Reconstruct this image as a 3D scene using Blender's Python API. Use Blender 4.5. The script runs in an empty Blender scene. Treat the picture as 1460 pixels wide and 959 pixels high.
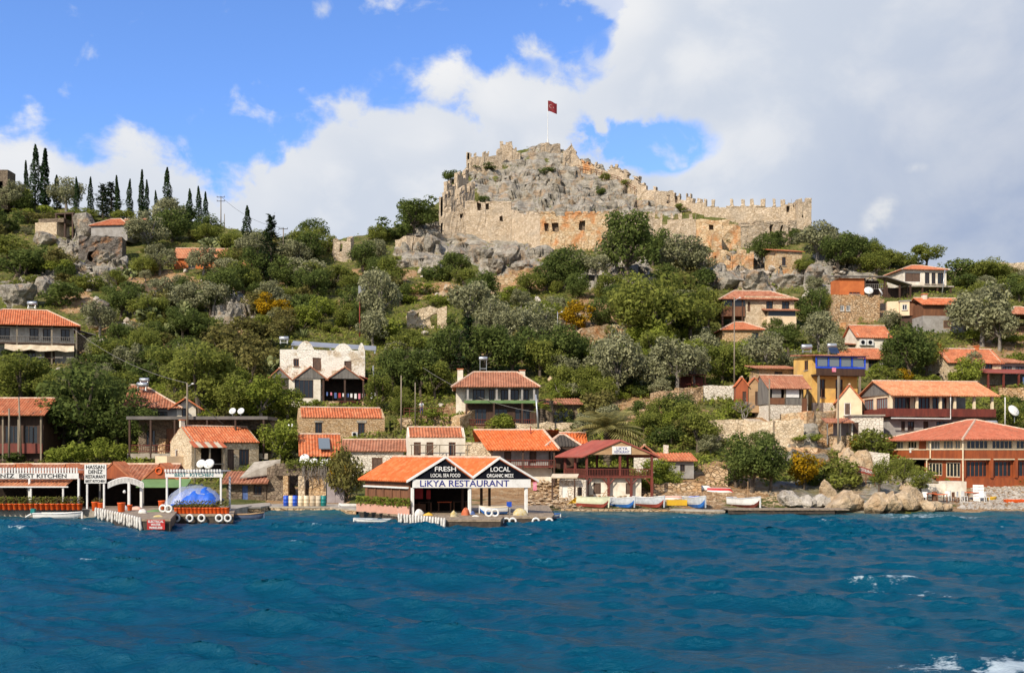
import bpy, bmesh, math, random
import numpy as np
from mathutils import Vector, Matrix

random.seed(7)
rng = np.random.default_rng(7)
SC = bpy.context.scene
COL = SC.collection
R = math.radians
PI = math.pi

# ------------------------------------------------------------------ camera
F, CX, HY, CH = 1400.0, 730.0, 645.0, 5.14        # focal length (photo px), optical axis, horizon row, eye height
cam_data = bpy.data.cameras.new('camera')
cam_data.sensor_width = 36.0
cam_data.lens = 36.0 * F / 1460.0
cam_data.shift_y = (HY - 479.5) / 1460.0
cam_data.clip_end = 20000.0
cam = bpy.data.objects.new('camera', cam_data)
cam.location = (0, 0, CH)
cam.rotation_euler = (R(90), 0, 0)
COL.objects.link(cam)
SC.camera = cam

# ------------------------------------------------------------------ sun, sky, exposure
TO_SUN = Vector((-0.47, -0.63, 0.62)).normalized()
sun_data = bpy.data.lights.new('sun', 'SUN')
sun_data.energy = 5.0
sun_data.angle = R(0.53)
sun_data.color = (1.0, 0.90, 0.75)
sun = bpy.data.objects.new('sun', sun_data)
sun.rotation_euler = (-TO_SUN).to_track_quat('-Z', 'Y').to_euler()
sun.location = (-60, -40, 90)
COL.objects.link(sun)

SC.view_settings.view_transform = 'Standard'
SC.view_settings.look = 'None'
SC.view_settings.gamma = 1.0
SC.view_settings.exposure = 0.12
SC.cycles.use_denoising = True
SC.cycles.max_bounces = 6
SC.cycles.diffuse_bounces = 3
SC.cycles.transmission_bounces = 4
SC.cycles.transparent_max_bounces = 6


class NT:
    """small wrapper for building node trees"""
    def __init__(s, tree):
        s.t = tree
        s.n = tree.nodes
        s.l = tree.links

    def node(s, typ, **kw):
        n = s.n.new(typ)
        for k, v in kw.items():
            setattr(n, k, v)
        return n

    def link(s, a, b):
        s.l.new(a, b)

    def val(s, sock, v):
        if hasattr(v, 'links'):
            s.l.new(v, sock)
        else:
            sock.default_value = v

    def math(s, op, a, b=None, c=None, clamp=False):
        n = s.node('ShaderNodeMath', operation=op, use_clamp=clamp)
        s.val(n.inputs[0], a)
        if b is not None:
            s.val(n.inputs[1], b)
        if c is not None:
            s.val(n.inputs[2], c)
        return n.outputs[0]

    def mix(s, fac, a, b, mode='MIX'):
        n = s.node('ShaderNodeMix', data_type='RGBA', blend_type=mode)
        s.val(n.inputs[0], fac)
        for sock, v in ((n.inputs[6], a), (n.inputs[7], b)):
            s.val(sock, v if hasattr(v, 'links') else (*v[:3], 1))
        return n.outputs[2]

    def noise(s, vec, scale, detail=4, rough=0.55, dist=0.0, out=0):
        n = s.node('ShaderNodeTexNoise')
        if vec is not None:
            s.link(vec, n.inputs['Vector'])
        n.inputs['Scale'].default_value = scale
        n.inputs['Detail'].default_value = detail
        n.inputs['Roughness'].default_value = rough
        n.inputs['Distortion'].default_value = dist
        return n.outputs[out]

    def step(s, v, a, b):
        n = s.node('ShaderNodeMapRange', interpolation_type='SMOOTHSTEP')
        s.val(n.inputs[0], v)
        s.val(n.inputs[1], a)
        s.val(n.inputs[2], b)
        return n.outputs[0]

    def ramp(s, fac, stops, interp='LINEAR'):
        n = s.node('ShaderNodeValToRGB')
        r = n.color_ramp
        r.interpolation = interp
        while len(r.elements) < len(stops):
            r.elements.new(0.5)
        for e, (p, c) in zip(r.elements, stops):
            e.position = p
            e.color = (*c, 1) if len(c) == 3 else c
        s.val(n.inputs[0], fac)
        return n.outputs[0]


def build_world():
    w = bpy.data.worlds.new('World')
    SC.world = w
    w.use_nodes = True
    w.cycles.sampling_method = 'MANUAL'
    w.cycles.sample_map_resolution = 512
    N = NT(w.node_tree)
    N.n.clear()
    out = N.node('ShaderNodeOutputWorld')
    bg = N.node('ShaderNodeBackground')
    N.link(bg.outputs[0], out.inputs[0])
    sky = N.node('ShaderNodeTexSky', sky_type='NISHITA', sun_disc=False)
    sky.sun_elevation = math.asin(TO_SUN.z)
    sky.sun_rotation = math.atan2(TO_SUN.x, TO_SUN.y)
    sky.altitude = 0
    sky.air_density = 1.0
    sky.dust_density = 0.25
    sky.ozone_density = 2.2
    tc = N.node('ShaderNodeTexCoord')
    d = tc.outputs['Generated']
    sep = N.node('ShaderNodeSeparateXYZ')
    N.link(d, sep.inputs[0])
    x, y, z = sep.outputs
    az = N.math('ARCTAN2', x, y)                      # 0 straight out to sea-land axis, + to the east side
    el = N.math('ARCSINE', z)
    # clear-sky blue: the physical sky, deepened a little overhead
    skyc = N.mix(1.0, sky.outputs[0], (0.122, 0.156, 0.220), 'MULTIPLY')
    # upper edge of the cloud bank as a function of azimuth
    azn = N.math('MULTIPLY_ADD', az, 1 / (2 * PI), 0.5)
    pts = [(-400, 205), (0, 192), (60, 176), (130, 160), (200, 150), (250, 160), (285, 182), (330, 196), (400, 186), (440, 140),
           (470, 100), (540, 92), (600, 92), (650, 76), (700, 80), (735, 50), (790, 62), (845, 46), (885, 0),
           (930, -80), (1050, -300), (1300, -600)]
    stops = []
    def az_el(px, py):
        a = math.atan2(px - CX, F)
        e = math.atan2((HY - py), math.hypot(px - CX, F))
        return a, e
    stops.append((0.0, (1.1 / 1.6,) * 3))
    stops.append((0.30, (0.33 / 1.6,) * 3))
    for px, py in pts:
        a, e = az_el(px, py)
        stops.append((a / (2 * PI) + 0.5, (e / 1.6,) * 3))
    stops.append((1.0, (1.1 / 1.6,) * 3))
    edge = N.math('MULTIPLY', N.ramp(azn, stops, 'LINEAR'), 1.6)
    # billows
    mp = N.node('ShaderNodeMapping')
    mp.inputs['Scale'].default_value = (1.0, 1.0, 1.35)
    N.link(d, mp.inputs[0])
    dv = mp.outputs[0]
    n1 = N.noise(dv, 7.5, 10, 0.58, 0.35)
    n2 = N.noise(dv, 22.0, 6, 0.56, 0.3)
    n3 = N.noise(dv, 3.0, 4, 0.5)
    nc = N.node('ShaderNodeTexVoronoi', feature='SMOOTH_F1')
    nc.inputs['Scale'].default_value = 15.0
    nc.inputs['Smoothness'].default_value = 0.6
    N.link(dv, nc.inputs['Vector'])
    puff = N.math('SUBTRACT', 0.45, nc.outputs['Distance'])
    def cen(v, k):
        return N.math('MULTIPLY', N.math('SUBTRACT', v, 0.5), k)
    def blob(px, py, rx, ry, k=1.0):
        a, e = az_el(px, py)
        dx = N.math('DIVIDE', N.math('SUBTRACT', az, a), rx / F)
        dy = N.math('DIVIDE', N.math('SUBTRACT', el, e), ry / F)
        r2 = N.math('ADD', N.math('MULTIPLY', dx, dx), N.math('MULTIPLY', dy, dy))
        return N.math('MULTIPLY', N.math('EXPONENT', N.math('MULTIPLY', r2, -1.0)), k)
    def total(lst):
        t = None
        for q in lst:
            t = q if t is None else N.math('ADD', t, q)
        return t
    wob = total([cen(n1, 0.21), cen(n2, 0.12), N.math('MULTIPLY', puff, 0.07)])
    dep = N.math('SUBTRACT', N.math('ADD', edge, wob), el)            # + inside the bank
    holes = total([blob(918, 208, 82, 36, 1.0), blob(845, 180, 40, 22, 0.55), blob(330, 178, 40, 20, 0.5), blob(762, 100, 34, 18, 0.5), blob(850, 56, 26, 40, 0.7)])
    holes = N.math('MULTIPLY', holes, total([cen(n2, 3.6), cen(n1, 4.2), N.math('ADD', cen(n3, 0.1), 1.0)]))
    field = dep
    wisps = total([blob(352, 155, 26, 16, 0.085), blob(466, 22, 36, 16, 0.075), blob(866, 10, 44, 24, 0.12), blob(215, 76, 30, 10, 0.06), blob(615, 46, 46, 14, 0.05)])
    wfield = total([wisps, N.math('MULTIPLY', wob, 0.9), cen(n2, 0.25)])
    mask = N.step(field, -0.006, N.math('MULTIPLY_ADD', n3, 0.06, 0.004))
    mask = N.math('MULTIPLY', mask, N.math('SUBTRACT', 1.0, N.math('MULTIPLY', N.step(holes, 0.22, 0.62), 0.96)))
    mask = N.math('MAXIMUM', mask, N.math('MULTIPLY', N.step(wfield, 0.035, 0.12), 0.75))
    # cloud shading: bright sunlit billows, blue-grey bellies, greyer rain bank to the east
    lit = N.step(total([N.math('MULTIPLY', n1, 0.6), N.math('MULTIPLY', n2, 0.25), N.math('MULTIPLY', puff, 0.35)]), 0.34, 0.60)
    top = N.math('SUBTRACT', 1.0, N.step(dep, 0.015, 0.11))
    lit = N.math('ADD', N.math('MULTIPLY', lit, 0.62), N.math('MULTIPLY', top, 0.40), clamp=True)
    cl = N.mix(lit, (0.58, 0.635, 0.73), (0.84, 0.84, 0.845))
    east = N.step(N.math('ADD', az, cen(n3, 0.45)), 0.14, 0.50)
    low = N.math('SUBTRACT', 1.0, N.step(N.math('ADD', el, cen(n3, 0.2)), 0.18, 0.44))
    grey = N.math('MULTIPLY', east, N.math('MULTIPLY_ADD', low, 0.72, 0.28))
    rain = N.mix(N.step(N.math('ADD', n1, cen(n3, 0.6)), 0.3, 0.7), (0.315, 0.39, 0.56), (0.46, 0.515, 0.63))
    cl = N.mix(N.math('MULTIPLY', grey, 0.95), cl, rain)
    gap = total([blob(1262, 292, 20, 16, 0.55), blob(1248, 322, 20, 22, 0.6), blob(1306, 240, 16, 8, 0.5)])
    gap = N.math('MULTIPLY', gap, total([cen(n2, 4.0), cen(n1, 3.0), N.math('ADD', cen(n3, 0.1), 1.0)]))
    cl = N.mix(N.math('MULTIPLY', N.step(gap, 0.12, 0.75), 0.75), cl, (0.80, 0.80, 0.79))
    # nothing but sea haze under the horizon
    fin = N.mix(mask, skyc, cl)
    N.link(fin, bg.inputs[0])
    bg.inputs[1].default_value = 1.0


build_world()

# ------------------------------------------------------------------ materials
MATS = {}


def base_mat(name):
    m = bpy.data.materials.new(name)
    m.use_nodes = True
    N = NT(m.node_tree)
    b = N.n['Principled BSDF']
    MATS[name] = m
    return m, N, b


def pos_vec(N, scale=(1, 1, 1)):
    g = N.node('ShaderNodeNewGeometry')
    if scale == (1, 1, 1):
        return g.outputs['Position']
    mp = N.node('ShaderNodeMapping')
    mp.inputs['Scale'].default_value = scale
    N.link(g.outputs['Position'], mp.inputs[0])
    return mp.outputs[0]


def add_bump(N, b, h, strength, dist):
    bp = N.node('ShaderNodeBump')
    bp.inputs['Strength'].default_value = strength
    bp.inputs['Distance'].default_value = dist
    N.link(h, bp.inputs['Height'])
    N.link(bp.outputs[0], b.inputs['Normal'])


def simple(name, c1, c2=None, scale=1.5, rough=0.75, bump=0.0, bscale=12.0, metal=0.0, spec=0.4, stretch=(1, 1, 1), lo=0.35, hi=0.65, stain=None):
    m, N, b = base_mat(name)
    v = pos_vec(N, stretch)
    c2 = c2 or tuple(k * 0.75 for k in c1)
    n = N.noise(v, scale, 6, 0.65)
    col = N.mix(N.step(n, lo, hi), c1, c2)
    if stain:
        ns = N.noise(v, scale * 0.35 + 0.2, 5, 0.6, 0.4)
        col = N.mix(N.math('MULTIPLY', N.step(ns, 0.5, 0.72), 0.7), col, stain)
    N.link(col, b.inputs['Base Color'])
    b.inputs['Roughness'].default_value = rough
    b.inputs['Metallic'].default_value = metal
    b.inputs['Specular IOR Level'].default_value = spec
    if bump:
        add_bump(N, b, N.noise(v, bscale, 5, 0.6), bump, 0.05)
    return m


def stone_mat(name, cols, mortar, scale, edge=0.06, stain=None, stain_amt=0.6, bump=0.8, plaster=None, coursed=1.5):
    m, N, b = base_mat(name)
    v0 = pos_vec(N)
    warp = N.node('ShaderNodeVectorMath', operation='MULTIPLY_ADD')
    nz = N.node('ShaderNodeTexNoise')
    nz.inputs['Scale'].default_value = scale * 0.8
    N.link(v0, nz.inputs['Vector'])
    N.link(nz.outputs['Color'], warp.inputs[0])
    warp.inputs[1].default_value = (0.35 / scale,) * 3
    N.link(v0, warp.inputs[2])
    mp = N.node('ShaderNodeMapping')
    mp.inputs['Scale'].default_value = (1, 1, coursed)
    N.link(warp.outputs[0], mp.inputs[0])
    vo = N.node('ShaderNodeTexVoronoi')
    vo.inputs['Scale'].default_value = scale
    N.link(mp.outputs[0], vo.inputs['Vector'])
    ve = N.node('ShaderNodeTexVoronoi', feature='DISTANCE_TO_EDGE')
    ve.inputs['Scale'].default_value = scale
    N.link(mp.outputs[0], ve.inputs['Vector'])
    sp = N.node('ShaderNodeSeparateColor')
    N.link(vo.outputs['Color'], sp.inputs[0])
    k = len(cols)
    col = N.ramp(sp.outputs[0], [(i / max(1, k - 1), c) for i, c in enumerate(cols)])
    fine = N.noise(v0, 9, 4, 0.6)
    col = N.mix(N.math('MULTIPLY', N.step(fine, 0.4, 0.75), 0.35), col, tuple(c * 0.55 for c in cols[0]))
    e = N.step(ve.outputs['Distance'], 0.0, edge)
    col = N.mix(e, mortar, col)
    if stain:
        ns = N.noise(v0, 0.35, 5, 0.6, 0.5)
        col = N.mix(N.math('MULTIPLY', N.step(ns, 0.48, 0.66), stain_amt), col, stain)
    if plaster:
        npz = N.noise(v0, 0.5, 6, 0.65, 0.3)
        pm = N.step(npz, 0.42, 0.50)
        col = N.mix(pm, col, plaster)
    N.link(col, b.inputs['Base Color'])
    b.inputs['Roughness'].default_value = 0.9
    b.inputs['Specular IOR Level'].default_value = 0.2
    h = N.math('ADD', e, N.math('MULTIPLY', fine, 0.5))
    add_bump(N, b, h, bump, 0.08)
    return m


def tile_mat(name, c1, c2, c3):
    m, N, b = base_mat(name)
    v = pos_vec(N)
    vo = N.node('ShaderNodeTexVoronoi')
    vo.inputs['Scale'].default_value = 3.2
    N.link(v, vo.inputs['Vector'])
    sp = N.node('ShaderNodeSeparateColor')
    N.link(vo.outputs['Color'], sp.inputs[0])
    col = N.ramp(sp.outputs[0], [(0, c1), (0.5, c2), (1, c3)])
    n = N.noise(v, 0.9, 6, 0.65)
    oi = N.node('ShaderNodeObjectInfo').outputs['Random']
    worn = N.math('MULTIPLY_ADD', oi, 0.45, 0.35)
    col = N.mix(N.math('MULTIPLY', N.step(n, 0.44, 0.7), worn), col, tuple(k * 0.5 for k in c1))
    col = N.mix(N.math('MULTIPLY', N.step(oi, 0.3, 1.0), 0.35), col, (0.36, 0.17, 0.10))
    moss = N.noise(v, 1.7, 7, 0.7)
    col = N.mix(N.math('MULTIPLY', N.step(moss, 0.56, 0.7), N.math('MULTIPLY', worn, 0.7)), col, (0.16, 0.12, 0.075))
    n2 = N.noise(v, 2.6, 4, 0.6)
    col = N.mix(N.math('MULTIPLY', N.step(n2, 0.58, 0.75), 0.35), col, (0.50, 0.33, 0.22))
    N.link(col, b.inputs['Base Color'])
    b.inputs['Roughness'].default_value = 0.85
    b.inputs['Specular IOR Level'].default_value = 0.2
    add_bump(N, b, N.noise(v, 6, 4, 0.6), 0.4, 0.04)
    return m


def leaf_mat(name, dark, light, trans=0.22, tint=None):
    m, N, b = base_mat(name)
    N.n.remove(b)
    out = N.n['Material Output']
    g = N.node('ShaderNodeNewGeometry')
    oi = N.node('ShaderNodeObjectInfo')
    rnd = N.math('MULTIPLY_ADD', g.outputs['Random Per Island'], 0.7, N.math('MULTIPLY', oi.outputs['Random'], 0.3))
    col = N.mix(rnd, dark, light)
    n = N.noise(g.outputs['Position'], 0.55, 3, 0.5)
    col = N.mix(N.math('MULTIPLY', N.step(n, 0.42, 0.68), 0.45), col, tint or tuple(k * 0.75 for k in dark))
    df = N.node('ShaderNodeBsdfDiffuse')
    tr = N.node('ShaderNodeBsdfTranslucent')
    mx = N.node('ShaderNodeMixShader')
    mx.inputs[0].default_value = trans
    N.link(col, df.inputs[0])
    N.link(N.mix(0.5, col, tuple(min(1, k * 1.6) for k in light)), tr.inputs[0])
    N.link(df.outputs[0], mx.inputs[1])
    N.link(tr.outputs[0], mx.inputs[2])
    N.link(mx.outputs[0], out.inputs[0])
    return m


def glass_mat(name, c=(0.02, 0.025, 0.03), rough=0.12):
    m, N, b = base_mat(name)
    b.inputs['Base Color'].default_value = (*c, 1)
    b.inputs['Roughness'].default_value = rough
    b.inputs['Specular IOR Level'].default_value = 0.6
    return m


# walls
simple('plaster_white', (0.78, 0.72, 0.61), (0.62, 0.55, 0.44), 1.2, 0.9, 0.3, 8, stain=(0.45, 0.38, 0.28))
simple('plaster_cream', (0.80, 0.62, 0.42), (0.70, 0.52, 0.34), 1.0, 0.9, 0.25, 8, stain=(0.55, 0.42, 0.30))
simple('plaster_yellow', (0.74, 0.46, 0.13), (0.62, 0.36, 0.10), 0.9, 0.9, 0.25, 8, stain=(0.50, 0.33, 0.14))
simple('plaster_grey', (0.36, 0.34, 0.32), (0.26, 0.24, 0.22), 1.2, 0.9, 0.25, 8)
simple('plaster_orange', (0.55, 0.16, 0.045), (0.45, 0.12, 0.035), 1.0, 0.9, 0.2, 8)
simple('concrete', (0.42, 0.37, 0.30), (0.28, 0.24, 0.19), 1.6, 0.9, 0.4, 7, stain=(0.2, 0.17, 0.13))
stone_mat('stone_house', [(0.45, 0.28, 0.14), (0.58, 0.39, 0.21), (0.64, 0.47, 0.29), (0.50, 0.34, 0.19)], (0.34, 0.21, 0.11), 3.4)
stone_mat('stone_pale', [(0.54, 0.41, 0.27), (0.68, 0.54, 0.37), (0.75, 0.62, 0.45)], (0.38, 0.28, 0.17), 2.8)
stone_mat('stone_plastered', [(0.58, 0.47, 0.33), (0.70, 0.60, 0.46)], (0.46, 0.37, 0.26), 3.2, plaster=(0.86, 0.81, 0.71))
stone_mat('stone_white', [(0.66, 0.60, 0.50), (0.78, 0.72, 0.62), (0.70, 0.62, 0.52)], (0.42, 0.34, 0.25), 2.6)
stone_mat('stone_castle', [(0.44, 0.335, 0.225), (0.54, 0.425, 0.30), (0.63, 0.51, 0.375), (0.50, 0.40, 0.29)], (0.32, 0.23, 0.14), 1.7,
          stain=(0.36, 0.30, 0.23), stain_amt=0.5)
stone_mat('stone_castle_red', [(0.50, 0.33, 0.18), (0.58, 0.43, 0.26), (0.63, 0.50, 0.34)], (0.34, 0.21, 0.11), 1.5,
          stain=(0.52, 0.20, 0.06), stain_amt=0.75)
stone_mat('stone_terrace', [(0.40, 0.26, 0.14), (0.54, 0.38, 0.23), (0.62, 0.48, 0.32)], (0.22, 0.14, 0.08), 2.2, edge=0.1, stain=(0.50, 0.26, 0.10), stain_amt=0.5, bump=1.0)
stone_mat('stone_dark', [(0.15, 0.11, 0.08), (0.22, 0.17, 0.12), (0.27, 0.21, 0.15)], (0.08, 0.06, 0.04), 2.5)
# roofs
tile_mat('tile_orange', (0.43, 0.108, 0.042), (0.52, 0.155, 0.062), (0.58, 0.22, 0.105))
tile_mat('tile_new', (0.54, 0.118, 0.032), (0.60, 0.145, 0.042), (0.63, 0.19, 0.07))
tile_mat('tile_brown', (0.30, 0.105, 0.055), (0.40, 0.155, 0.085), (0.46, 0.22, 0.13))
tile_mat('tile_salmon', (0.55, 0.20, 0.09), (0.60, 0.25, 0.12), (0.64, 0.30, 0.16))
tile_mat('tile_red', (0.42, 0.085, 0.042), (0.48, 0.11, 0.055), (0.53, 0.15, 0.085))
simple('ridge_mortar', (0.62, 0.48, 0.36), (0.50, 0.30, 0.2), 3, 0.9)
simple('sheet_red', (0.32, 0.075, 0.050), (0.25, 0.055, 0.038), 0.8, 0.7, stain=(0.26, 0.11, 0.08))
simple('sheet_grey', (0.30, 0.31, 0.33), (0.24, 0.25, 0.27), 0.8, 0.5)
simple('sheet_dark', (0.16, 0.14, 0.13), (0.11, 0.10, 0.09), 0.8, 0.7)
simple('thatch', (0.085, 0.07, 0.055), (0.045, 0.037, 0.03), 6, 0.95, 0.6, 20)
# wood and metal
simple('wood_dark', (0.075, 0.038, 0.022), (0.045, 0.022, 0.014), 3, 0.7, 0.2, 14, stretch=(1, 1, 0.2))
simple('wood_brown', (0.20, 0.085, 0.04), (0.13, 0.055, 0.028), 3, 0.7, 0.2, 14, stretch=(1, 1, 0.2))
simple('wood_red', (0.17, 0.035, 0.022), (0.11, 0.024, 0.016), 3, 0.65, 0.15, 14, stretch=(1, 1, 0.2))
simple('wood_orange', (0.36, 0.088, 0.026), (0.24, 0.058, 0.02), 2, 0.6, 0.15, 14, stretch=(1, 1, 0.25))
simple('wood_grey', (0.20, 0.185, 0.165), (0.12, 0.11, 0.10), 5, 0.85, 0.4, 14, stretch=(1, 1, 0.12))
simple('wood_tan', (0.42, 0.27, 0.14), (0.32, 0.19, 0.095), 3, 0.75, 0.2, 14, stretch=(0.3, 1, 1))
simple('wood_pole', (0.27, 0.22, 0.16), (0.17, 0.14, 0.10), 4, 0.85, 0.3, 14, stretch=(1, 1, 0.15))
simple('deck_wood', (0.33, 0.25, 0.17), (0.20, 0.15, 0.10), 4, 0.85, 0.3, 9, stretch=(1, 0.25, 1))
simple('wet_wood', (0.075, 0.055, 0.04), (0.035, 0.027, 0.02), 4, 0.5, 0.3, 9)
simple('white_paint', (0.70, 0.69, 0.66), (0.55, 0.53, 0.49), 2.5, 0.55, lo=0.45, hi=0.75)
simple('cream_paint', (0.78, 0.66, 0.46), (0.66, 0.54, 0.36), 2.5, 0.6)
simple('blue_paint', (0.022, 0.085, 0.60), (0.018, 0.06, 0.46), 2.5, 0.5)
simple('black_paint', (0.005, 0.006, 0.010), (0.008, 0.009, 0.014), 2.5, 0.9, spec=0.05)
simple('red_paint', (0.50, 0.022, 0.02), (0.36, 0.02, 0.018), 2.5, 0.5)
simple('rust_red', (0.32, 0.06, 0.04), (0.22, 0.045, 0.03), 2.5, 0.7)
simple('steel', (0.52, 0.53, 0.54), (0.40, 0.41, 0.42), 2, 0.35, metal=0.6)
simple('iron_dark', (0.06, 0.055, 0.05), (0.04, 0.035, 0.03), 2, 0.6, metal=0.3)
simple('letters_blue', (0.02, 0.025, 0.22), None, 2, 0.6)
simple('letters_black', (0.015, 0.015, 0.018), None, 2, 0.6)
simple('letters_white', (0.82, 0.81, 0.78), (0.7, 0.69, 0.66), 2, 0.6)
simple('letters_teal', (0.02, 0.20, 0.20), None, 2, 0.6)
simple('painted_shade', (0.018, 0.014, 0.012), (0.03, 0.022, 0.018), 2, 0.95, spec=0.05)  # near-black colour painted in for the shade inside rooms and porches
simple('shutter_brown', (0.13, 0.08, 0.055), (0.09, 0.055, 0.04), 3, 0.8)
simple('door_grey', (0.34, 0.29, 0.29), (0.27, 0.23, 0.23), 2, 0.8)
glass_mat('glass')
glass_mat('glass_light', (0.16, 0.19, 0.21), 0.15)
simple('solar_panel', (0.03, 0.045, 0.08), (0.02, 0.03, 0.06), 2, 0.2)
# cloth, plastic
simple('plastic_orange', (0.74, 0.12, 0.015), (0.66, 0.09, 0.012), 2, 0.45)
simple('terracotta', (0.50, 0.13, 0.05), (0.42, 0.10, 0.04), 2, 0.7)
simple('pot_pink', (0.68, 0.38, 0.28), (0.6, 0.32, 0.24), 2, 0.8)
simple('plastic_blue', (0.02, 0.09, 0.52), (0.02, 0.07, 0.42), 2, 0.4)
simple('tarp_blue', (0.025, 0.13, 0.60), (0.02, 0.09, 0.45), 2.5, 0.45, 0.4, 5)
simple('canvas_green', (0.14, 0.24, 0.09), (0.11, 0.19, 0.07), 1.2, 0.85)
simple('canvas_cream', (0.62, 0.52, 0.38), (0.48, 0.38, 0.26), 1.5, 0.9)
simple('cloth_white', (0.78, 0.77, 0.75), (0.66, 0.65, 0.64), 3, 0.9)
simple('cloth_blue', (0.10, 0.16, 0.36), (0.06, 0.1, 0.25), 3, 0.9)
simple('cloth_red', (0.48, 0.05, 0.05), (0.38, 0.035, 0.035), 3, 0.9)
simple('cloth_pink', (0.66, 0.12, 0.2), (0.7, 0.35, 0.4), 6, 0.9)
simple('flag_cloth_mark', (0.34, 0.20, 0.19), (0.28, 0.15, 0.15), 3, 0.9)
simple('flag_red', (0.20, 0.010, 0.016), (0.14, 0.008, 0.012), 1.2, 0.8)
simple('skin', (0.45, 0.26, 0.17), None, 3, 0.6)
simple('rubber_white', (0.76, 0.75, 0.72), (0.6, 0.58, 0.54), 4, 0.7)
simple('rubber_black', (0.02, 0.02, 0.022), None, 4, 0.8)
simple('rope_white', (0.70, 0.68, 0.63), (0.48, 0.45, 0.40), 5, 0.9)
simple('net_yellow', (0.50, 0.38, 0.13), (0.55, 0.48, 0.34), 4, 0.95, 0.8, 14)
simple('plastic_yellow', (0.66, 0.40, 0.02), (0.58, 0.34, 0.03), 2, 0.5)
simple('teal_paint', (0.01, 0.20, 0.19), None, 2, 0.4)
simple('boat_green', (0.60, 0.62, 0.44), (0.50, 0.5, 0.34), 3, 0.6)
simple('boat_grey', (0.50, 0.52, 0.54), (0.38, 0.40, 0.42), 3, 0.6)
simple('boat_blue', (0.03, 0.17, 0.52), (0.03, 0.12, 0.40), 3, 0.5)
simple('boat_navy', (0.10, 0.14, 0.22), (0.08, 0.1, 0.16), 3, 0.5)
# rock
def rock_mat(name, c_light, c_mid, c_dark, warm, warm_amt, scale=0.8, crack_amt=0.45, wet=False):
    m, N, b = base_mat(name)
    v = pos_vec(N)
    n = N.noise(v, scale, 9, 0.68, 0.3)
    col = N.ramp(n, [(0.28, c_dark), (0.45, c_mid), (0.62, c_light), (0.8, c_mid)])
    crack = N.node('ShaderNodeTexVoronoi', feature='DISTANCE_TO_EDGE')
    crack.inputs['Scale'].default_value = scale * 1.3
    wv = N.node('ShaderNodeVectorMath', operation='MULTIPLY_ADD')
    nz = N.node('ShaderNodeTexNoise')
    nz.inputs['Scale'].default_value = scale * 1.5
    nz.inputs['Detail'].default_value = 5
    N.link(v, nz.inputs['Vector'])
    N.link(nz.outputs['Color'], wv.inputs[0])
    wv.inputs[1].default_value = (1.1 / scale,) * 3
    N.link(v, wv.inputs[2])
    N.link(wv.outputs[0], crack.inputs['Vector'])
    e = N.step(crack.outputs['Distance'], 0.0, 0.07)
    col = N.mix(N.math('MULTIPLY', N.math('SUBTRACT', 1.0, e), crack_amt), col, c_dark)
    nw = N.noise(v, scale * 0.6, 5, 0.6, 0.6)
    col = N.mix(N.math('MULTIPLY', N.step(nw, 0.5, 0.68), warm_amt), col, warm)
    if wet:
        sw = N.node('ShaderNodeSeparateXYZ')
        N.link(v, sw.inputs[0])
        band = N.math('SUBTRACT', 1.0, N.step(N.math('ADD', sw.outputs[2], N.math('MULTIPLY', nw, 0.5)), 0.38, 0.75))
        col = N.mix(N.math('MULTIPLY', band, 0.8), col, (0.09, 0.065, 0.04))
    N.link(col, b.inputs['Base Color'])
    b.inputs['Roughness'].default_value = 0.92
    b.inputs['Specular IOR Level'].default_value = 0.2
    h = N.math('ADD', N.math('MULTIPLY', e, crack_amt * .5), N.noise(v, scale * 3, 9, 0.7))
    add_bump(N, b, h, 1.0, 0.4)
    return m
rock_mat('rock_grey', (0.40, 0.36, 0.29), (0.28, 0.25, 0.205), (0.12, 0.105, 0.085), (0.42, 0.25, 0.13), 0.55)
rock_mat('rock_shore', (0.68, 0.53, 0.36), (0.56, 0.41, 0.25), (0.32, 0.21, 0.12), (0.52, 0.28, 0.12), 0.45, 0.9, 0.28, True)
rock_mat('rock_white', (0.66, 0.60, 0.52), (0.52, 0.46, 0.38), (0.30, 0.25, 0.2), (0.52, 0.38, 0.25), 0.35, 1.0, 0.15)
rock_mat('tomb_rock', (0.24, 0.21, 0.18), (0.15, 0.13, 0.11), (0.07, 0.06, 0.05), (0.36, 0.17, 0.07), 0.8)
# vegetation
leaf_mat('leaf_olive', (0.135, 0.142, 0.070), (0.37, 0.36, 0.205), 0.2, (0.08, 0.082, 0.028))
leaf_mat('leaf_dark', (0.046, 0.070, 0.020), (0.175, 0.21, 0.056), 0.3)
leaf_mat('leaf_mid', (0.092, 0.118, 0.024), (0.29, 0.30, 0.068), 0.35)
leaf_mat('leaf_bright', (0.115, 0.155, 0.024), (0.31, 0.335, 0.062), 0.35)
leaf_mat('leaf_scrub', (0.085, 0.090, 0.022), (0.25, 0.22, 0.075), 0.25, (0.14, 0.10, 0.04))
leaf_mat('leaf_broom', (0.14, 0.11, 0.012), (0.48, 0.27, 0.012), 0.2, (0.07, 0.085, 0.012))
leaf_mat('leaf_cypress', (0.014, 0.034, 0.014), (0.052, 0.082, 0.030), 0.12)
leaf_mat('leaf_palm', (0.15, 0.155, 0.048), (0.42, 0.37, 0.15), 0.35, (0.13, 0.14, 0.04))
leaf_mat('leaf_cactus', (0.11, 0.15, 0.055), (0.33, 0.34, 0.16), 0.05, (0.16, 0.15, 0.05))
leaf_mat('leaf_dry', (0.12, 0.085, 0.045), (0.30, 0.22, 0.12), 0.15, (0.08, 0.07, 0.025))
simple('bark', (0.13, 0.10, 0.075), (0.075, 0.058, 0.042), 5, 0.95, 0.5, 14, stretch=(1, 1, 0.3))
simple('bark_grey', (0.26, 0.23, 0.20), (0.16, 0.14, 0.12), 5, 0.95, 0.5, 14, stretch=(1, 1, 0.3))

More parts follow.
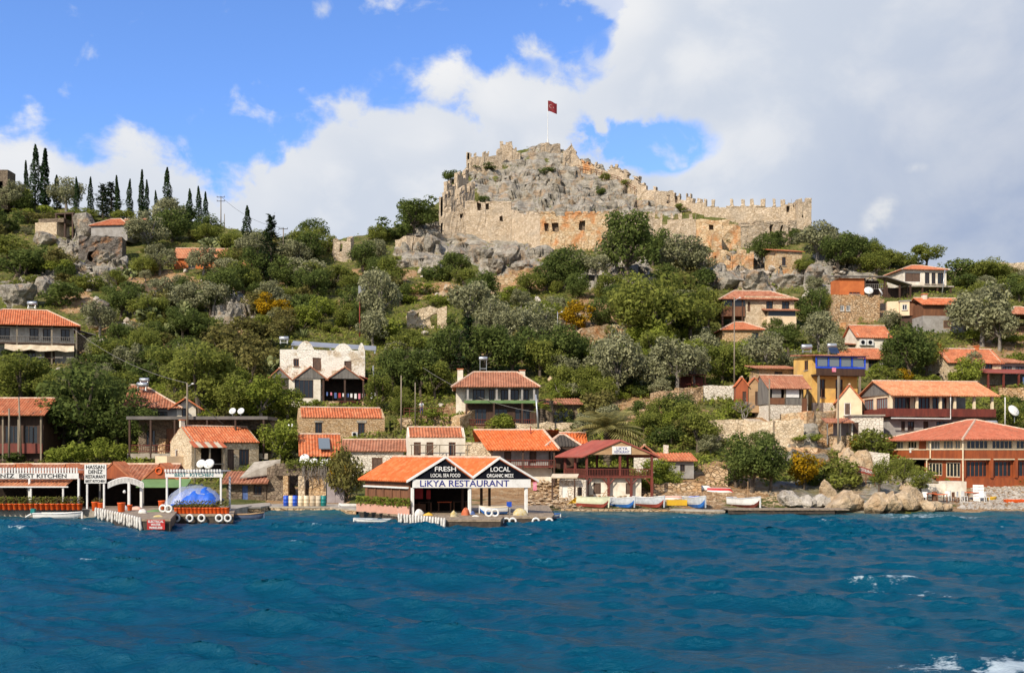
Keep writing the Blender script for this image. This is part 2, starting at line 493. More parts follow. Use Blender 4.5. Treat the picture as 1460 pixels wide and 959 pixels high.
# ------------------------------------------------------------------ geometry helpers
class M:
    """collects vertices and faces of ONE mesh object"""
    def __init__(s):
        s.v, s.f = [], []

    def add(s, vs, fs):
        b = len(s.v)
        s.v.extend(tuple(v) for v in vs)
        s.f.extend(tuple(b + i for i in f) for f in fs)
        return s

    def box(s, x0, x1, y0, y1, z0, z1):
        vs = [(x, y, z) for z in (z0, z1) for x, y in ((x0, y0), (x1, y0), (x1, y1), (x0, y1))]
        return s.add(vs, [(3, 2, 1, 0), (4, 5, 6, 7), (0, 1, 5, 4), (1, 2, 6, 5), (2, 3, 7, 6), (3, 0, 4, 7)])

    def prism(s, poly, z0, z1):
        """vertical prism over a plan polygon; z1 may be a list of heights"""
        n = len(poly)
        tops = z1 if isinstance(z1, (list, tuple)) else [z1] * n
        vs = [(x, y, z0) for x, y in poly] + [(x, y, t) for (x, y), t in zip(poly, tops)]
        fs = [tuple(range(n - 1, -1, -1)), tuple(range(n, 2 * n))]
        fs += [(i, (i + 1) % n, n + (i + 1) % n, n + i) for i in range(n)]
        return s.add(vs, fs)

    def slab(s, pts, off):
        """polygon pts (3D) thickened by vector off"""
        n = len(pts)
        vs = [tuple(p) for p in pts] + [tuple(p[i] + off[i] for i in range(3)) for p in pts]
        fs = [tuple(range(n - 1, -1, -1)), tuple(range(n, 2 * n))]
        fs += [(i, (i + 1) % n, n + (i + 1) % n, n + i) for i in range(n)]
        return s.add(vs, fs)

    def tube(s, pts, rad, n=6):
        pts = [Vector(p) for p in pts]
        k = len(pts)
        rads = rad if isinstance(rad, (list, tuple)) else [rad] * k
        vs, fs = [], []
        for i, p in enumerate(pts):
            d = (pts[min(i + 1, k - 1)] - pts[max(i - 1, 0)])
            if d.length < 1e-9:
                d = Vector((0, 0, 1))
            d.normalize()
            a = d.cross(Vector((0, 0, 1)) if abs(d.z) < 0.9 else Vector((1, 0, 0))).normalized()
            b = d.cross(a)
            for j in range(n):
                t = 2 * PI * j / n
                vs.append(p + (a * math.cos(t) + b * math.sin(t)) * rads[i])
        for i in range(k - 1):
            for j in range(n):
                j2 = (j + 1) % n
                fs.append((i * n + j, i * n + j2, (i + 1) * n + j2, (i + 1) * n + j))
        fs.append(tuple(range(n - 1, -1, -1)))
        fs.append(tuple(range((k - 1) * n, k * n)))
        return s.add(vs, fs)

    def lathe(s, prof, n=10, c=(0, 0, 0)):
        vs, fs = [], []
        for r, z in prof:
            for j in range(n):
                t = 2 * PI * j / n
                vs.append((c[0] + r * math.cos(t), c[1] + r * math.sin(t), c[2] + z))
        for i in range(len(prof) - 1):
            for j in range(n):
                j2 = (j + 1) % n
                fs.append((i * n + j, i * n + j2, (i + 1) * n + j2, (i + 1) * n + j))
        fs.append(tuple(range(n - 1, -1, -1)))
        fs.append(tuple(range((len(prof) - 1) * n, len(prof) * n)))
        return s.add(vs, fs)

    def xf(s, fn):
        s.v = [fn(v) for v in s.v]
        return s

    def mesh(s, name, mat, smooth=False):
        me = bpy.data.meshes.new(name)
        me.from_pydata(s.v, [], s.f)
        me.materials.append(MATS[mat])
        if smooth:
            me.polygons.foreach_set('use_smooth', [True] * len(me.polygons))
        me.update()
        return me

    def ob(s, name, mat, parent=None, loc=(0, 0, 0), smooth=False):
        return link(name, s.mesh(name, mat, smooth), parent, loc)


def link(name, data, parent=None, loc=(0, 0, 0), rz=0.0, sc=None):
    o = bpy.data.objects.new(name, data)
    COL.objects.link(o)
    o.parent = parent
    o.location = loc
    if rz:
        o.rotation_euler = (0, 0, rz)
    if sc is not None:
        o.scale = (sc,) * 3 if not isinstance(sc, (tuple, list)) else sc
    return o


def tag(o, label, cat, group=None):
    o['label'] = label
    o['category'] = cat
    o['kind'] = 'thing'
    if group:
        o['group'] = group
    return o


def thing(name, label, cat, loc, group=None, rz=0.0):
    o = link(name, None, None, loc, rz)
    o.empty_display_size = 0.3
    return tag(o, label, cat, group)


def kind(o, k):
    o['kind'] = k
    return o


def P(px, py, Y):
    return Vector(((px - CX) * Y / F, Y, CH - (py - HY) * Y / F))


# ------------------------------------------------------------------ noise
PERM = rng.permutation(512)
GX = np.cos(np.arange(512) * 2.399963)
GY = np.sin(np.arange(512) * 2.399963)


def perlin(x, y, seed=0):
    xi = np.floor(x).astype(np.int64)
    yi = np.floor(y).astype(np.int64)
    xf, yf = x - xi, y - yi
    u = xf * xf * xf * (xf * (xf * 6 - 15) + 10)
    v = yf * yf * yf * (yf * (yf * 6 - 15) + 10)
    def g(ix, iy, dx, dy):
        h = PERM[(PERM[(ix + seed * 57) & 511] + iy) & 511]
        return GX[h] * dx + GY[h] * dy
    a = g(xi, yi, xf, yf)
    b = g(xi + 1, yi, xf - 1, yf)
    c = g(xi, yi + 1, xf, yf - 1)
    d = g(xi + 1, yi + 1, xf - 1, yf - 1)
    return (a + (b - a) * u) * (1 - v) + (c + (d - c) * u) * v


def fbm(x, y, oct=4, seed=0, gain=0.5):
    s, a = 0.0, 1.0
    for i in range(oct):
        s = s + a * perlin(x * 2 ** i, y * 2 ** i, seed + i)
        a *= gain
    return s


def ridged(x, y, oct=4, seed=0, gain=0.55):
    s, a = 0.0, 1.0
    for i in range(oct):
        s = s + a * (0.5 - np.abs(perlin(x * 2 ** i, y * 2 ** i, seed + i)) * 1.6)
        a *= gain
    return s


def sstep(x, a, b):
    t = np.clip((x - a) / (b - a), 0, 1)
    return t * t * (3 - 2 * t)


# ------------------------------------------------------------------ the hill
PY_C = np.array([735, 722, 715, 700, 650, 600, 550, 500, 450, 400, 350, 300, 250, 200, 150.0])
Y_C = np.array([80, 88, 92, 97, 108, 118, 130, 145, 163, 184, 210, 240, 258, 273, 286.0])
Z_C = CH - (PY_C - HY) * Y_C / F
SKY_X = np.array([-700, -300, 0, 30, 60, 130, 200, 300, 400, 470, 520, 560, 600, 625, 640, 662, 700, 740, 780, 815, 850, 900, 940, 1000, 1060, 1140, 1170, 1200, 1250, 1300, 1350, 1460, 1800, 2200.0])
SKY_Y = np.array([300, 262, 278, 284, 292, 306, 312, 322, 340, 345, 336, 324, 306, 290, 262, 242, 226, 216, 207, 222, 238, 266, 290, 306, 322, 330, 334, 340, 352, 374, 386, 384, 390, 430.0])
SH_X = np.array([-700, -60, 300, 345, 375, 490, 520, 760, 790, 1000, 1040, 1180, 1230, 1300, 1460, 2200.0])
SH_Y = np.array([80, 81, 81, 83, 88, 88, 82, 82, 87, 87.5, 87, 86, 84, 84, 86, 86.0])
# outcrops of bare rock, in metres across and along the slope: (photo column, photo row, half width, half height)
ROCKS = [(800, 270, 150, 62), (700, 350, 100, 45), (610, 350, 45, 40), (810, 298, 130, 45), (940, 292, 70, 20), (1080, 395, 90, 26), (1190, 395, 60, 30), (55, 405, 42, 20), (140, 388, 44, 22), (20, 420, 34, 20), (205, 440, 30, 20),
         (122, 350, 40, 22), (330, 445, 32, 26), (880, 395, 60, 22), (1230, 705, 140, 26), (1140, 640, 60, 25)]
SOIL = [(60, 378, 40, 10), (110, 430, 40, 12), (300, 415, 40, 9), (330, 480, 36, 14), (440, 400, 40, 9), (500, 440, 40, 10), (620, 415, 50, 10), (690, 500, 30, 10), (250, 500, 40, 12), (180, 470, 40, 12), (740, 395, 60, 20), (230, 410, 60, 22), (1150, 620, 120, 45), (880, 440, 60, 24), (1210, 440, 60, 26), (830, 480, 60, 30), (930, 590, 70, 36), (800, 700, 80, 30),
        (1000, 690, 120, 30), (545, 395, 50, 14), (270, 640, 40, 20), (1420, 700, 90, 40), (740, 712, 90, 26), (430, 712, 70, 20), (600, 700, 60, 30), (690, 590, 80, 20), (1440, 500, 60, 30)]


def blobs(px, py, lst, nz):
    w = np.zeros_like(px)
    for cx, cy, rx, ry in lst:
        d = ((px - cx) / rx) ** 2 + ((py - cy) / ry) ** 2
        w = np.maximum(w, sstep(-(d + nz), -1.25, -0.55))
    return w


def hill(X, Y, masks=False):
    X = np.asarray(X, float)
    Y = np.asarray(Y, float)
    px = CX + X * F / Y
    ysh = np.interp(px, SH_X, SH_Y)
    zc = np.interp(Y, Y_C, Z_C)
    sky = np.interp(px, SKY_X, SKY_Y)
    ys = np.interp(-sky, -PY_C, Y_C)
    zs = np.interp(ys, Y_C, Z_C)
    d = Y - ys
    z = np.where(d > 0, zs - 0.06 * d - 0.35 * np.maximum(d - 6, 0), zc)
    py = HY - (z - CH) * F / Y
    nz = fbm(X / 7, Y / 7, 3, 11) * 1.1
    rock = blobs(px, py, ROCKS, nz)
    soil = blobs(px, py, SOIL, fbm(X / 5, Y / 5, 3, 21) * 1.3)
    away = sstep(Y, 92, 112)
    summit = 1 - sstep(-np.abs(d), -14, -2) * 0.5
    z = z + away * (fbm(X / 16, Y / 16, 3, 31) * 0.9 + fbm(X / 3.2, Y / 3.2, 3, 41) * 0.35)
    wallzone = sstep(px, 610, 640) * (1 - sstep(px, 1150, 1180)) * sstep(py, 326, 338) * (1 - sstep(py, 352, 364))
    z = z + rock * away * summit * (ridged(X / 11.0, Y / 7.5, 5, 51, 0.48) * 3.2 - 0.6) * (1 - 0.8 * wallzone) - 0.8 * wallzone
    z = np.where(Y < ysh + 9, np.minimum(z, (Y - ysh) * 0.13 + 0.02) if False else z, z)
    sh = (Y - ysh)
    z = np.where(sh < 10, z * sstep(sh, -2, 10) + np.minimum(sh, 3) * 0.10, z)
    z = np.where(sh < 0, np.minimum(z, sh * 0.35), z)
    # ledges and sheer faces on the bare rock
    q = z / 2.7 + fbm(X / 9, Y / 9, 2, 141) * 0.9
    fr_ = q - np.floor(q)
    z = z + rock * away * (1 - wallzone) * (sstep(fr_, 0.38, 0.62) - fr_) * 2.3
    if masks:
        return z, rock, soil, px, py
    return z


YS_RAY = np.arange(76.0, 300.0, 0.2)


def ground_depth(px, py):
    """depth at which the sight line of a photo pixel meets the slope"""
    X = (px - CX) * YS_RAY / F
    Z = hill(X, YS_RAY)
    ray = CH - (py - HY) * YS_RAY / F
    k = np.nonzero(Z >= ray)[0]
    if len(k) == 0:
        sky = np.interp(px, SKY_X, SKY_Y)
        return float(np.interp(-sky, -PY_C, Y_C)) - 0.5
    return float(YS_RAY[k[0]])


def ground_z(x, y):
    return float(hill(np.array([x]), np.array([y]))[0])


PADS = []          # levelled building plots: (corner points, level)


def build_hill():
    cols = np.concatenate([np.arange(-700, -60, 24.0), np.arange(-60, 1520, 2.8), np.arange(1520, 2200, 24.0)])
    rows = np.concatenate([np.arange(70, 100, 0.6), np.arange(100, 200, 0.5), np.arange(200, 290, 0.38), np.arange(290, 420, 8.0)])
    PX, YY = np.meshgrid(cols, rows)
    XX = (PX - CX) * YY / F
    z, rock, soil, px, py = hill(XX, YY, True)
    # overhanging, faceted look on the crags: push rock sideways with a second noise
    XX2 = XX + rock * fbm(XX / 4.5, z / 3.5, 3, 61, 0.4) * 1.0
    YY2 = YY + rock * (fbm((XX + z) / 5.0 + 9, z / 2.6, 4, 71, 0.45) * 2.6 + fbm(XX / 9, (z + XX * .35) / 1.3, 2, 75) * 1.1)
    for poly, lev in PADS:
        q = np.array(poly)
        ins = np.ones_like(XX, bool)
        n = len(q)
        for i in range(n):
            a, b = q[i], q[(i + 1) % n]
            ins &= ((b[0] - a[0]) * (YY2 - a[1]) - (b[1] - a[1]) * (XX2 - a[0])) >= -0.2 * np.hypot(*(b - a))
        z = np.where(ins, np.minimum(z, lev), z)
    nr, nc = XX.shape
    verts = np.stack([XX2, YY2, z], -1).reshape(-1, 3)
    idx = np.arange(nr * nc).reshape(nr, nc)
    faces = np.stack([idx[:-1, :-1], idx[:-1, 1:], idx[1:, 1:], idx[1:, :-1]], -1).reshape(-1, 4)
    me = bpy.data.meshes.new('hillside')
    me.vertices.add(len(verts))
    me.vertices.foreach_set('co', verts.ravel())
    me.loops.add(faces.size)
    me.loops.foreach_set('vertex_index', faces.ravel().astype(np.int32))
    me.polygons.add(len(faces))
    me.polygons.foreach_set('loop_start', np.arange(0, faces.size, 4, dtype=np.int32))
    me.polygons.foreach_set('loop_total', np.full(len(faces), 4, np.int32))
    me.update()
    me.validate()
    for nm, arr in (('rock', rock), ('soil', soil)):
        a = me.attributes.new(nm, 'FLOAT', 'POINT')
        a.data.foreach_set('value', arr.ravel().astype(np.float32))
    m, N, b = base_mat('hill_ground')
    v = pos_vec(N)
    ar = N.node('ShaderNodeAttribute', attribute_name='rock').outputs['Fac']
    asl = N.node('ShaderNodeAttribute', attribute_name='soil').outputs['Fac']
    n = N.noise(v, 0.8, 9, 0.7, 0.3)
    rockc = N.ramp(n, [(0.28, (0.16, 0.14, 0.115)), (0.44, (0.33, 0.30, 0.25)), (0.60, (0.49, 0.445, 0.37)), (0.78, (0.35, 0.315, 0.26))])
    nw = N.noise(v, 0.33, 6, 0.62, 0.5)
    rockc = N.mix(N.math('MULTIPLY', N.step(nw, 0.5, 0.64), 0.6), rockc, (0.43, 0.27, 0.14))
    st = pos_vec(N, (0.35, 0.35, 1.6))
    strata = N.noise(st, 1.0, 6, 0.7, 0.4)
    rockc = N.mix(N.math('MULTIPLY', N.step(strata, 0.50, 0.62), 0.6), rockc, (0.10, 0.088, 0.072))
    ns = N.noise(v, 0.9, 7, 0.65)
    soilc = N.ramp(ns, [(0.3, (0.27, 0.15, 0.07)), (0.5, (0.43, 0.26, 0.13)), (0.65, (0.52, 0.38, 0.23)), (0.8, (0.40, 0.33, 0.24))])
    ng = N.noise(v, 0.45, 7, 0.65)
    grass = N.ramp(ng, [(0.3, (0.07, 0.095, 0.022)), (0.48, (0.13, 0.14, 0.036)), (0.6, (0.22, 0.185, 0.07)), (0.75, (0.36, 0.25, 0.12))])
    brk = N.noise(v, 1.6, 5, 0.6)
    sm = N.step(N.math('ADD', asl, N.math('MULTIPLY', N.math('SUBTRACT', brk, 0.5), 1.2)), 0.3, 0.6)
    col = N.mix(sm, grass, soilc)
    rm = N.step(N.math('ADD', ar, N.math('MULTIPLY', N.math('SUBTRACT', brk, 0.5), 1.0)), 0.35, 0.6)
    # grass keeps to ledges on the rock
    gn = N.node('ShaderNodeNewGeometry')
    sz = N.node('ShaderNodeSeparateXYZ')
    N.link(gn.outputs['True Normal'], sz.inputs[0])
    ledge = N.math('MULTIPLY', N.step(sz.outputs[2], 0.80, 0.95), N.step(ng, 0.45, 0.6))
    rm = N.math('MULTIPLY', rm, N.math('SUBTRACT', 1.0, N.math('MULTIPLY', ledge, 0.8)))
    col = N.mix(rm, col, rockc)
    N.link(col, b.inputs['Base Color'])
    b.inputs['Roughness'].default_value = 0.95
    b.inputs['Specular IOR Level'].default_value = 0.15
    add_bump(N, b, N.math('ADD', N.noise(v, 2.2, 9, 0.72), N.math('MULTIPLY', strata, -0.9)), 1.0, 0.55)
    me.materials.append(m)
    return kind(link('hillside', me), 'structure')


# ------------------------------------------------------------------ the sea
def build_sea():
    xs = np.concatenate([np.array([-900, -500, -300, -200, -140, -100, -80, -65.0]), np.arange(-54, 54.01, 0.14), np.array([65.0, 80, 100, 140, 200, 300, 500, 900])])
    near = [13.0]
    while near[-1] < 92:
        near.append(near[-1] + 0.085 + (near[-1] - 13) * 0.0034)
    ys = np.concatenate([np.array([-900, -400, -200, -100, -50, -20, 0, 6, 10.0]), np.array(near), np.array([98.0, 110])])
    XX, YY = np.meshgrid(xs, ys)
    r = np.random.default_rng(3)
    Z = np.zeros_like(XX)
    DX = np.zeros_like(XX)
    DY = np.zeros_like(XX)
    lam = np.exp(r.uniform(math.log(0.40), math.log(6.5), 150))
    wind = R(-112)                                   # waves run in from the open water, slantwise
    gust = 0.75 + 0.45 * fbm(XX / 17, YY / 13, 3, 81)
    for L in lam:
        th = wind + r.normal(0, 0.26 + 0.07 / L)
        k = 2 * PI / L
        a = 0.0110 * L ** 0.88 * r.uniform(0.5, 1.3)
        ph = k * (math.cos(th) * XX + math.sin(th) * YY) + r.uniform(0, 2 * PI)
        sh = gust
        Z += a * np.cos(ph) * sh
        DX -= a * math.cos(th) * np.sin(ph) * sh * 1.0
        DY -= a * math.sin(th) * np.sin(ph) * sh * 1.0
    ext = sstep(np.abs(XX), 53, 66)
    calm = (1 - ext) * (1 - sstep(-YY, -12, -4)) * (1 - 0.55 * sstep(YY, 70, 84))
    Z *= calm
    X2 = XX + DX * calm
    Y2 = YY + DY * calm
    # foam: breaking crests, the boat's wake and wash on the rocks
    crest = sstep(Z + 0.10 * perlin(XX * 1.6, YY * 2.4, 5), 0.25, 0.36) * sstep(fbm(XX / 3, YY / 2.5, 3, 91), 0.12, 0.45)
    px = CX + XX * F / YY
    py = HY + CH * F / np.maximum(YY, 1)
    def patch(cx, cy, rx, ry):
        return np.clip(1.15 - ((px - cx) / rx) ** 2 - ((py - cy) / ry) ** 2, 0, 1)
    nzf = ridged(XX * 0.75, YY * 0.5, 4, 95) * 0.9 + fbm(XX * 1.7, YY * 1.7, 3, 97) * 0.8
    wake = np.maximum(patch(1405, 950, 170, 20), 0)
    wake2 = np.maximum(patch(1260, 832, 75, 9), patch(1320, 848, 55, 8))
    wash = np.maximum(patch(1300, 735, 60, 6), patch(1330, 738, 80, 4))
    foam = np.clip(0.9 * wake * (0.35 + nzf * 1.4) + 0.6 * wake2 * (-0.1 + nzf * 1.4) + wash * (0.45 + nzf * 0.9) + crest * 0.6, 0, 1) * calm
    verts = np.stack([X2, Y2, Z], -1).reshape(-1, 3)
    nr, nc = XX.shape
    idx = np.arange(nr * nc).reshape(nr, nc)
    faces = np.stack([idx[:-1, :-1], idx[:-1, 1:], idx[1:, 1:], idx[1:, :-1]], -1).reshape(-1, 4)
    me = bpy.data.meshes.new('sea')
    me.vertices.add(len(verts))
    me.vertices.foreach_set('co', verts.ravel())
    me.loops.add(faces.size)
    me.loops.foreach_set('vertex_index', faces.ravel().astype(np.int32))
    me.polygons.add(len(faces))
    me.polygons.foreach_set('loop_start', np.arange(0, faces.size, 4, dtype=np.int32))
    me.polygons.foreach_set('loop_total', np.full(len(faces), 4, np.int32))
    me.polygons.foreach_set('use_smooth', np.ones(len(faces), bool))
    me.update()
    me.validate()
    a = me.attributes.new('foam', 'FLOAT', 'POINT')
    a.data.foreach_set('value', foam.ravel().astype(np.float32))
    m, N, b = base_mat('sea_water')
    v = pos_vec(N)
    va = pos_vec(N, (0.7, 1.25, 1))
    n = N.noise(v, 0.07, 4, 0.5)
    sy = N.node('ShaderNodeSeparateXYZ')
    N.link(v, sy.inputs[0])
    shallow = N.step(N.math('ADD', sy.outputs[1], N.math('MULTIPLY', n, 8)), 72, 90)
    deep = N.mix(n, (0.0003, 0.040, 0.078), (0.0006, 0.062, 0.108))
    col = N.mix(N.math('MULTIPLY', shallow, 0.8), deep, (0.022, 0.085, 0.085))
    fa = N.node('ShaderNodeAttribute', attribute_name='foam').outputs['Fac']
    fn = N.noise(va, 7.5, 8, 0.75)
    fm = N.step(N.math('ADD', fa, N.math('MULTIPLY', N.math('SUBTRACT', fn, 0.5), 2.2)), 0.38, 0.85)
    fm = N.math('MULTIPLY', fm, N.step(fa, 0.02, 0.25))
    col = N.mix(N.math('MULTIPLY', fm, 0.7), col, (0.50, 0.58, 0.62))
    N.link(col, b.inputs['Base Color'])
    N.link(N.math('MULTIPLY_ADD', fm, 0.6, 0.24), b.inputs['Roughness'])
    b.inputs['IOR'].default_value = 1.33
    b.inputs['Specular Tint'].default_value = (0.28, 0.72, 1.0, 1.0)
    b.inputs['Specular IOR Level'].default_value = 0.42
    h = N.math('ADD', N.math('MULTIPLY', N.noise(va, 2.2, 7, 0.66, 0.5), 1.0), N.math('MULTIPLY', N.noise(va, 8.0, 4, 0.6), 0.25))
    add_bump(N, b, h, 1.0, 0.13)
    me.materials.append(m)
    return kind(link('sea', me), 'structure')


build_sea()

# ------------------------------------------------------------------ building kit
def panel(m, A, Bp, z0, z1, t, opens=(), dz=0.0, jit=0.0, cell=None, rnd=random):
    """upright wall from plan point A to Bp with real openings (s0, s1, z0, z1); an opening reaching z1 leaves a gap in the top"""
    A, Bp = Vector(A[:2]), Vector(Bp[:2])
    L = (Bp - A).length
    d = (Bp - A) / L
    nrm = Vector((-d.y, d.x))
    ss = {0.0, L}
    zz = {z0, z1}
    for o in opens:
        ss |= {min(max(o[0], 0), L), min(max(o[1], 0), L)}
        zz |= {min(max(o[2], z0), z1), min(max(o[3], z0), z1)}
    def fill(vals, step):
        vals = sorted(vals)
        out = [vals[0]]
        for v in vals[1:]:
            k = max(1, int((v - out[-1]) / step + 0.5)) if step else 1
            a = out[-1]
            out += [a + (v - a) * i / k for i in range(1, k + 1)]
        return out
    ss, zz = fill(ss, cell), fill(zz, cell)
    ns, nz = len(ss) - 1, len(zz) - 1
    full = [[True] * nz for _ in range(ns)]
    for i in range(ns):
        for j in range(nz):
            cs, cz = (ss[i] + ss[i + 1]) / 2, (zz[j] + zz[j + 1]) / 2
            if any(o[0] < cs < o[1] and o[2] < cz < o[3] for o in opens):
                full[i][j] = False
    off = [[((rnd.uniform(-jit, jit)), rnd.uniform(-jit, jit), rnd.uniform(-jit, jit) * 0.6) for _ in range(nz + 1)] for _ in range(ns + 1)] if jit else None
    vid = {}
    vs, fs = [], []
    def V(i, j, k):
        key = (i, j, k)
        if key not in vid:
            s, z = ss[i], zz[j]
            dd = t if k else 0.0
            if off:
                a, b, c = off[i][j]
                if 0 < i < ns:
                    s += a
                if j > 0:
                    z += b
                dd += c
            p = A + d * s + nrm * dd
            vid[key] = len(vs)
            vs.append((p.x, p.y, z + dz * ss[i] / L))
        return vid[key]
    def isf(i, j):
        return 0 <= i < ns and 0 <= j < nz and full[i][j]
    for i in range(ns):
        for j in range(nz):
            if not full[i][j]:
                continue
            fs.append((V(i, j, 0), V(i + 1, j, 0), V(i + 1, j + 1, 0), V(i, j + 1, 0)))
            fs.append((V(i + 1, j, 1), V(i, j, 1), V(i, j + 1, 1), V(i + 1, j + 1, 1)))
            if not isf(i - 1, j):
                fs.append((V(i, j, 1), V(i, j, 0), V(i, j + 1, 0), V(i, j + 1, 1)))
            if not isf(i + 1, j):
                fs.append((V(i + 1, j, 0), V(i + 1, j, 1), V(i + 1, j + 1, 1), V(i + 1, j + 1, 0)))
            if not isf(i, j + 1):
                fs.append((V(i, j + 1, 0), V(i + 1, j + 1, 0), V(i + 1, j + 1, 1), V(i, j + 1, 1)))
            if not isf(i, j - 1):
                fs.append((V(i, j, 1), V(i + 1, j, 1), V(i + 1, j, 0), V(i, j, 0)))
    m.add(vs, fs)


def slope(m, A, Bp, up, ta=0.0, tb=0.0, per=5.0, amp=0.8, rows=7, thick=2.0):
    """one roof plane of tile courses: eave A-Bp, up to the ridge by vector up, hip ends cut over the fractions ta and tb"""
    A, Bp, up = Vector(A), Vector(Bp), Vector(up)
    e = Bp - A
    L = e.length
    n = e.cross(up).normalized()
    if n.z < 0:
        n = -n
    nc = max(8, min(420, int(L / per) * 4))
    vs, fs = [], []
    for side in (0, 1):
        for i in range(nc + 1):
            s = i / nc
            t = 1.0
            if ta > 0:
                t = min(t, s / ta)
            if tb > 0:
                t = min(t, (1 - s) / tb)
            w = (0.0, 1.0, 0.3, -0.7)[i % 4] * amp if side == 0 else 0.0
            wob = random.uniform(-0.18, 0.18) * amp
            for j in range(rows + 1):
                q = t * j / rows
                lift = (0.25 * amp if j % 2 else 0.0) if side == 0 else -thick
                vs.append(A + e * s + up * q + n * (w + wob * (side == 0) + lift))
    w1 = rows + 1
    blk = (nc + 1) * w1
    for i in range(nc):
        for j in range(rows):
            a = i * w1 + j
            fs.append((a, a + w1, a + w1 + 1, a + 1))
        for j in range(0, rows):
            a = blk + i * w1 + j
            fs.append((a + 1, a + w1 + 1, a + w1, a))
        a = i * w1
        fs.append((a + blk, a + w1 + blk, a + w1, a))
    for i in (0, nc):
        for j in range(rows):
            a = i * w1 + j
            fs.append((a, a + 1, a + 1 + blk, a + blk))
    m.add(vs, fs)


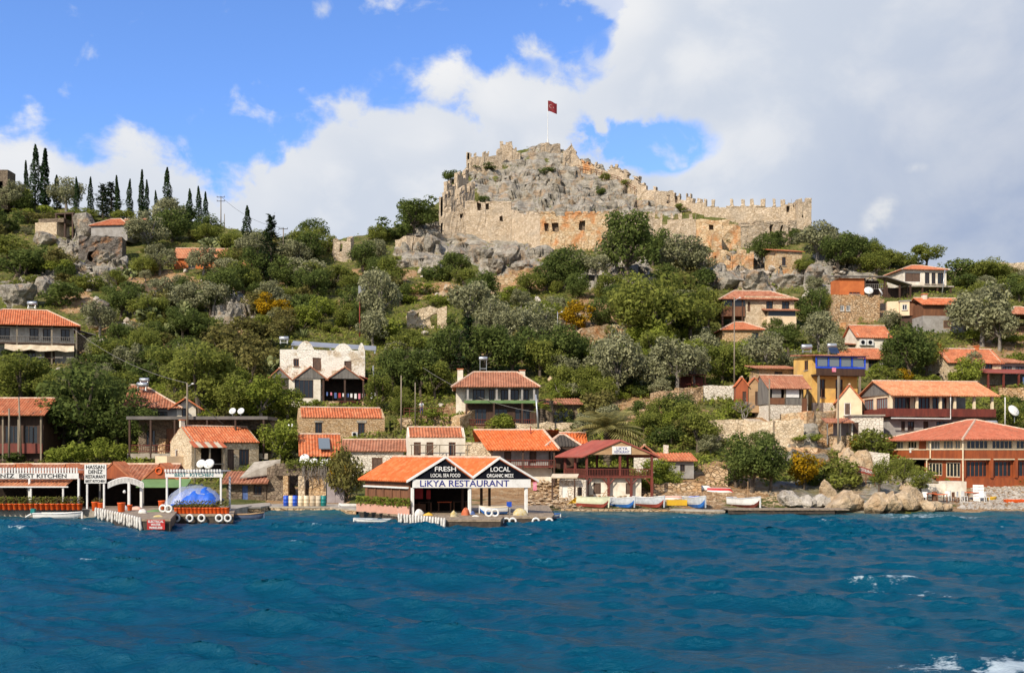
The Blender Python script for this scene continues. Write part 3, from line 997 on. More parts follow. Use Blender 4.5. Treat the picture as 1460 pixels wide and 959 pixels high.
class B:
    """a building: parts are measured in photo pixels at the building's own depth, then turned into metres"""
    def __init__(s, name, label, cat, px, py, Y=None, yaw=0.0, skew=None, group=None, pad=None, padz=0.0):
        s.Y = Y if Y else ground_depth(px, py)
        s.S = s.Y / F
        s.px, s.py = px, py
        s.loc = P(px, py, s.Y)
        s.o = thing(name, label, cat, s.loc, group)
        a, b = R(yaw), R(yaw if skew is None else skew)
        s.yaw = a
        s.ex, s.ey = (math.cos(a), math.sin(a)), (-math.sin(b), math.cos(b))
        if pad:
            x0, x1, y0, y1 = pad
            c = [s.T((x, y, 0)) for x, y in ((x0, y0), (x1, y0), (x1, y1), (x0, y1))]
            PADS.append(([(q[0] + s.loc.x, q[1] + s.loc.y) for q in c], s.loc.z + padz * s.S - 0.03))

    def T(s, v):
        x, y, z = v
        S = s.S
        return ((x * s.ex[0] + y * s.ey[0]) * S, (x * s.ex[1] + y * s.ey[1]) * S, z * S)

    def W(s, v):
        t = s.T(v)
        return Vector(t) + s.loc

    def ob(s, m, name, mat, parent=None, smooth=False):
        return m.xf(s.T).ob(name, mat, parent or s.o, smooth=smooth)

    def box(s, name, mat, x0, x1, y0, y1, z0, z1, parent=None):
        return s.ob(M().box(x0, x1, y0, y1, z0, z1), name, mat, parent)

    def opening_fill(s, A, Bp, o, t, dz=0.0):
        """window, door or shutter set into an opening"""
        kindk = o[4] if len(o) > 4 else 'w'
        fm = o[5] if len(o) > 5 else 'wood_brown'
        if kindk == 'o':
            return
        A, Bp = Vector(A[:2]), Vector(Bp[:2])
        d = (Bp - A).normalized()
        nr = Vector((-d.y, d.x))
        def bx(m, s0, s1, d0, d1, z0, z1):
            pts = []
            for z in (z0, z1):
                for a, b in ((s0, d0), (s1, d0), (s1, d1), (s0, d1)):
                    p = A + d * a + nr * b
                    pts.append((p.x, p.y, z))
            m.add(pts, [(3, 2, 1, 0), (4, 5, 6, 7), (0, 1, 5, 4), (1, 2, 6, 5), (2, 3, 7, 6), (3, 0, 4, 7)])
        s0, s1, z0, z1 = o[:4]
        k = max(0.6, min(1.3, 0.09 / s.S))
        g = 0.05
        if kindk == 'd':
            m = M()
            bx(m, s0 + g, s1 - g, t * 0.35, t * 0.6, z0, z1 - g)
            dr = s.ob(m, 'door', fm)
            m = M()
            hx = s1 - (s1 - s0) * 0.18
            bx(m, hx, hx + 0.6, t * 0.2, t * 0.35, z0 + (z1 - z0) * 0.45, z0 + (z1 - z0) * 0.45 + 1.2)
            s.ob(m, 'door_handle', 'steel', dr)
            return
        m = M()
        a, b = t * 0.15, t * 0.5
        bx(m, s0 + g, s0 + k, a, b, z0 + g, z1 - g)
        bx(m, s1 - k, s1 - g, a, b, z0 + g, z1 - g)
        bx(m, s0 + k, s1 - k, a, b, z1 - k, z1 - g)
        bx(m, s0 + k, s1 - k, a, b, z0 + g, z0 + k)
        if kindk == 's':                     # closed shutters
            w = s.ob(m, 'window', fm)
            m = M()
            mid = (s0 + s1) / 2
            bx(m, s0 + k, mid - 0.15, t * 0.3, t * 0.42, z0 + k, z1 - k)
            bx(m, mid + 0.15, s1 - k, t * 0.3, t * 0.42, z0 + k, z1 - k)
            s.ob(m, 'shutter', 'shutter_brown', w)
            return
        n = max(2, int(round((s1 - s0) / 9.0)) + 1)
        for i in range(1, n):
            c = s0 + (s1 - s0) * i / n
            bx(m, c - k * 0.35, c + k * 0.35, a + 0.1, b - 0.1, z0 + k, z1 - k)
        w = s.ob(m, 'window', fm)
        m = M()
        bx(m, s0 + k, s1 - k, t * 0.36, t * 0.42, z0 + k, z1 - k)
        s.ob(m, 'pane', 'glass' if kindk == 'w' else 'glass_light', w)
        if kindk == 'w' and (s1 - s0) < 22:
            m = M()
            bx(m, s0 - 0.8, s1 + 0.8, -0.9, t * 0.1, z0 - 1.1, z0 - 0.05)
            s.ob(m, 'sill', 'concrete', w)

    def walls(s, x0, x1, y0, y1, z0, z1, mat, t=3.5, f=(), l=(), r=(), gable=None, zr=0.0, jit=0.0, cell=None, name='wall', bk=()):
        m = M()
        t = min(t, (y1 - y0) * 0.3, (x1 - x0) * 0.3)
        sides = (((x0, y0), (x1, y0), f), ((x0, y1 - t), (x0, y0 + t), l), ((x1, y0 + t), (x1, y1 - t), r), ((x1, y1), (x0, y1), bk))
        for A, Bp, ops in sides:
            panel(m, A, Bp, z0, z1, t, ops, jit=jit, cell=cell)
        if gable == 'x':
            for x in (x0, x1 - t):
                m.slab([(x, y0, z1 - 0.01), (x, y1, z1 - 0.01), (x, (y0 + y1) / 2, zr)], (t, 0, 0))
        elif gable == 'y':
            for y in (y0, y1 - t):
                m.slab([(x0, y, z1 - 0.01), (x1, y, z1 - 0.01), ((x0 + x1) / 2, y, zr)], (0, t, 0))
        w = s.ob(m, name, mat)
        for A, Bp, ops in sides:
            for o in ops:
                s.opening_fill(A, Bp, o, t)
        return w

    def tiles(s):
        return max(2.2, 0.30 / s.S), 0.055 / s.S

    def roof(s, planes, mat, ridge=(), rows=6, thick=None, name='roof', rmat='ridge_mortar'):
        per, amp = s.tiles()
        m = M()
        for A, Bp, up, ta, tb in planes:
            slope(m, A, Bp, up, ta, tb, per, amp, rows, thick or 0.10 / s.S)
        r = s.ob(m, name, mat)
        if ridge:
            m = M()
            for a, b in ridge:
                m.tube([a, b], 0.13 / s.S, 6)
            s.ob(m, 'ridge_cap', rmat, r)
        return r

    def gable(s, x0, x1, y0, y1, ze, zr, axis, mat, oh=4.0, og=3.0, name='roof', ridge=True):
        if axis == 'x':
            h = (y1 - y0) / 2
            k = (zr - ze) / h
            zl = ze - oh * k
            up = h + oh
            pl = [((x0 - og, y0 - oh, zl), (x1 + og, y0 - oh, zl), (0, up, zr - zl), 0, 0),
                  ((x1 + og, y1 + oh, zl), (x0 - og, y1 + oh, zl), (0, -up, zr - zl), 0, 0)]
            rg = [((x0 - og, (y0 + y1) / 2, zr), (x1 + og, (y0 + y1) / 2, zr))]
        else:
            h = (x1 - x0) / 2
            k = (zr - ze) / h
            zl = ze - oh * k
            up = h + oh
            pl = [((x0 - oh, y1 + og, zl), (x0 - oh, y0 - og, zl), (up, 0, zr - zl), 0, 0),
                  ((x1 + oh, y0 - og, zl), (x1 + oh, y1 + og, zl), (-up, 0, zr - zl), 0, 0)]
            rg = [(((x0 + x1) / 2, y0 - og, zr), ((x0 + x1) / 2, y1 + og, zr))]
        return s.roof(pl, mat, rg if ridge else (), name=name)

    def hip(s, x0, x1, y0, y1, ze, zr, mat, oh=5.0, k=1.0, name='roof'):
        x0, x1, y0, y1 = x0 - oh, x1 + oh, y0 - oh, y1 + oh
        Lx, Ly = x1 - x0, y1 - y0
        dz = zr - ze
        if Lx >= Ly:
            h = Ly / 2
            q = min(h * k, Lx / 2 - 0.01)
            c = (y0 + y1) / 2
            pl = [((x0, y0, ze), (x1, y0, ze), (0, h, dz), q / Lx, q / Lx), ((x1, y1, ze), (x0, y1, ze), (0, -h, dz), q / Lx, q / Lx),
                  ((x0, y1, ze), (x0, y0, ze), (q, 0, dz), .5, .5), ((x1, y0, ze), (x1, y1, ze), (-q, 0, dz), .5, .5)]
            a, b = (x0 + q, c, zr), (x1 - q, c, zr)
        else:
            h = Lx / 2
            q = min(h * k, Ly / 2 - 0.01)
            c = (x0 + x1) / 2
            pl = [((x0, y1, ze), (x0, y0, ze), (h, 0, dz), q / Ly, q / Ly), ((x1, y0, ze), (x1, y1, ze), (-h, 0, dz), q / Ly, q / Ly),
                  ((x0, y0, ze), (x1, y0, ze), (0, q, dz), .5, .5), ((x1, y1, ze), (x0, y1, ze), (0, -q, dz), .5, .5)]
            a, b = (c, y0 + q, zr), (c, y1 - q, zr)
        near = sorted([(x0, y0), (x1, y0), (x0, y1), (x1, y1)], key=lambda p: (p[0] - a[0]) ** 2 + (p[1] - a[1]) ** 2)
        rg = [(a, b)]
        for cx_, cy_ in ((x0, y0), (x1, y0), (x0, y1), (x1, y1)):
            tgt = a if (cx_ - a[0]) ** 2 + (cy_ - a[1]) ** 2 <= (cx_ - b[0]) ** 2 + (cy_ - b[1]) ** 2 else b
            rg.append(((cx_, cy_, ze), tgt))
        return s.roof(pl, mat, rg, name=name)

    def shed(s, x0, x1, y0, y1, zf, zb, mat, name='roof', rows=4):
        return s.roof([((x0, y0, zf), (x1, y0, zf), (0, y1 - y0, zb - zf), 0, 0)], mat, (), rows, name=name)

    def sheet(s, name, mat, x0, x1, y0, y1, zf, zb, th=1.2, parent=None):
        return s.ob(M().slab([(x0, y0, zf), (x1, y0, zf), (x1, y1, zb), (x0, y1, zb)], (0, 0, th)), name, mat, parent)

    def posts(s, pts, z0, z1, mat, r=1.0, name='post'):
        for x, y in pts:
            s.ob(M().box(x - r, x + r, y - r, y + r, z0, z1), name, mat)

    def railing(s, x0, y0, x1, y1, z0, z1, mat, step=3.0, name='railing'):
        m = M()
        d = math.hypot(x1 - x0, y1 - y0)
        n = max(2, int(d / step))
        for z in (z0 + 0.6, z1 - 0.5):
            m.tube([(x0, y0, z), (x1, y1, z)], 0.55, 4)
        for i in range(n + 1):
            x, y = x0 + (x1 - x0) * i / n, y0 + (y1 - y0) * i / n
            m.tube([(x, y, z0), (x, y, z1 - 0.5)], 0.38, 4)
        return s.ob(m, name, mat)

    def chimney(s, x, y, z0, z1, w=5, mat='plaster_white'):
        c = s.ob(M().box(x - w / 2, x + w / 2, y - w / 2, y + w / 2, z0, z1), 'chimney', mat)
        s.ob(M().box(x - w / 2 - 0.8, x + w / 2 + 0.8, y - w / 2 - 0.8, y + w / 2 + 0.8, z1 + 0.02, z1 + 1.4), 'chimney_cap', 'tile_orange', c)

    def text(s, body, x, y, z, size, mat, parent=None, name='lettering', width=None, bold=0.0):
        cu = bpy.data.curves.new(name, 'FONT')
        cu.body = body
        cu.align_x = 'CENTER'
        cu.align_y = 'CENTER'
        cu.size = size * s.S
        cu.extrude = 0.01
        cu.offset = bold
        cu.materials.append(MATS[mat])
        tmp = bpy.data.objects.new(name, cu)
        COL.objects.link(tmp)
        bpy.context.view_layer.update()
        me = bpy.data.meshes.new_from_object(tmp.evaluated_get(bpy.context.evaluated_depsgraph_get()))
        bpy.data.objects.remove(tmp)
        bpy.data.curves.remove(cu)
        me.name = name
        o = link(name, me, parent or s.o, s.T((x, y, z)))
        o.rotation_euler = (R(90), 0, s.yaw)
        if width:
            xs = [v.co.x for v in me.vertices]
            w = max(xs) - min(xs)
            o.scale = (width * s.S / w, 1, 1)
        return o


# ------------------------------------------------------------------ small fittings
def satellite_dish(label, px, py, Y, r_px, az=25, group='satellite dishes on roofs', stalk=1.4):
    S = Y / F
    r = r_px * S
    base = P(px, py, Y)
    o = thing('satellite_dish', label, 'satellite dish', base - Vector((0, 0, r * stalk)), group, R(az))
    m = M()
    prof = [(r * math.sin(a), -r * 0.22 * (1 - math.cos(a * 1.2))) for a in np.linspace(0.02, PI / 2, 6)]
    m.lathe(prof, 16)
    m.lathe([(q, z + 0.02) for q, z in prof], 16)
    rot = Matrix.Rotation(R(62), 3, 'X')
    m.xf(lambda v: tuple(rot @ Vector(v) + Vector((0, 0, r * stalk))))
    m.ob('dish', 'white_paint', o, smooth=True)
    M().tube([(0, 0.06, 0), (0, 0.06, r * stalk)], 0.035, 6).ob('mast', 'steel', o)
    M().tube([(0, -0.02, r * stalk - r * 0.9), (0, -r * 0.8, r * stalk + 0.1)], 0.018, 4).ob('feed_arm', 'iron_dark', o)
    return o


def solar_heater(label, px, py, Y, w_px, tilt_panel=True, group='solar water heaters on roofs', rz=0.0, post=0.0):
    S = Y / F
    w = w_px * S
    o = thing('solar_water_heater', label, 'water heater', P(px, py, Y) - Vector((0, 0, post)), group, rz)
    r = w * 0.24
    m = M()
    m.tube([(-w / 2, 0, post + r * 2.4), (-w / 2 + 0.04, 0, post + r * 2.4), (w / 2 - 0.04, 0, post + r * 2.4), (w / 2, 0, post + r * 2.4)], [r * 0.8, r, r, r * 0.8], 14)
    m.ob('tank', 'steel', o, smooth=True)
    m = M()
    for x in (-w * 0.38, w * 0.38):
        m.tube([(x, 0.15, 0), (x, 0.1, post + r * 2)], 0.035, 5)
        m.tube([(x, -0.25, 0), (x, -0.1, post + r * 2)], 0.035, 5)
    m.box(-w * .40, w * .40, .11, .17, post * .5 + r * .5, post * .5 + r * .5 + .05)
    m.box(-w * .40, w * .40, -.24, -.18, post * .5 + r * .5, post * .5 + r * .5 + .05)
    m.ob('stand', 'steel', o)
    if tilt_panel:
        M().slab([(-w * 0.48, -1.3, 0.05), (w * 0.48, -1.3, 0.05), (w * 0.48, -0.3, post + r * 1.3), (-w * 0.48, -0.3, post + r * 1.3)], (0, 0, 0.06)).ob('collector_panel', 'solar_panel', o)
    return o


def air_conditioner(b, x, y, z, w=9, h=8):
    c = b.ob(M().box(x, x + w, y - 4, y - 0.05, z, z + h), 'air_conditioner', 'white_paint')
    m = M()
    m.lathe([(h * 0.36, 0), (h * 0.36, 0.5), (h * 0.12, 0.6)], 12)
    m.xf(lambda v: (x + w * 0.42 + v[0], y - 4.0 - v[2], z + h * 0.5 + v[1]))
    b.ob(m, 'fan_grille', 'black_paint', c)


def utility_pole(label, px, py_base, py_top, Y=None, r=0.11, arms=0, lean=0.0, lamp=False, mat='wood_pole', group='utility poles', ybias=0.0):
    Y = (Y or ground_depth(px, py_base)) + ybias
    base = P(px, py_base, Y)
    h = (py_base - py_top) * Y / F
    o = thing('utility_pole', label, 'pole', base - Vector((0, 0, 0.3)), group)
    top = (lean * h, 0, h + 0.3)
    M().tube([(0, 0, 0), top], [r * 1.15, r * 0.75], 8).ob('shaft', mat, o, smooth=True)
    for k in range(arms):
        z = h + 0.1 - k * 0.9
        arm = M().box(top[0] - 0.9, top[0] + 0.9, -0.13, -0.03, z - 0.06, z + 0.06).ob('crossarm', 'iron_dark', o)
        for x in (-0.85, 0, 0.85):
            M().lathe([(0.03, 0), (0.07, 0.05), (0.07, 0.2), (0.02, 0.26)], 8, (top[0] + x, -0.08, z + 0.06)).ob('insulator', 'glass_light', arm)
    if lamp:
        M().tube([(top[0], 0, h - 0.1), (top[0] + 0.6, -0.2, h + 0.2)], 0.04, 5).ob('lamp_arm', 'steel', o)
        M().lathe([(0.05, 0), (0.16, 0.06), (0.12, 0.16), (0.02, 0.2)], 10, (top[0] + 0.65, -0.2, h + 0.12)).ob('lamp_head', 'white_paint', o)
    return base + Vector((top[0], 0, h))


def cable(label, a, b, sag, r=0.022, mat='iron_dark'):
    a, b = Vector(a), Vector(b)
    pts = []
    for i in range(15):
        t = i / 14
        p = a.lerp(b, t)
        p.z -= sag * 4 * t * (1 - t)
        pts.append(p - a)
    o = M().tube(pts, r, 5).ob('overhead_cable', mat, None, a)
    return tag(o, label, 'cable', 'overhead cables')

# ================================================================== BUILDINGS
def win_row(x0, x1, n, w, z0, z1, k='w', fm='wood_brown'):
    g = (x1 - x0) / n
    return [(x0 + g * (i + .5) - w / 2, x0 + g * (i + .5) + w / 2, z0, z1, k, fm) for i in range(n)]


# ---- orange two-storey restaurant on the eastern shore
b = B('shore_restaurant', 'orange timber two-storey restaurant with red hipped roof above the shore boulders', 'restaurant', 1374, 693, 98, yaw=15, pad=(-10, 175, -6, 180))
b.walls(0, 170, 0, 171, 52, 68, 'cream_paint', 3, name='upper_wall',
        f=[(5, 42, 53, 66, 'w', 'cream_paint'), (48, 84, 53, 66, 'w', 'cream_paint'), (90, 126, 53, 66, 'w', 'cream_paint'), (132, 166, 53, 66, 'w', 'cream_paint')],
        l=[(4, 34, 54, 66, 'g', 'white_paint'), (44, 66, 54, 66, 'w', 'cream_paint'), (70, 88, 52, 66, 'd', 'wood_orange'), (92, 118, 53, 66, 'g', 'white_paint'), (124, 146, 53, 66, 'g', 'cream_paint'), (149, 161, 53, 66, 'g', 'cream_paint')])
b.box('balcony_parapet', 'wood_orange', -5, 172, -5, 175, 39.5, 51.9)
b.walls(0, 170, 0, 84, 12.1, 39.4, 'wood_orange', 3, name='lower_wall',
        f=[(5, 40, 13, 36, 'w', 'wood_orange'), (46, 82, 13, 36, 'w', 'wood_orange'), (88, 124, 13, 36, 'w', 'wood_orange'), (130, 166, 13, 36, 'w', 'wood_orange')],
        l=[(6, 36, 14, 33, 'w', 'cream_paint'), (44, 74, 12.5, 34, 'w', 'cream_paint')])
b.ob(M().box(-5.6, 172.6, -5.6, 175.6, 52.0, 53.2), 'pale_band', 'cream_paint')
b.ob(M().box(-5.4, 172.4, -5.4, 175.4, 37.8, 39.4), 'pale_band', 'cream_paint')
b.box('lower_parapet', 'wood_orange', -4, 172, -4, 86, -2, 12)
b.posts([(-3, -3), (43, -4), (85, -4), (127, -4)], 12, 39.4, 'wood_orange', 2.2)
b.ob(M().tube([(-7, -7, 66), (-7, -7, 0)], 1.0, 6), 'drain_pipe', 'cream_paint')
b.ob(M().tube([(-7, 62, 66), (-7, 62, 40), (-7, 70, 36), (-7, 70, 2)], 1.0, 6), 'drain_pipe', 'cream_paint')
b.hip(0, 170, 0, 171, 67, 98, 'tile_red', 12, 0.92)
air_conditioner(b, -5.5, 112, 48, 7, 7)

# ---- long balcony house behind it
b = B('balcony_house', 'long house with salmon tiled roof, grey timber gable and dark red balcony', 'house', 1268, 622, 112, yaw=8, pad=(-6, 165, -8, 95))
b.walls(0, 155, 0, 87, 0, 26, 'plaster_grey', 4, name='lower_wall', f=[(18, 24, 8, 22, 'w', 'wood_dark'), (28, 38, 8, 22, 'w', 'wood_dark'), (52, 60, 0, 22, 'd', 'wood_dark'), (72, 98, 2, 22, 'w', 'wood_dark'), (110, 140, 2, 22, 'w', 'wood_dark')])
b.box('balcony_floor', 'wood_dark', -4, 158, -12, 87, 26.1, 28)
b.ob(M().box(-5, 156, -13.5, -12.1, 28.1, 39.5).box(-6.2, -5.05, -13, 84, 28.1, 39.5), 'balcony_parapet', 'wood_red')
b.walls(0, 92, 0, 87, 28.1, 62, 'plaster_cream', 4, name='upper_wall', f=[(8, 32, 34, 56, 'w', 'wood_red'), (38, 62, 34, 56, 'w', 'wood_red'), (66, 88, 34, 56, 'w', 'wood_red')], l=[(10, 38, 40, 56, 'g', 'wood_red'), (46, 78, 40, 56, 'g', 'wood_red')])
b.box('veranda_back_wall', 'plaster_grey', 92.1, 156, 60, 64, 28.1, 60)
b.posts([(-3, -10), (36, -10), (72, -10), (94, -10), (124, -10), (152, -10)], 28.1, 60, 'cream_paint', 1.6)
b.ob(M().tube([(84, -16, 59), (84, -16, 25), (-6, -16, 25.5)], 1.0, 6), 'drain_pipe', 'white_paint')
b.ob(M().slab([(-2, -13, 60), (-2, 88, 60), (-2, 37, 81)], (2, 0, 0)), 'gable_boards', 'wood_grey')
b.gable(-2, 156, -13, 88, 60, 82, 'x', 'tile_salmon', 5, 4)
solar_heater('pale horizontal solar tank beside the long balcony house', 1413, 612, 112, 16, False)
satellite_dish('large white satellite dish on a mast behind the orange restaurant', 1447, 584, 113, 9, 20, stalk=2.0)
utility_pole('thin white pole beside the large satellite dish', 1433, 606, 566, 112, 0.07, mat='white_paint', group=None)

# ---- pink gabled house and white outbuilding
b = B('gabled_house', 'small pale pink house with pointed gable and white shuttered window', 'house', 1193, 608, 117, yaw=-16, pad=(-4, 40, -6, 60))
b.walls(0, 34, 0, 60, -6, 38, 'plaster_cream', 3, gable='y', zr=59, f=[(10, 19, 16, 34, 's', 'white_paint')])
b.gable(0, 34, 0, 60, 38, 60, 'y', 'tile_orange', 3, 2)
b = B('outbuilding', 'low whitewashed rubble outbuilding with a rusty lean-to beside the pink gabled house', 'outbuilding', 1214, 626, 110, yaw=-6, pad=(-40, 46, -4, 40))
b.walls(0, 44, 0, 40, -4, 33, 'stone_white', 3, f=[(2, 10, -2, 24, 'd', 'wood_dark')])
b.box('flat_roof', 'concrete', -2, 46, -3, 42, 33.1, 35)
b.shed(-38, 1, -14, 20, 24, 31, 'tile_brown', 'lean_to_roof')
b.posts([(-36, -12), (-18, -12)], -8, 24, 'wood_grey', 0.8)
b.box('lean_to_wall', 'door_grey', -22, -1, 14, 16, -6, 26)

# ---- yellow house with blue balcony
b = B('yellow_house', 'yellow plastered house with bright blue glazed balcony and solar panels', 'house', 1158, 588, 121, yaw=10, pad=(-4, 78, -10, 64))
b.walls(0, 70, 0, 58, -4, 82, 'plaster_yellow', 3.5, f=[(10, 20, 22, 48, 'w', 'wood_brown'), (36, 47, 18, 48, 'w', 'wood_brown'), (12, 30, 62, 78, 'w', 'blue_paint'), (36, 64, 62, 78, 'w', 'blue_paint')], l=[(30, 42, 62, 76, 'w', 'wood_brown')])
b.box('stone_base', 'stone_white', -1, 40, -4, -0.1, -8, 14)
b.box('balcony_floor', 'wood_dark', -2, 74, -15, -0.1, 52, 54)
b.ob(M().box(-1, 73, -15, -13.6, 54.1, 62), 'balcony_boards', 'wood_dark')
m = M()
m.box(-2, 74, -15.4, -13.4, 62.1, 64.6)
m.box(-2, 74, -15.4, -13.4, 78, 80)
for x in (-2, 16.4, 34.4, 52.4, 72.2):
    m.box(x, x + 1.8, -15.3, -13.5, 65, 77.5)
b.ob(m, 'balcony_frame', 'blue_paint')
for x0, x1 in ((1, 15.5), (19, 33.5), (37, 51.5), (55, 71)):
    b.box('pane', 'glass_light', x0, x1, -14.6, -14.3, 65.1, 77.4)
    b.box('curtain', 'cloth_white', x0 + 1, x0 + (x1 - x0) * .42, -13.2, -12.9, 65, 77)
b.posts([(3, -13), (34, -13), (66, -13)], -10, 52, 'wood_pole', 1.3)
b.shed(-5, 78, -19, 60, 80.5, 87, 'tile_brown')
cl = b.ob(M().box(22, 28, -16.2, -15.6, 57, 63), 'hung_cloth', 'cloth_pink')
solar_heater('solar tank on stand with blue panels on the yellow house roof', 1186, 500, 122, 13, True, post=0.5)
solar_heater('weathered water tank lying on the yellow house roof corner', 1150, 503, 122.5, 15, False)

b = B('stone_annex', 'brown stone annex with thin sloping tile roof beside the yellow house', 'house', 1082, 550, 126, yaw=6, pad=(-2, 56, -4, 44))
b.walls(0, 54, 0, 40, -10, 24, 'stone_house', 3, f=[(23, 35, 10, 21, 'w', 'wood_dark')])
b.shed(-6, 57, -7, 44, 25, 33, 'tile_brown')
b = B('timber_veranda_house', 'low house with brown tile roof, grey plank gable and cloth-hung veranda', 'house', 1095, 594, 117.5, yaw=12, pad=(-30, 70, -8, 44))
b.walls(0, 62, 0, 42, -6, 18, 'stone_white', 3)
b.walls(0.2, 61.8, 12, 42, 18.1, 44, 'painted_shade', 2, name='upper_wall')  # coloured near-black to paint in the veranda's shade
b.ob(M().slab([(0, -2, 18.1), (0, 44, 18.1), (0, 44, 44), (0, 21, 60), (0, -2, 44)], (-1.5, 0, 0)), 'plank_gable', 'wood_grey')
b.box('parapet', 'wood_brown', 0, 26, -1, 0.6, 18.1, 27)
b.box('parapet', 'wood_grey', 26.2, 52, -1, 0.6, 18.1, 27)
b.box('door', 'wood_brown', 52.4, 60, -1, 0.6, 2, 27)
b.posts([(1, 0), (26, 0), (52, 0), (61, 0)], 18, 44, 'wood_pole', 1.0)
b.box('hung_cloth', 'plaster_grey', 6, 20, -0.6, -0.2, 27.5, 41)
b.box('hung_cloth', 'cloth_white', 28, 48, -0.6, -0.2, 28, 42)
b.gable(0, 62, -2, 44, 44, 61, 'x', 'tile_brown', 5, 3)
for i, (px, w, lab) in enumerate(((1049, 17, 'small orange-brown timber shed with pointed tile roof, beside a white wall'), (1066, 19, 'small tan timber shed with pointed tile roof next to the plank gable'))):
    b = B('timber_shed', lab, 'shed', px, 580, 120, yaw=-8, pad=(-1, w + 1, -2, 30))
    b.walls(0, w, 0, 30, -8, 32, 'wood_orange' if i == 0 else 'wood_tan', 2, gable='y', zr=42, f=[(w * .55, w * .85, 2, 22, 'd', 'wood_dark')])
    b.gable(0, w, 0, 30, 32, 43, 'y', 'tile_orange', 2, 2)

# ---- two-storey stone house high on the slope
b = B('hipped_stone_house', 'two-storey pale stone house with brown hipped roof and overhanging timber bay', 'house', 1062, 470, yaw=4, pad=(-40, 80, -6, 66))
b.walls(0, 72, 0, 56, -8, 48, 'stone_pale', 3.5, f=[(4, 8, 26, 40, 's', 'wood_brown'), (31, 41, 28, 41, 'w', 'wood_dark'), (54, 65, 28, 41, 'w', 'wood_dark')])
b.box('timber_bay', 'wood_brown', -34, -0.2, -2, 30, 19, 33)
b.ob(M().box(-34, -0.2, -1.6, 29, 33.1, 42), 'bay_glazing', 'glass')
b.posts([(-33, -1), (-18, -1), (-4, -1)], -10, 46, 'wood_dark', 1.1)
b.hip(-34, 73, -2, 58, 43, 60, 'tile_brown', 4, 0.9)
b.box('porch_room', 'plaster_cream', 28, 70, -14, -0.2, 0, 18)
b.box('porch_screen', 'glass', 30, 69, -13, -0.2, 18.1, 26)
b.shed(24, 74, -18, 0, 26, 30, 'tile_brown', 'porch_roof')
b.ob(M().slab([(31, -6, 42.5), (43, -6, 42.5), (43, -0.2, 44.5), (31, -0.2, 44.5)], (0, 0, .7)), 'awning', 'wood_orange')
b.ob(M().slab([(54, -6, 42.5), (66, -6, 42.5), (66, -0.2, 44.5), (54, -0.2, 44.5)], (0, 0, .7)), 'awning', 'wood_orange')
b = B('small_hipped_house', 'small square stone house with low orange hipped roof beneath the timber bay', 'house', 1030, 486, pad=(-3, 62, -4, 50))
b.walls(0, 58, 0, 46, -6, 16, 'stone_house', 3, f=[(42, 52, 2, 12, 'w', 'wood_dark')])
b.hip(0, 58, 0, 46, 16, 30, 'tile_orange', 4)

# ---- orange house on a stone retaining wall
b = B('retaining_wall', 'tall tan rubble retaining wall with two small windows under the orange hut', 'wall', 1188, 458, yaw=3, pad=(-2, 72, 0, 40))
b.walls(0, 68, 0, 40, -8, 38, 'stone_terrace', 4, f=[(10, 16, 15, 23, 'w', 'white_paint'), (19, 25, 15, 23, 'w', 'white_paint')], jit=0.4, cell=9)
rw = b
b = B('orange_hut', 'orange plastered hut with flat brown roof and shaded porch on the rubble wall', 'hut', 1197, 420, rw.Y + 0.6, yaw=3, pad=(-2, 75, 0, 36), padz=-0.3)
b.walls(0, 36, 0, 34, 0, 24, 'plaster_orange', 3, f=[(14, 30, 1, 4, 'w', 'wood_orange')])
b.box('porch_wall', 'wood_dark', 36.2, 66, 20, 22, 0, 24)
b.railing(36, 1, 66, 1, 8, 16, 'wood_grey')
b.posts([(37, 1), (66, 1)], 0, 24, 'wood_dark', 1)
b.sheet('roof', 'sheet_dark', -4, 70, -5, 38, 25, 32, 1.5)
satellite_dish('round white satellite dish in front of the orange hut', 1239, 413, rw.Y, 6.5, -5)
satellite_dish('tilted white satellite dish at the corner of the rubble wall', 1257, 415, rw.Y + 0.4, 5.5, 60)

b = B('hilltop_house', 'cream hilltop house with orange hipped roof and dark windows under a round tree', 'house', 1288, 418, yaw=5, pad=(-6, 72, -10, 54))
b.walls(0, 64, 0, 50, 12, 34, 'plaster_white', 3, f=[(2, 26, 16, 30, 's', 'white_paint'), (32, 39, 14, 30, 'w', 'wood_dark'), (42, 48, 14, 30, 'w', 'wood_dark'), (51, 60, 14, 30, 'w', 'wood_dark')])
b.box('lower_wall', 'stone_dark', 0, 64, 4, 48, -12, 11.9)
b.box('terrace_floor', 'concrete', -2, 70, -10, 3.9, 8, 10)
b.posts([(2, -8), (24, -8), (46, -8), (66, -8)], -10, 8, 'wood_dark', 1)
b.hip(0, 64, 0, 50, 34, 45, 'tile_orange', 4)
b = B('open_shed', 'dark open-fronted shed with black sloping roof between orange hut and hilltop house', 'shed', 1262, 424, yaw=5, pad=(-2, 40, -4, 30))
b.ob(M().slab([(0, 0, 30), (40, 0, 18), (40, 30, 20), (0, 30, 33)], (0, 0, 1.4)), 'roof', 'sheet_dark')
b.box('back_wall', 'wood_dark', 2, 38, 24, 26, -6, 18)
b.posts([(3, 1), (22, 1), (38, 1)], -8, 18, 'wood_dark', 1)

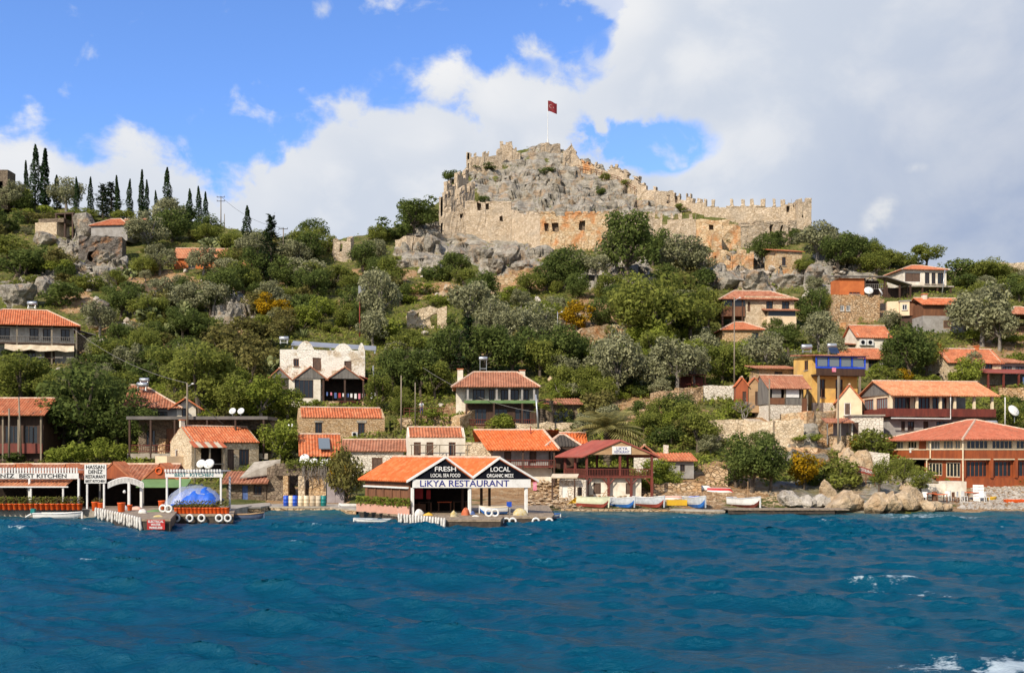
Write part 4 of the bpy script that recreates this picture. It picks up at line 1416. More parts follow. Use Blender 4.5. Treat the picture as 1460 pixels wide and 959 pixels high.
b = B('timber_clad_house', 'brown timber-clad house with orange roof and grey patched lower wall', 'house', 1316, 474, yaw=4, pad=(-6, 66, -4, 50))
b.walls(0, 60, 0, 46, -6, 24, 'plaster_grey', 3, name='lower_wall', f=[(30, 42, 6, 18, 's', 'wood_tan')])
b.walls(0.2, 59.8, 0.2, 46, 24.1, 42, 'wood_brown', 3, name='upper_wall', f=[(36, 41, 28, 37, 'g', 'white_paint')])
b.gable(0, 60, 0, 46, 42, 53, 'x', 'tile_orange', 5, 3)
b.chimney(12, 20, 48, 57, 6)
b = B('box_room', 'small white box-shaped room with one window on brown stilts', 'hut', 1283, 466, yaw=-14, pad=(-14, 30, -4, 24))
b.walls(0, 13, 0, 24, 16, 36, 'plaster_cream', 2, f=[(3, 10, 24, 32, 'w', 'white_paint')])
b.box('side_wall', 'wood_brown', 13.1, 30, 2, 22, 16, 34)
b.box('lower_wall', 'wood_dark', 2, 28, 4, 22, -8, 15.9)
b.box('flat_roof', 'plaster_grey', -1, 31, -1, 25, 36.1, 37.6)
b.box('back_room', 'plaster_cream', -16, -0.2, 8, 24, 14, 38)
solar_heater('grey solar water heater between box room and timber-clad house', 1311, 428, 178, 11, True, post=0.6)

b = B('air_conditioned_house', 'small house with orange roof, stone gable and two air conditioners', 'house', 1222, 500, yaw=8, pad=(-16, 56, -4, 44))
b.walls(0, 50, 0, 40, -6, 22, 'plaster_white', 3, gable='x', zr=38)
b.gable(0, 50, 0, 40, 22, 39, 'x', 'tile_orange', 4, 3)
air_conditioner(b, 3, 0, 8, 9, 8)
air_conditioner(b, 14, 0, 8, 9, 8)
b.shed(-16, 0, 2, 36, 10, 15, 'tile_brown', 'porch_roof')
b.posts([(-14, 3)], -6, 10, 'wood_dark', .9)
b = B('low_house', 'low house with long orange roof just behind the blue balcony', 'house', 1200, 530, 136, yaw=6, pad=(-2, 66, -4, 44))
b.walls(0, 62, 0, 40, -6, 22, 'plaster_grey', 3, f=[(40, 54, 4, 18, 'w', 'wood_dark')])
b.gable(0, 62, 0, 40, 22, 36, 'x', 'tile_orange', 5, 3)

b = B('red_veranda_house', 'stone-gabled house with orange roof and long dark red veranda', 'house', 1352, 548, yaw=10, pad=(-6, 140, -34, 54))
b.walls(0, 84, 0, 50, -8, 34, 'stone_pale', 3, gable='x', zr=54, f=[(30, 50, 20, 32, 'g', 'white_paint'), (58, 70, 18, 32, 'w', 'wood_dark')], l=[(18, 26, 4, 18, 'w', 'wood_dark')])
b.gable(0, 84, 0, 50, 34, 54, 'x', 'tile_orange', 4, 3)
b.chimney(2, 25, 52, 60, 5, 'plaster_orange')
b.chimney(62, 25, 48, 58, 5, 'plaster_orange')
b.walls(84.2, 130, 4, 50, -8, 32, 'plaster_grey', 3, name='side_wall', f=[(6, 20, 16, 28, 'g', 'wood_dark'), (26, 42, 16, 28, 'g', 'wood_dark')])
b.shed(74, 134, -2, 50, 33, 44, 'tile_brown', 'side_roof')
b.ob(M().slab([(36, -34, 14), (140, -34, 14), (140, -0.2, 22), (36, -0.2, 22)], (0, 0, 1.2)), 'veranda_roof', 'sheet_red')
b.posts([(40, -32), (64, -32), (88, -32), (112, -32), (136, -32)], -14, 14, 'wood_red', 1.1)
b.railing(40, -33, 136, -33, -12, -4, 'wood_red')
for x, c in ((96, 'cloth_blue'), (103, 'cloth_white'), (110, 'plastic_yellow')):
    b.box('hung_cloth', c, x, x + 6, -30, -29.6, -1, 10)
b = B('gazebo', 'dark timber gazebo with shallow red-tipped roof on the eastern slope', 'gazebo', 1440, 474, yaw=6, pad=(-6, 60, -4, 40))
b.hip(0, 50, 0, 40, 26, 40, 'tile_brown', 5, 1.0)
b.posts([(2, 2), (48, 2), (2, 38), (48, 38), (25, 2)], -6, 26, 'wood_dark', 1.3)
b.box('floor', 'wood_dark', 0, 50, 0, 40, -6, 2)
b.railing(2, 1, 48, 1, 2, 9, 'wood_dark')

# ---- western slope
b = B('hillside_house', 'two-storey white house with red hipped roof, timber balcony and canvas awning', 'house', -40, 516, 138, yaw=12, skew=24, pad=(-6, 145, -14, 70))
b.walls(0, 136, 0, 64, -10, 22, 'plaster_grey', 3.5, name='lower_wall', f=[(50, 62, 0, 18, 'w', 'wood_dark'), (96, 110, 0, 18, 'd', 'wood_dark'), (70, 84, 2, 18, 'w', 'wood_dark')])
b.walls(0, 136, 0.1, 64, 22.1, 52, 'plaster_white', 3.5, name='upper_wall', f=[(76, 88, 34, 50, 'w', 'wood_dark'), (94, 106, 34, 50, 'w', 'wood_dark'), (118, 130, 34, 50, 'w', 'wood_dark'), (30, 50, 34, 50, 'w', 'wood_dark')])
b.box('balcony_floor', 'wood_dark', 0, 140, -14, -0.1, 26, 28)
b.railing(0, -14, 139, -14, 28, 37, 'wood_grey', 2.6)
b.posts([(60, -13), (106, -13), (139, -13)], -12, 52, 'wood_pole', 1.1)
m = M()
for i in range(8):
    x0, x1 = 44 + i * 11.5, 44 + (i + 1) * 11.5
    d0, d1 = 3.2 * abs(math.sin(i * 1.1)), 3.2 * abs(math.sin((i + 1) * 1.1))
    m.slab([(x0, -22, 18 - d0), (x1, -22, 18 - d1), (x1, -14.2, 25 - d1 * .3), (x0, -14.2, 25 - d0 * .3)], (0, 0, .5))
b.ob(m, 'awning', 'canvas_cream')
b.hip(0, 138, -12, 66, 53, 80, 'tile_orange', 7, 1.0)
b.ob(M().slab([(141, -2, 48), (166, -2, 42), (166, 30, 42), (141, 30, 50)], (0, 0, 1.3)), 'lean_to_roof', 'sheet_dark')
b.box('side_room', 'stone_dark', 140, 160, 8, 30, -8, 44)
m = M()
for i in range(9):
    m.box(141 + i * 2.4, 143.6 + i * 2.4, -6, 2, 20 - i * 3.2 - 1.2, 20 - i * 3.2)
b.ob(m, 'outside_stairs', 'wood_tan')
b.railing(141, -6.4, 163, -6.4, 0, 6, 'wood_tan')
solar_heater('white solar tank behind the red ridge of the hillside house', 46, 440, 146, 13, False)

b = B('shaded_house', 'dark timber house with orange roof behind the waterfront trees', 'house', -30, 650, 106, pad=(-4, 105, -8, 70))
b.walls(0, 92, 0, 60, -8, 60, 'wood_dark', 3, f=[(8, 28, 18, 44, 'w', 'wood_dark'), (36, 56, 18, 44, 'w', 'wood_dark'), (64, 84, 18, 44, 'w', 'wood_dark')])
b.box('parapet', 'wood_red', 0, 94, -8, -6.5, 4, 18)
b.posts([(38, -7), (60, -7), (92, -7)], -6, 64, 'wood_pole', 1.1)
b.gable(0, 96, -8, 60, 62, 84, 'x', 'tile_orange', 6, 4)

b = B('veranda_house', 'long shaded veranda with flat dark grey roof behind the stone gable cottage', 'house', 188, 646, 106, pad=(-4, 205, -10, 60))
b.box('roof', 'sheet_dark', -4, 196, -10, 50, 48, 52.5)
b.walls(0, 192, 26, 50, -4, 47.9, 'stone_dark', 3, f=[(10, 24, 10, 34, 'w', 'wood_dark'), (40, 56, 4, 36, 'd', 'wood_brown'), (112, 118, 18, 34, 'g', 'white_paint'), (130, 152, 10, 34, 'w', 'wood_dark'), (164, 180, 10, 34, 'w', 'wood_dark')])
b.posts([(0, -8), (30, -8), (64, -8), (110, -8), (150, -8), (190, -8)], -6, 48, 'wood_dark', 1.2)
b.railing(0, -8, 64, -8, 2, 12, 'wood_red')
b.box('floor', 'concrete', -3, 196, -9, 25.9, -8, -0.1)
b = B('red_roof_house', 'house with steep red-brown roof and blue-grey front above the long veranda', 'house', 182, 600, 112, yaw=12, pad=(-4, 80, -8, 54))
b.walls(0, 70, 0, 50, -6, 20, 'plaster_grey', 3, f=[(12, 26, 2, 14, 'w', 'wood_dark'), (36, 54, 2, 14, 'w', 'wood_dark')])
b.roof([((-6, -10, 19), (76, -10, 19), (0, 36, 34), 0.05, 0.72), ((76, -10, 19), (76, 58, 19), (-58, 0, 34), .5, .5)], 'tile_brown', [((76, -10, 19), (18, 26, 53)), ((-2, 26, 53), (18, 26, 53))])
solar_heater('twin white solar tanks on the red-brown roof above the long veranda', 203, 557, 113, 15, False)
solar_heater('upper white solar tank above the red-brown roof', 206, 549, 114, 13, False)
b = B('white_cabin', 'small white cabin with one blue window and low orange gable over the veranda', 'cabin', 252, 606, 113, yaw=14, pad=(-2, 40, -4, 40))
b.walls(0, 26, 0, 36, -6, 26, 'plaster_white', 3, f=[(7, 16, 10, 24, 'w', 'wood_dark')], gable='y', zr=38)
b.gable(-6, 30, -6, 36, 27, 39, 'y', 'tile_orange', 6, 2)
satellite_dish('round white satellite dish on the long veranda, nearer the white cabin', 331, 585, 107, 5.2, -10)
satellite_dish('round white satellite dish at the tree end of the long veranda', 343, 585, 107, 5.2, -10)

# ---- stone gable cottage at the bay
b = B('gable_cottage', 'pale stone cottage with orange roof, tall gable end and striped awning', 'cottage', 273, 682, 100, yaw=40, pad=(-6, 112, -8, 90))
b.walls(0, 103, 0, 80, -12, 54, 'stone_pale', 4, gable='x', zr=76,
        f=[(14, 46, 6, 44, 'o'), (54, 64, 12, 42, 's', 'wood_dark'), (72, 88, 18, 42, 'w', 'wood_dark')], l=[(14, 24, 20, 42, 's', 'white_paint')])
b.box('back_room', 'painted_shade', 10, 50, 8, 10, 0, 50)  # black panel behind the opening, painted in for the shade indoors
for i in range(7):
    b.sheet('awning_strip', 'canvas_cream' if i % 2 else 'terracotta', -4 + i * 7, 2.9 + i * 7, -20, -0.2, 44, 53, .6)
b.posts([(-2, -17), (20, -17), (42, -17)], -10, 44, 'wood_pole', 1)
b.ob(M().box(-2, 44, -17.5, -16.5, 20, 21.5).box(-2, 44, -17.5, -16.5, 10, 11.5), 'rack', 'wood_grey')
b.gable(0, 103, 0, 80, 54, 76, 'x', 'tile_orange', 3, 0)
b.chimney(2, 40, 74, 84, 6)
b.walls(-24, -0.2, 30, 76, -12, 32, 'plaster_cream', 3, name='lean_to_wall')
satellite_dish('large white satellite dish by the striped awning, in front of the cottage', 286, 660, 96, 7, -8)
satellite_dish('large white satellite dish overlapping its twin before the cottage', 297, 660, 95.6, 8, -8)
b = B('boat_shed', 'low shed with worn red tile roof and blue door on the rubble quay', 'shed', 322, 712, 92, yaw=4, pad=(-2, 60, -2, 40))
b.walls(0, 56, 4, 40, -6, 24, 'stone_dark', 3, f=[(22, 30, 0, 20, 'd', 'cloth_blue'), (38, 50, 6, 20, 'w', 'wood_dark')])
b.shed(-6, 60, -8, 42, 24, 40, 'tile_brown')
b.ob(M().slab([(20, -2, 30), (72, 20, 36), (72, 30, 56), (34, 30, 52)], (0, 0, 1.5)), 'patched_roof', 'concrete')

# ---- middle of the village
b = B('long_stone_house', 'rectangular tan stone house with orange roof and two dark windows', 'house', 427, 636, 112, yaw=16, pad=(-4, 134, -6, 60))
b.walls(0, 122, 0, 54, -14, 42, 'stone_house', 4, gable='x', zr=56, f=[(22, 32, 18, 34, 'w', 'wood_dark'), (83, 93, 18, 34, 'w', 'wood_dark')])
b.gable(3, 119, 0, 54, 42, 57, 'x', 'tile_orange', 1, 0)
air_conditioner(b, 74, 0, 14, 8, 7)
b.ob(M().box(21, 33, -0.8, -0.1, 34.2, 37), 'lintel', 'concrete')
b.ob(M().box(81, 95, -0.8, -0.1, 34.2, 38), 'lintel', 'concrete')

b = B('white_ruined_house', 'large white plastered stone house with jagged roofless parapet', 'house', 399, 580, 125, yaw=8, pad=(-6, 130, -26, 60))
w = b.walls(0, 120, 0, 56, -10, 82, 'stone_plastered', 4, jit=0.5, cell=12, f=[(19, 27, 58, 69, 'w', 'wood_brown'), (46, 58, 52, 71, 's', 'wood_brown'), (91, 101, 52, 67, 's', 'wood_dark')])
for i, (x0, x1, h) in enumerate(((24, 48, 13), (76, 102, 10), (110, 120, 11))):
    n = 7
    pts = [(x0 + (x1 - x0) * k / n, 0.4, 82.3 + h * math.sin(PI * k / n) ** 0.8) for k in range(n + 1)]
    b.ob(M().slab(pts, (0, 3.6, 0)), 'parapet_arch', 'stone_plastered')
b.ob(M().slab([(14, 20, 90), (136, 20, 84), (136, 60, 94), (14, 60, 100)], (0, 0, 1.4)), 'metal_roof', 'sheet_grey')
b.posts([(16, 22), (134, 22), (70, 22)], 80, 88, 'steel', 1.0)
solar_heater('white water tank at the end of the grey metal roof', 405, 490, 127, 13, False)
b.walls(14, 58, -18, -0.2, -14, 40, 'plaster_white', 3, name='porch_wall', f=[(8, 34, 12, 38, 'w', 'wood_dark')])
for x0, x1 in ((-14, 16), (22, 66), (68, 116)):
    mid = (x0 + x1) / 2
    zt = 56 if x1 - x0 > 35 else 53
    b.ob(M().slab([(x0, -19.5, 40), (x1, -19.5, 40), (mid, -19.5, zt)], (0, 1.5, 0)), 'plank_gable', 'wood_grey')
    b.gable(x0, x1, -19, 0, 40, zt + 1, 'y', 'tile_brown', 3, 2, name='porch_roof')
b.ob(M().slab([(112, -20, 44), (150, -20, 30), (150, 4, 30), (112, 4, 44)], (0, 0, 1.2)), 'side_roof', 'sheet_red')
b.box('porch_back', 'painted_shade', 62, 140, -2, -0.3, -4, 40)  # near-black sheet paints in the shade at the back of the porch
b.posts([(62, -18), (92, -18), (118, -18), (146, -18)], -14, 38, 'wood_dark', 1.3)
b.box('porch_parapet', 'stone_terrace', 62, 84, -20, -17, -16, 8)
b.box('porch_parapet', 'stone_terrace', 116, 142, -20, -17, -16, 8)
b.railing(84, -19, 116, -19, -6, 8, 'wood_red')
for i in range(13):
    t = M().box(0, random.uniform(2.2, 4.0), 0, .4, -random.uniform(4, 8), 0)
    x = 66 + i * 5.6
    t.xf(lambda v: (v[0] + x, v[1] - 16.5, v[2] + 21 - 2.0 * math.sin(PI * (x - 66) / 73)))
    b.ob(t, 'laundry', random.choice(['cloth_white', 'cloth_blue', 'cloth_white', 'cloth_red', 'cloth_pink']))
b.ob(M().tube([(132, -6, 40), (132, -6, 60)], 1.2, 8), 'stove_pipe', 'steel')

b = B('red_tile_house', 'low house with patched orange tile roof and skylight beside the fig tree', 'house', 432, 668, 103, yaw=14, pad=(-2, 62, -4, 50))
b.walls(0, 50, 0, 46, -6, 24, 'stone_dark', 3, f=[(14, 40, 0, 18, 'w', 'wood_dark')])
b.gable(-4, 52, 0, 50, 24, 50, 'x', 'tile_orange', 6, 2)
b.ob(M().slab([(22, -4, 28), (38, -4, 28), (38, 16, 43), (22, 16, 43)], (0, 0, 1.2)), 'skylight', 'glass_light')
for i, (px, py, r, lab) in enumerate(((433, 653, 8, 'largest white satellite dish over the ruined doorway'), (447, 657, 6, 'greyish satellite dish half hidden over the ruined doorway'),
                                      (462, 659, 6, 'round bright satellite dish over the ruined doorway, beside the shed roof'), (470, 657, 5, 'small satellite dish beside the shed at the ruined doorway'))):
    satellite_dish(lab, px, py, 98 - i * 0.3, r, -14 + i * 12)
satellite_dish('pale satellite dish at the corner of the long stone house', 412, 608, 108, 6.5, -25)

b = B('brown_roof_house', 'white rubble house with weathered red-brown roof left of the scaffolded cottage', 'house', 500, 688, 102, yaw=5, pad=(-4, 84, -4, 60))
b.walls(0, 74, 0, 54, -10, 46, 'stone_white', 4, f=[(30, 45, 16, 36, 's', 'wood_brown'), (56, 70, 16, 36, 'w', 'wood_brown')])
b.gable(-12, 78, 0, 54, 48, 62, 'x', 'tile_brown', 5, 2)

b = B('scaffolded_cottage', 'cream cottage with orange roof and pole scaffolding in front', 'cottage', 582, 668, 100, yaw=10, pad=(-4, 94, -12, 50))
b.walls(0, 82, 0, 46, -10, 46, 'plaster_white', 4, gable='x', zr=60, f=[(8, 18, 18, 38, 's', 'wood_brown'), (26, 36, 18, 38, 's', 'wood_brown'), (58, 68, 18, 38, 'w', 'wood_brown')])
b.gable(2, 80, 0, 46, 46, 60, 'x', 'tile_orange', 1, 0)
m = M()
for x in (4, 24, 44, 64, 84, 94):
    m.tube([(x, -10, -8), (x, -10, 34)], 0.7, 5)
for z in (16, 34):
    m.tube([(2, -10, z), (96, -10, z)], 0.6, 5)
m.tube([(2, -10, 2), (40, -10, 33)], 0.5, 5)
b.ob(m, 'scaffolding', 'wood_pole')
b.walls(82.2, 106, -4, 40, -10, 38, 'stone_pale', 3, name='side_wall', f=[(6, 17, 10, 24, 'w', 'white_paint')])

b = B('bright_roof_house', 'house with bright orange roof, pale side gable and red timber balcony', 'house', 703, 684, 100, yaw=-6, pad=(-40, 94, -14, 60))
b.walls(0, 84, 0, 56, -10, 20, 'plaster_white', 4, name='lower_wall', f=[])
b.walls(0, 84, 0.1, 56, 20.1, 45, 'plaster_grey', 4, name='upper_wall', f=[(16, 26, 24, 41, 's', 'wood_dark'), (52, 62, 24, 41, 's', 'wood_dark')])
b.box('balcony_floor', 'wood_red', -2, 90, -14, -0.1, 18, 20)
b.railing(-2, -14, 90, -14, 20, 29, 'wood_red', 2.5)
b.posts([(0, -13), (44, -13), (88, -13)], -8, 44, 'wood_dark', 1.2)
b.roof([((-6, -18, 43), (96, -18, 43), (-26, 46, 29), 0, 0), ((92, 74, 43), (-34, 74, 43), (0, -46, 29), 0, 0)], 'tile_new', [((-32, 28, 72), (70, 28, 72)), ((96, -18, 44), (70, 28, 72))])
b.walls(-34, -0.2, 2, 50, -10, 52, 'stone_pale', 3, name='side_wall', f=[(10, 20, 18, 32, 'w', 'white_paint')])
b.ob(M().tube([(52, 18, 60), (52, 18, 76)], 0.8, 6), 'stove_pipe', 'rust_red')

b = B('balcony_villa', 'villa with brown hipped roof, two chimneys and deep shaded balconies', 'house', 664, 606, 117, yaw=2, pad=(-6, 170, -14, 70))
b.walls(0, 104, 0, 60, -6, 30, 'wood_dark', 4, name='lower_wall', f=[(10, 30, 2, 24, 'w', 'wood_dark'), (40, 60, 2, 24, 'w', 'wood_dark'), (70, 92, 2, 24, 'w', 'wood_dark')])
b.walls(0, 104, 0.1, 60, 30.1, 54, 'plaster_grey', 4, name='upper_wall', f=[(10, 27, 36, 51, 'w', 'wood_dark'), (33, 41, 34, 51, 'w', 'wood_dark'), (50, 61, 36, 51, 'w', 'wood_dark'), (64, 76, 36, 51, 'w', 'wood_dark'), (80, 90, 36, 51, 'w', 'wood_dark')])
b.walls(-14, -0.2, 4, 56, -6, 54, 'plaster_white', 3, name='end_wall')
b.box('balcony_floor', 'canvas_green', -2, 100, -12, -0.1, 31, 35)
b.posts([(3, -11), (44, -11), (62, -11), (80, -11), (97, -11)], 35, 53, 'plaster_grey', 1.4)
b.posts([(1, -11), (40, -11), (80, -11), (100, -11)], -8, 31, 'wood_dark', 1.3)
b.railing(2, -11.5, 98, -11.5, 0, 8, 'wood_red')
b.hip(-14, 100, -10, 62, 54, 78, 'tile_brown', 6, 0.75)
b.chimney(-8, 12, 56, 80, 8)
b.chimney(82, 30, 62, 80, 8)
b.walls(104.2, 164, 8, 60, -6, 30, 'stone_dark', 3, name='wing_wall', f=[(22, 52, 0, 22, 'w', 'wood_dark')])
b.shed(100, 168, 0, 62, 31, 42, 'tile_brown', 'wing_roof')
solar_heater('white water tank on a tall stand behind the balcony villa', 689, 518, 124, 12, False, post=1.6)

# ---- thatched kiosk and small roofs
b = B('kiosk', 'dark thatched kiosk between the bright orange roof and the red sheet roof', 'kiosk', 780, 664, 99, yaw=4, pad=(-4, 60, -4, 44))
b.hip(2, 46, 2, 38, 28, 45, 'thatch', 5, 1.0)
b.posts([(4, 4), (44, 4), (4, 36), (44, 36)], -4, 28, 'wood_dark', 1.2)
b.box('counter', 'wood_dark', 4, 44, 6, 36, -4, 12)
b = B('garden_shed', 'small shed with orange roof slopes behind the thatched kiosk', 'shed', 778, 646, 104, yaw=3, pad=(-4, 64, -4, 40))
b.walls(0, 58, 0, 36, -6, 16, 'wood_dark', 3)
b.gable(0, 58, 0, 36, 16, 30, 'x', 'tile_new', 3, 2)

# ---- brown timber restaurant
b = B('timber_restaurant', 'brown timber restaurant raised on posts with red sheet-metal gable roof', 'restaurant', 838, 714, 94, yaw=-4, skew=26, pad=(-14, 96, -4, 64))
b.walls(4, 78, 4, 56, -4, 33, 'plaster_white', 3.5, f=[(6, 17, 10, 26, 's', 'wood_dark'), (52, 62, 10, 26, 's', 'wood_dark')], name='lower_wall')
b.box('upper_floor', 'wood_red', -4, 90, -4, 62, 33.1, 35.5)
b.railing(-4, -4, 90, -4, 35.5, 46, 'wood_red', 2.2)
b.railing(-4, -4, -4, 62, 35.5, 46, 'wood_red', 2.2)
b.posts([(-3, -3), (28, -3), (60, -3), (89, -3)], -6, 33, 'wood_red', 1.3)
b.posts([(-3, -3), (44, -3), (89, -3), (-3, 30), (-3, 60), (89, 60), (44, 60)], 35.5, 66, 'wood_red', 1.2)
for x in (-3, 28, 60, 89):
    m = M()
    for sx in (-1, 1):
        if -4 < x + sx * 8 < 92:
            m.tube([(x, -3, 22), (x + sx * 8, -3, 32)], 0.8, 4)
    b.ob(m, 'brace', 'wood_red')
b.box('bar_counter', 'wood_dark', 20, 80, 40, 46, 35.6, 48)
b.ob(M().slab([(-6, -6.5, 66.2), (94, -6.5, 66.2), (42, -6.5, 85)], (0, 1.5, 0)), 'gable_boards', 'wood_tan')
b.roof([((-14, 70, 63), (-14, -9, 63), (56, 0, 24), 0, 0), ((98, -9, 63), (98, 70, 63), (-56, 0, 24), 0, 0)], 'sheet_red', (), rows=3)
sg = b.box('sign_board', 'white_paint', 31, 57, -8, -6.7, 67, 78)
b.text('LiKYA', 44, -8.2, 74.6, 6.0, 'letters_blue', sg)
b.text('RESTAURANT', 44, -8.2, 69.9, 5.0, 'letters_blue', sg, width=21)
b = B('stone_store', 'low pale stone store with canvas awning, attached to the timber restaurant', 'outbuilding', 797, 714, 93, yaw=-12, pad=(-2, 44, -2, 40))
b.walls(0, 38, 2, 36, -6, 30, 'stone_white', 3, f=[(4, 12, 0, 22, 'd', 'white_paint'), (26, 33, 8, 20, 'w', 'wood_dark')])
b.sheet('awning', 'canvas_cream', -10, 28, -12, 4, 33, 38, 1)
b.posts([(-8, -10), (24, -10)], -6, 33, 'wood_dark', 1)

b = B('white_ruin_house', 'little white ruined cottage with a leaning brown roof beside the date palm', 'cottage', 926, 668, 102, yaw=-6, pad=(-4, 40, -2, 36))
b.walls(-22, 8, 4, 30, -6, 22, 'stone_white', 3)
b.gable(-22, 8, 4, 30, 22, 34, 'y', 'tile_brown', 3, 2)
b.walls(8.2, 34, 0, 26, -6, 20, 'stone_white', 3, name='ruined_wall', jit=0.7, cell=8)
b.ob(M().box(20, 27, 4, 12, 20, 34), 'chimney', 'stone_white')
b = B('boat_hut', 'small grey hut with red lean-to roof above the upturned boats', 'hut', 944, 676, 100, yaw=4, pad=(-4, 50, -4, 34))
b.walls(0, 46, 0, 30, -6, 20, 'plaster_grey', 3, f=[(26, 33, 4, 14, 'w', 'wood_dark')])
b.shed(-4, 50, -6, 34, 20, 31, 'tile_orange')

# ---- ruins and cottages near the skyline
b = B('skyline_tower', 'dark stone building with an arched opening on the western skyline', 'tower', -40, 288, 236, pad=(-4, 60, -2, 40))
b.walls(0, 51, 0, 22, -10, 46, 'stone_dark', 4, f=[(36, 44, 16, 30, 'o')], jit=0.5, cell=10)
b.box('inner_wall', 'painted_shade', 8, 46, 12, 13, 0, 44)  # black slab seen through the arch, interior shade put into its colour
b = B('stone_hut', 'square pale stone hut with dark holed wall below the cypresses', 'hut', 50, 340, yaw=-10, pad=(-2, 50, -2, 40))
b.walls(0, 34, 0, 30, -10, 22, 'stone_pale', 3, jit=0.4, cell=8)
b.box('roof_parapet', 'stone_dark', 4, 44, 2, 26, 22.1, 28)
b.box('pergola_roof', 'wood_dark', 28, 58, 4, 34, 34, 36)
b.posts([(30, 5), (56, 5), (44, 5)], -4, 34, 'wood_dark', 1)
b = B('ridge_house', 'ridge-top house with two overlapping orange roofs above the rock tomb', 'house', 130, 336, yaw=-6, pad=(-2, 70, -2, 50))
b.walls(0, 54, 0, 40, -8, 14, 'plaster_grey', 3)
b.hip(0, 54, 0, 40, 14, 28, 'tile_orange', 3, 1.0)
b.walls(34, 62, 14, 56, 0, 18, 'plaster_white', 3, name='wing_wall')
b.gable(34, 64, 14, 56, 18, 31, 'x', 'tile_orange', 3, 2, name='wing_roof')
b = B('pink_roof_house', 'house with faded pink roof showing between olive trees', 'house', 248, 384, yaw=4, pad=(-2, 76, -2, 40))
b.walls(0, 72, 0, 36, -8, 18, 'plaster_orange', 3, f=[(20, 30, 2, 14, 'w', 'wood_dark')])
b.gable(0, 72, 0, 36, 18, 34, 'x', 'tile_salmon', 3, 2)
b = B('terrace_cottage', 'half-buried cottage with salmon tiles beside the spiky conifer', 'cottage', 346, 396, yaw=2, pad=(-2, 36, -2, 26))
b.walls(0, 30, 0, 24, -8, 18, 'stone_terrace', 3, f=[(8, 14, 4, 12, 'w', 'wood_dark')])
b.gable(0, 30, 0, 24, 18, 27, 'x', 'tile_salmon', 3, 2)


def ruin(name, label, px, py, segs, mat='stone_castle', cat='ruin', Y=None, t=0.7, jit=0.28, cell=1.1, drop=1.6, bias=0.0):
    """roofless wall sections; each (px0, px1, top0, top1, depth offset0, depth offset1, openings in photo px)"""
    Y0 = Y or ground_depth(px, py)
    loc = P(px, py, Y0)
    o = thing(name, label, cat, loc)
    for sg in segs:
        p0, p1, t0, t1, d0, d1 = sg[:6]
        ops = sg[6] if len(sg) > 6 else ()
        a, c = P(p0, t0, Y0 + d0), P(p1, t1, Y0 + d1)
        L = math.hypot(c.x - a.x, c.y - a.y)
        oo = []
        for q in ops:
            s0 = (q[0] - p0) / (p1 - p0) * L
            s1 = (q[1] - p0) / (p1 - p0) * L
            f0 = (s0 + s1) / 2 / L
            Yq = Y0 + d0 + (d1 - d0) * f0
            sh = (c.z - a.z) * f0
            zt = P(0, q[2], Yq).z - sh
            zb = P(0, q[3], Yq).z - sh
            if q[2] <= -900:
                zt = a.z + 9
            oo.append((s0, s1, zb, zt))
        m = M()
        z0 = loc.z - drop
        panel(m, (a.x, a.y), (c.x, c.y), z0, a.z, t, oo, dz=c.z - a.z, jit=jit, cell=cell)
        m.xf(lambda v: (v[0] - loc.x, v[1] - loc.y, v[2] - loc.z))
        m.ob('wall_section', mat, o)
    return o


ruin('ruined_cottage', 'roofless stone cottage with one open doorway among shrubs', 582, 468,
     [(580, 604, 444, 438, 0, 0, [(592, 596, 447, 453)]), (604, 637, 437, 438, 0.1, 0.3, [(614, 623, 448, 464)]), (580, 590, 445, 443, 6, 0.3), (637, 632, 438, 442, 0.4, 6)], 'stone_pale')
ruin('ruined_tower', 'broken pale stone tower with one window gap on the ridge', 477, 372, [(477, 500, 341, 345, 0, 0, [(484, 489, 348, 358)]), (500, 504, 338, 338, 0.1, 4), (474, 477, 343, 341, 4, 0)], 'stone_castle')
ruin('ruined_house', 'small tan ruin with two window slots beneath grey crags', 566, 362, [(564, 580, 342, 336, 2, 0), (580, 612, 335, 338, 0, 1.5, [(586, 589, 346, 356), (590, 593, 346, 354)])], 'stone_castle')
ruin('ruined_stone_house', 'large roofless tan ruin with broken gable below the castle wall', 1006, 386, [(1006, 1024, 362, 358, 3, 0, [(1019, 1021, 366, 376)]), (1024, 1044, 356, 360, 0, 0, [(1037, 1043, 364, 371)]), (1044, 1074, 362, 360, 0.1, 0.6), (1052, 1064, 356, 358, 0.3, 0.4), (1074, 1074.5, 360, 362, .6, 5)], 'stone_castle_red')
b = B('roofed_ruin', 'square tan stone cottage with small red roof below the castle', 'cottage', 1106, 382, yaw=14, pad=(-6, 52, -2, 40))
b.walls(0, 42, 0, 32, -8, 26, 'stone_castle_red', 3, f=[(10, 16, 4, 16, 'w', 'wood_dark')])
b.shed(-6, 45, -3, 34, 25, 34, 'tile_orange')

# ---- rock-cut tomb
Yt = ground_depth(140, 372)
o = thing('rock_tomb', 'rock-cut tomb with dark doorway and orange-stained face in a grey outcrop', 'tomb', P(112, 376, Yt))
S = Yt / F
def rocky(m, amp, sc, seed):
    vs = np.array(m.v)
    n = fbm(vs[:, 0] * sc + vs[:, 2] * sc * .7, vs[:, 1] * sc + vs[:, 2] * sc * .5, 3, seed)
    n2 = fbm(vs[:, 2] * sc + 5, vs[:, 0] * sc - vs[:, 1] * sc, 3, seed + 9)
    vs[:, 0] += n * amp
    vs[:, 2] += n2 * amp
    vs[:, 1] += fbm(vs[:, 0] * sc, vs[:, 2] * sc, 3, seed + 4) * amp
    m.v = [tuple(v) for v in vs]
    return m
m = M()
panel(m, (0, 0), (58 * S, 1.5), -1.5, 40 * S, 4.0, [(12 * S, 19 * S, 2 * S, 20 * S)], jit=0.35, cell=0.8)
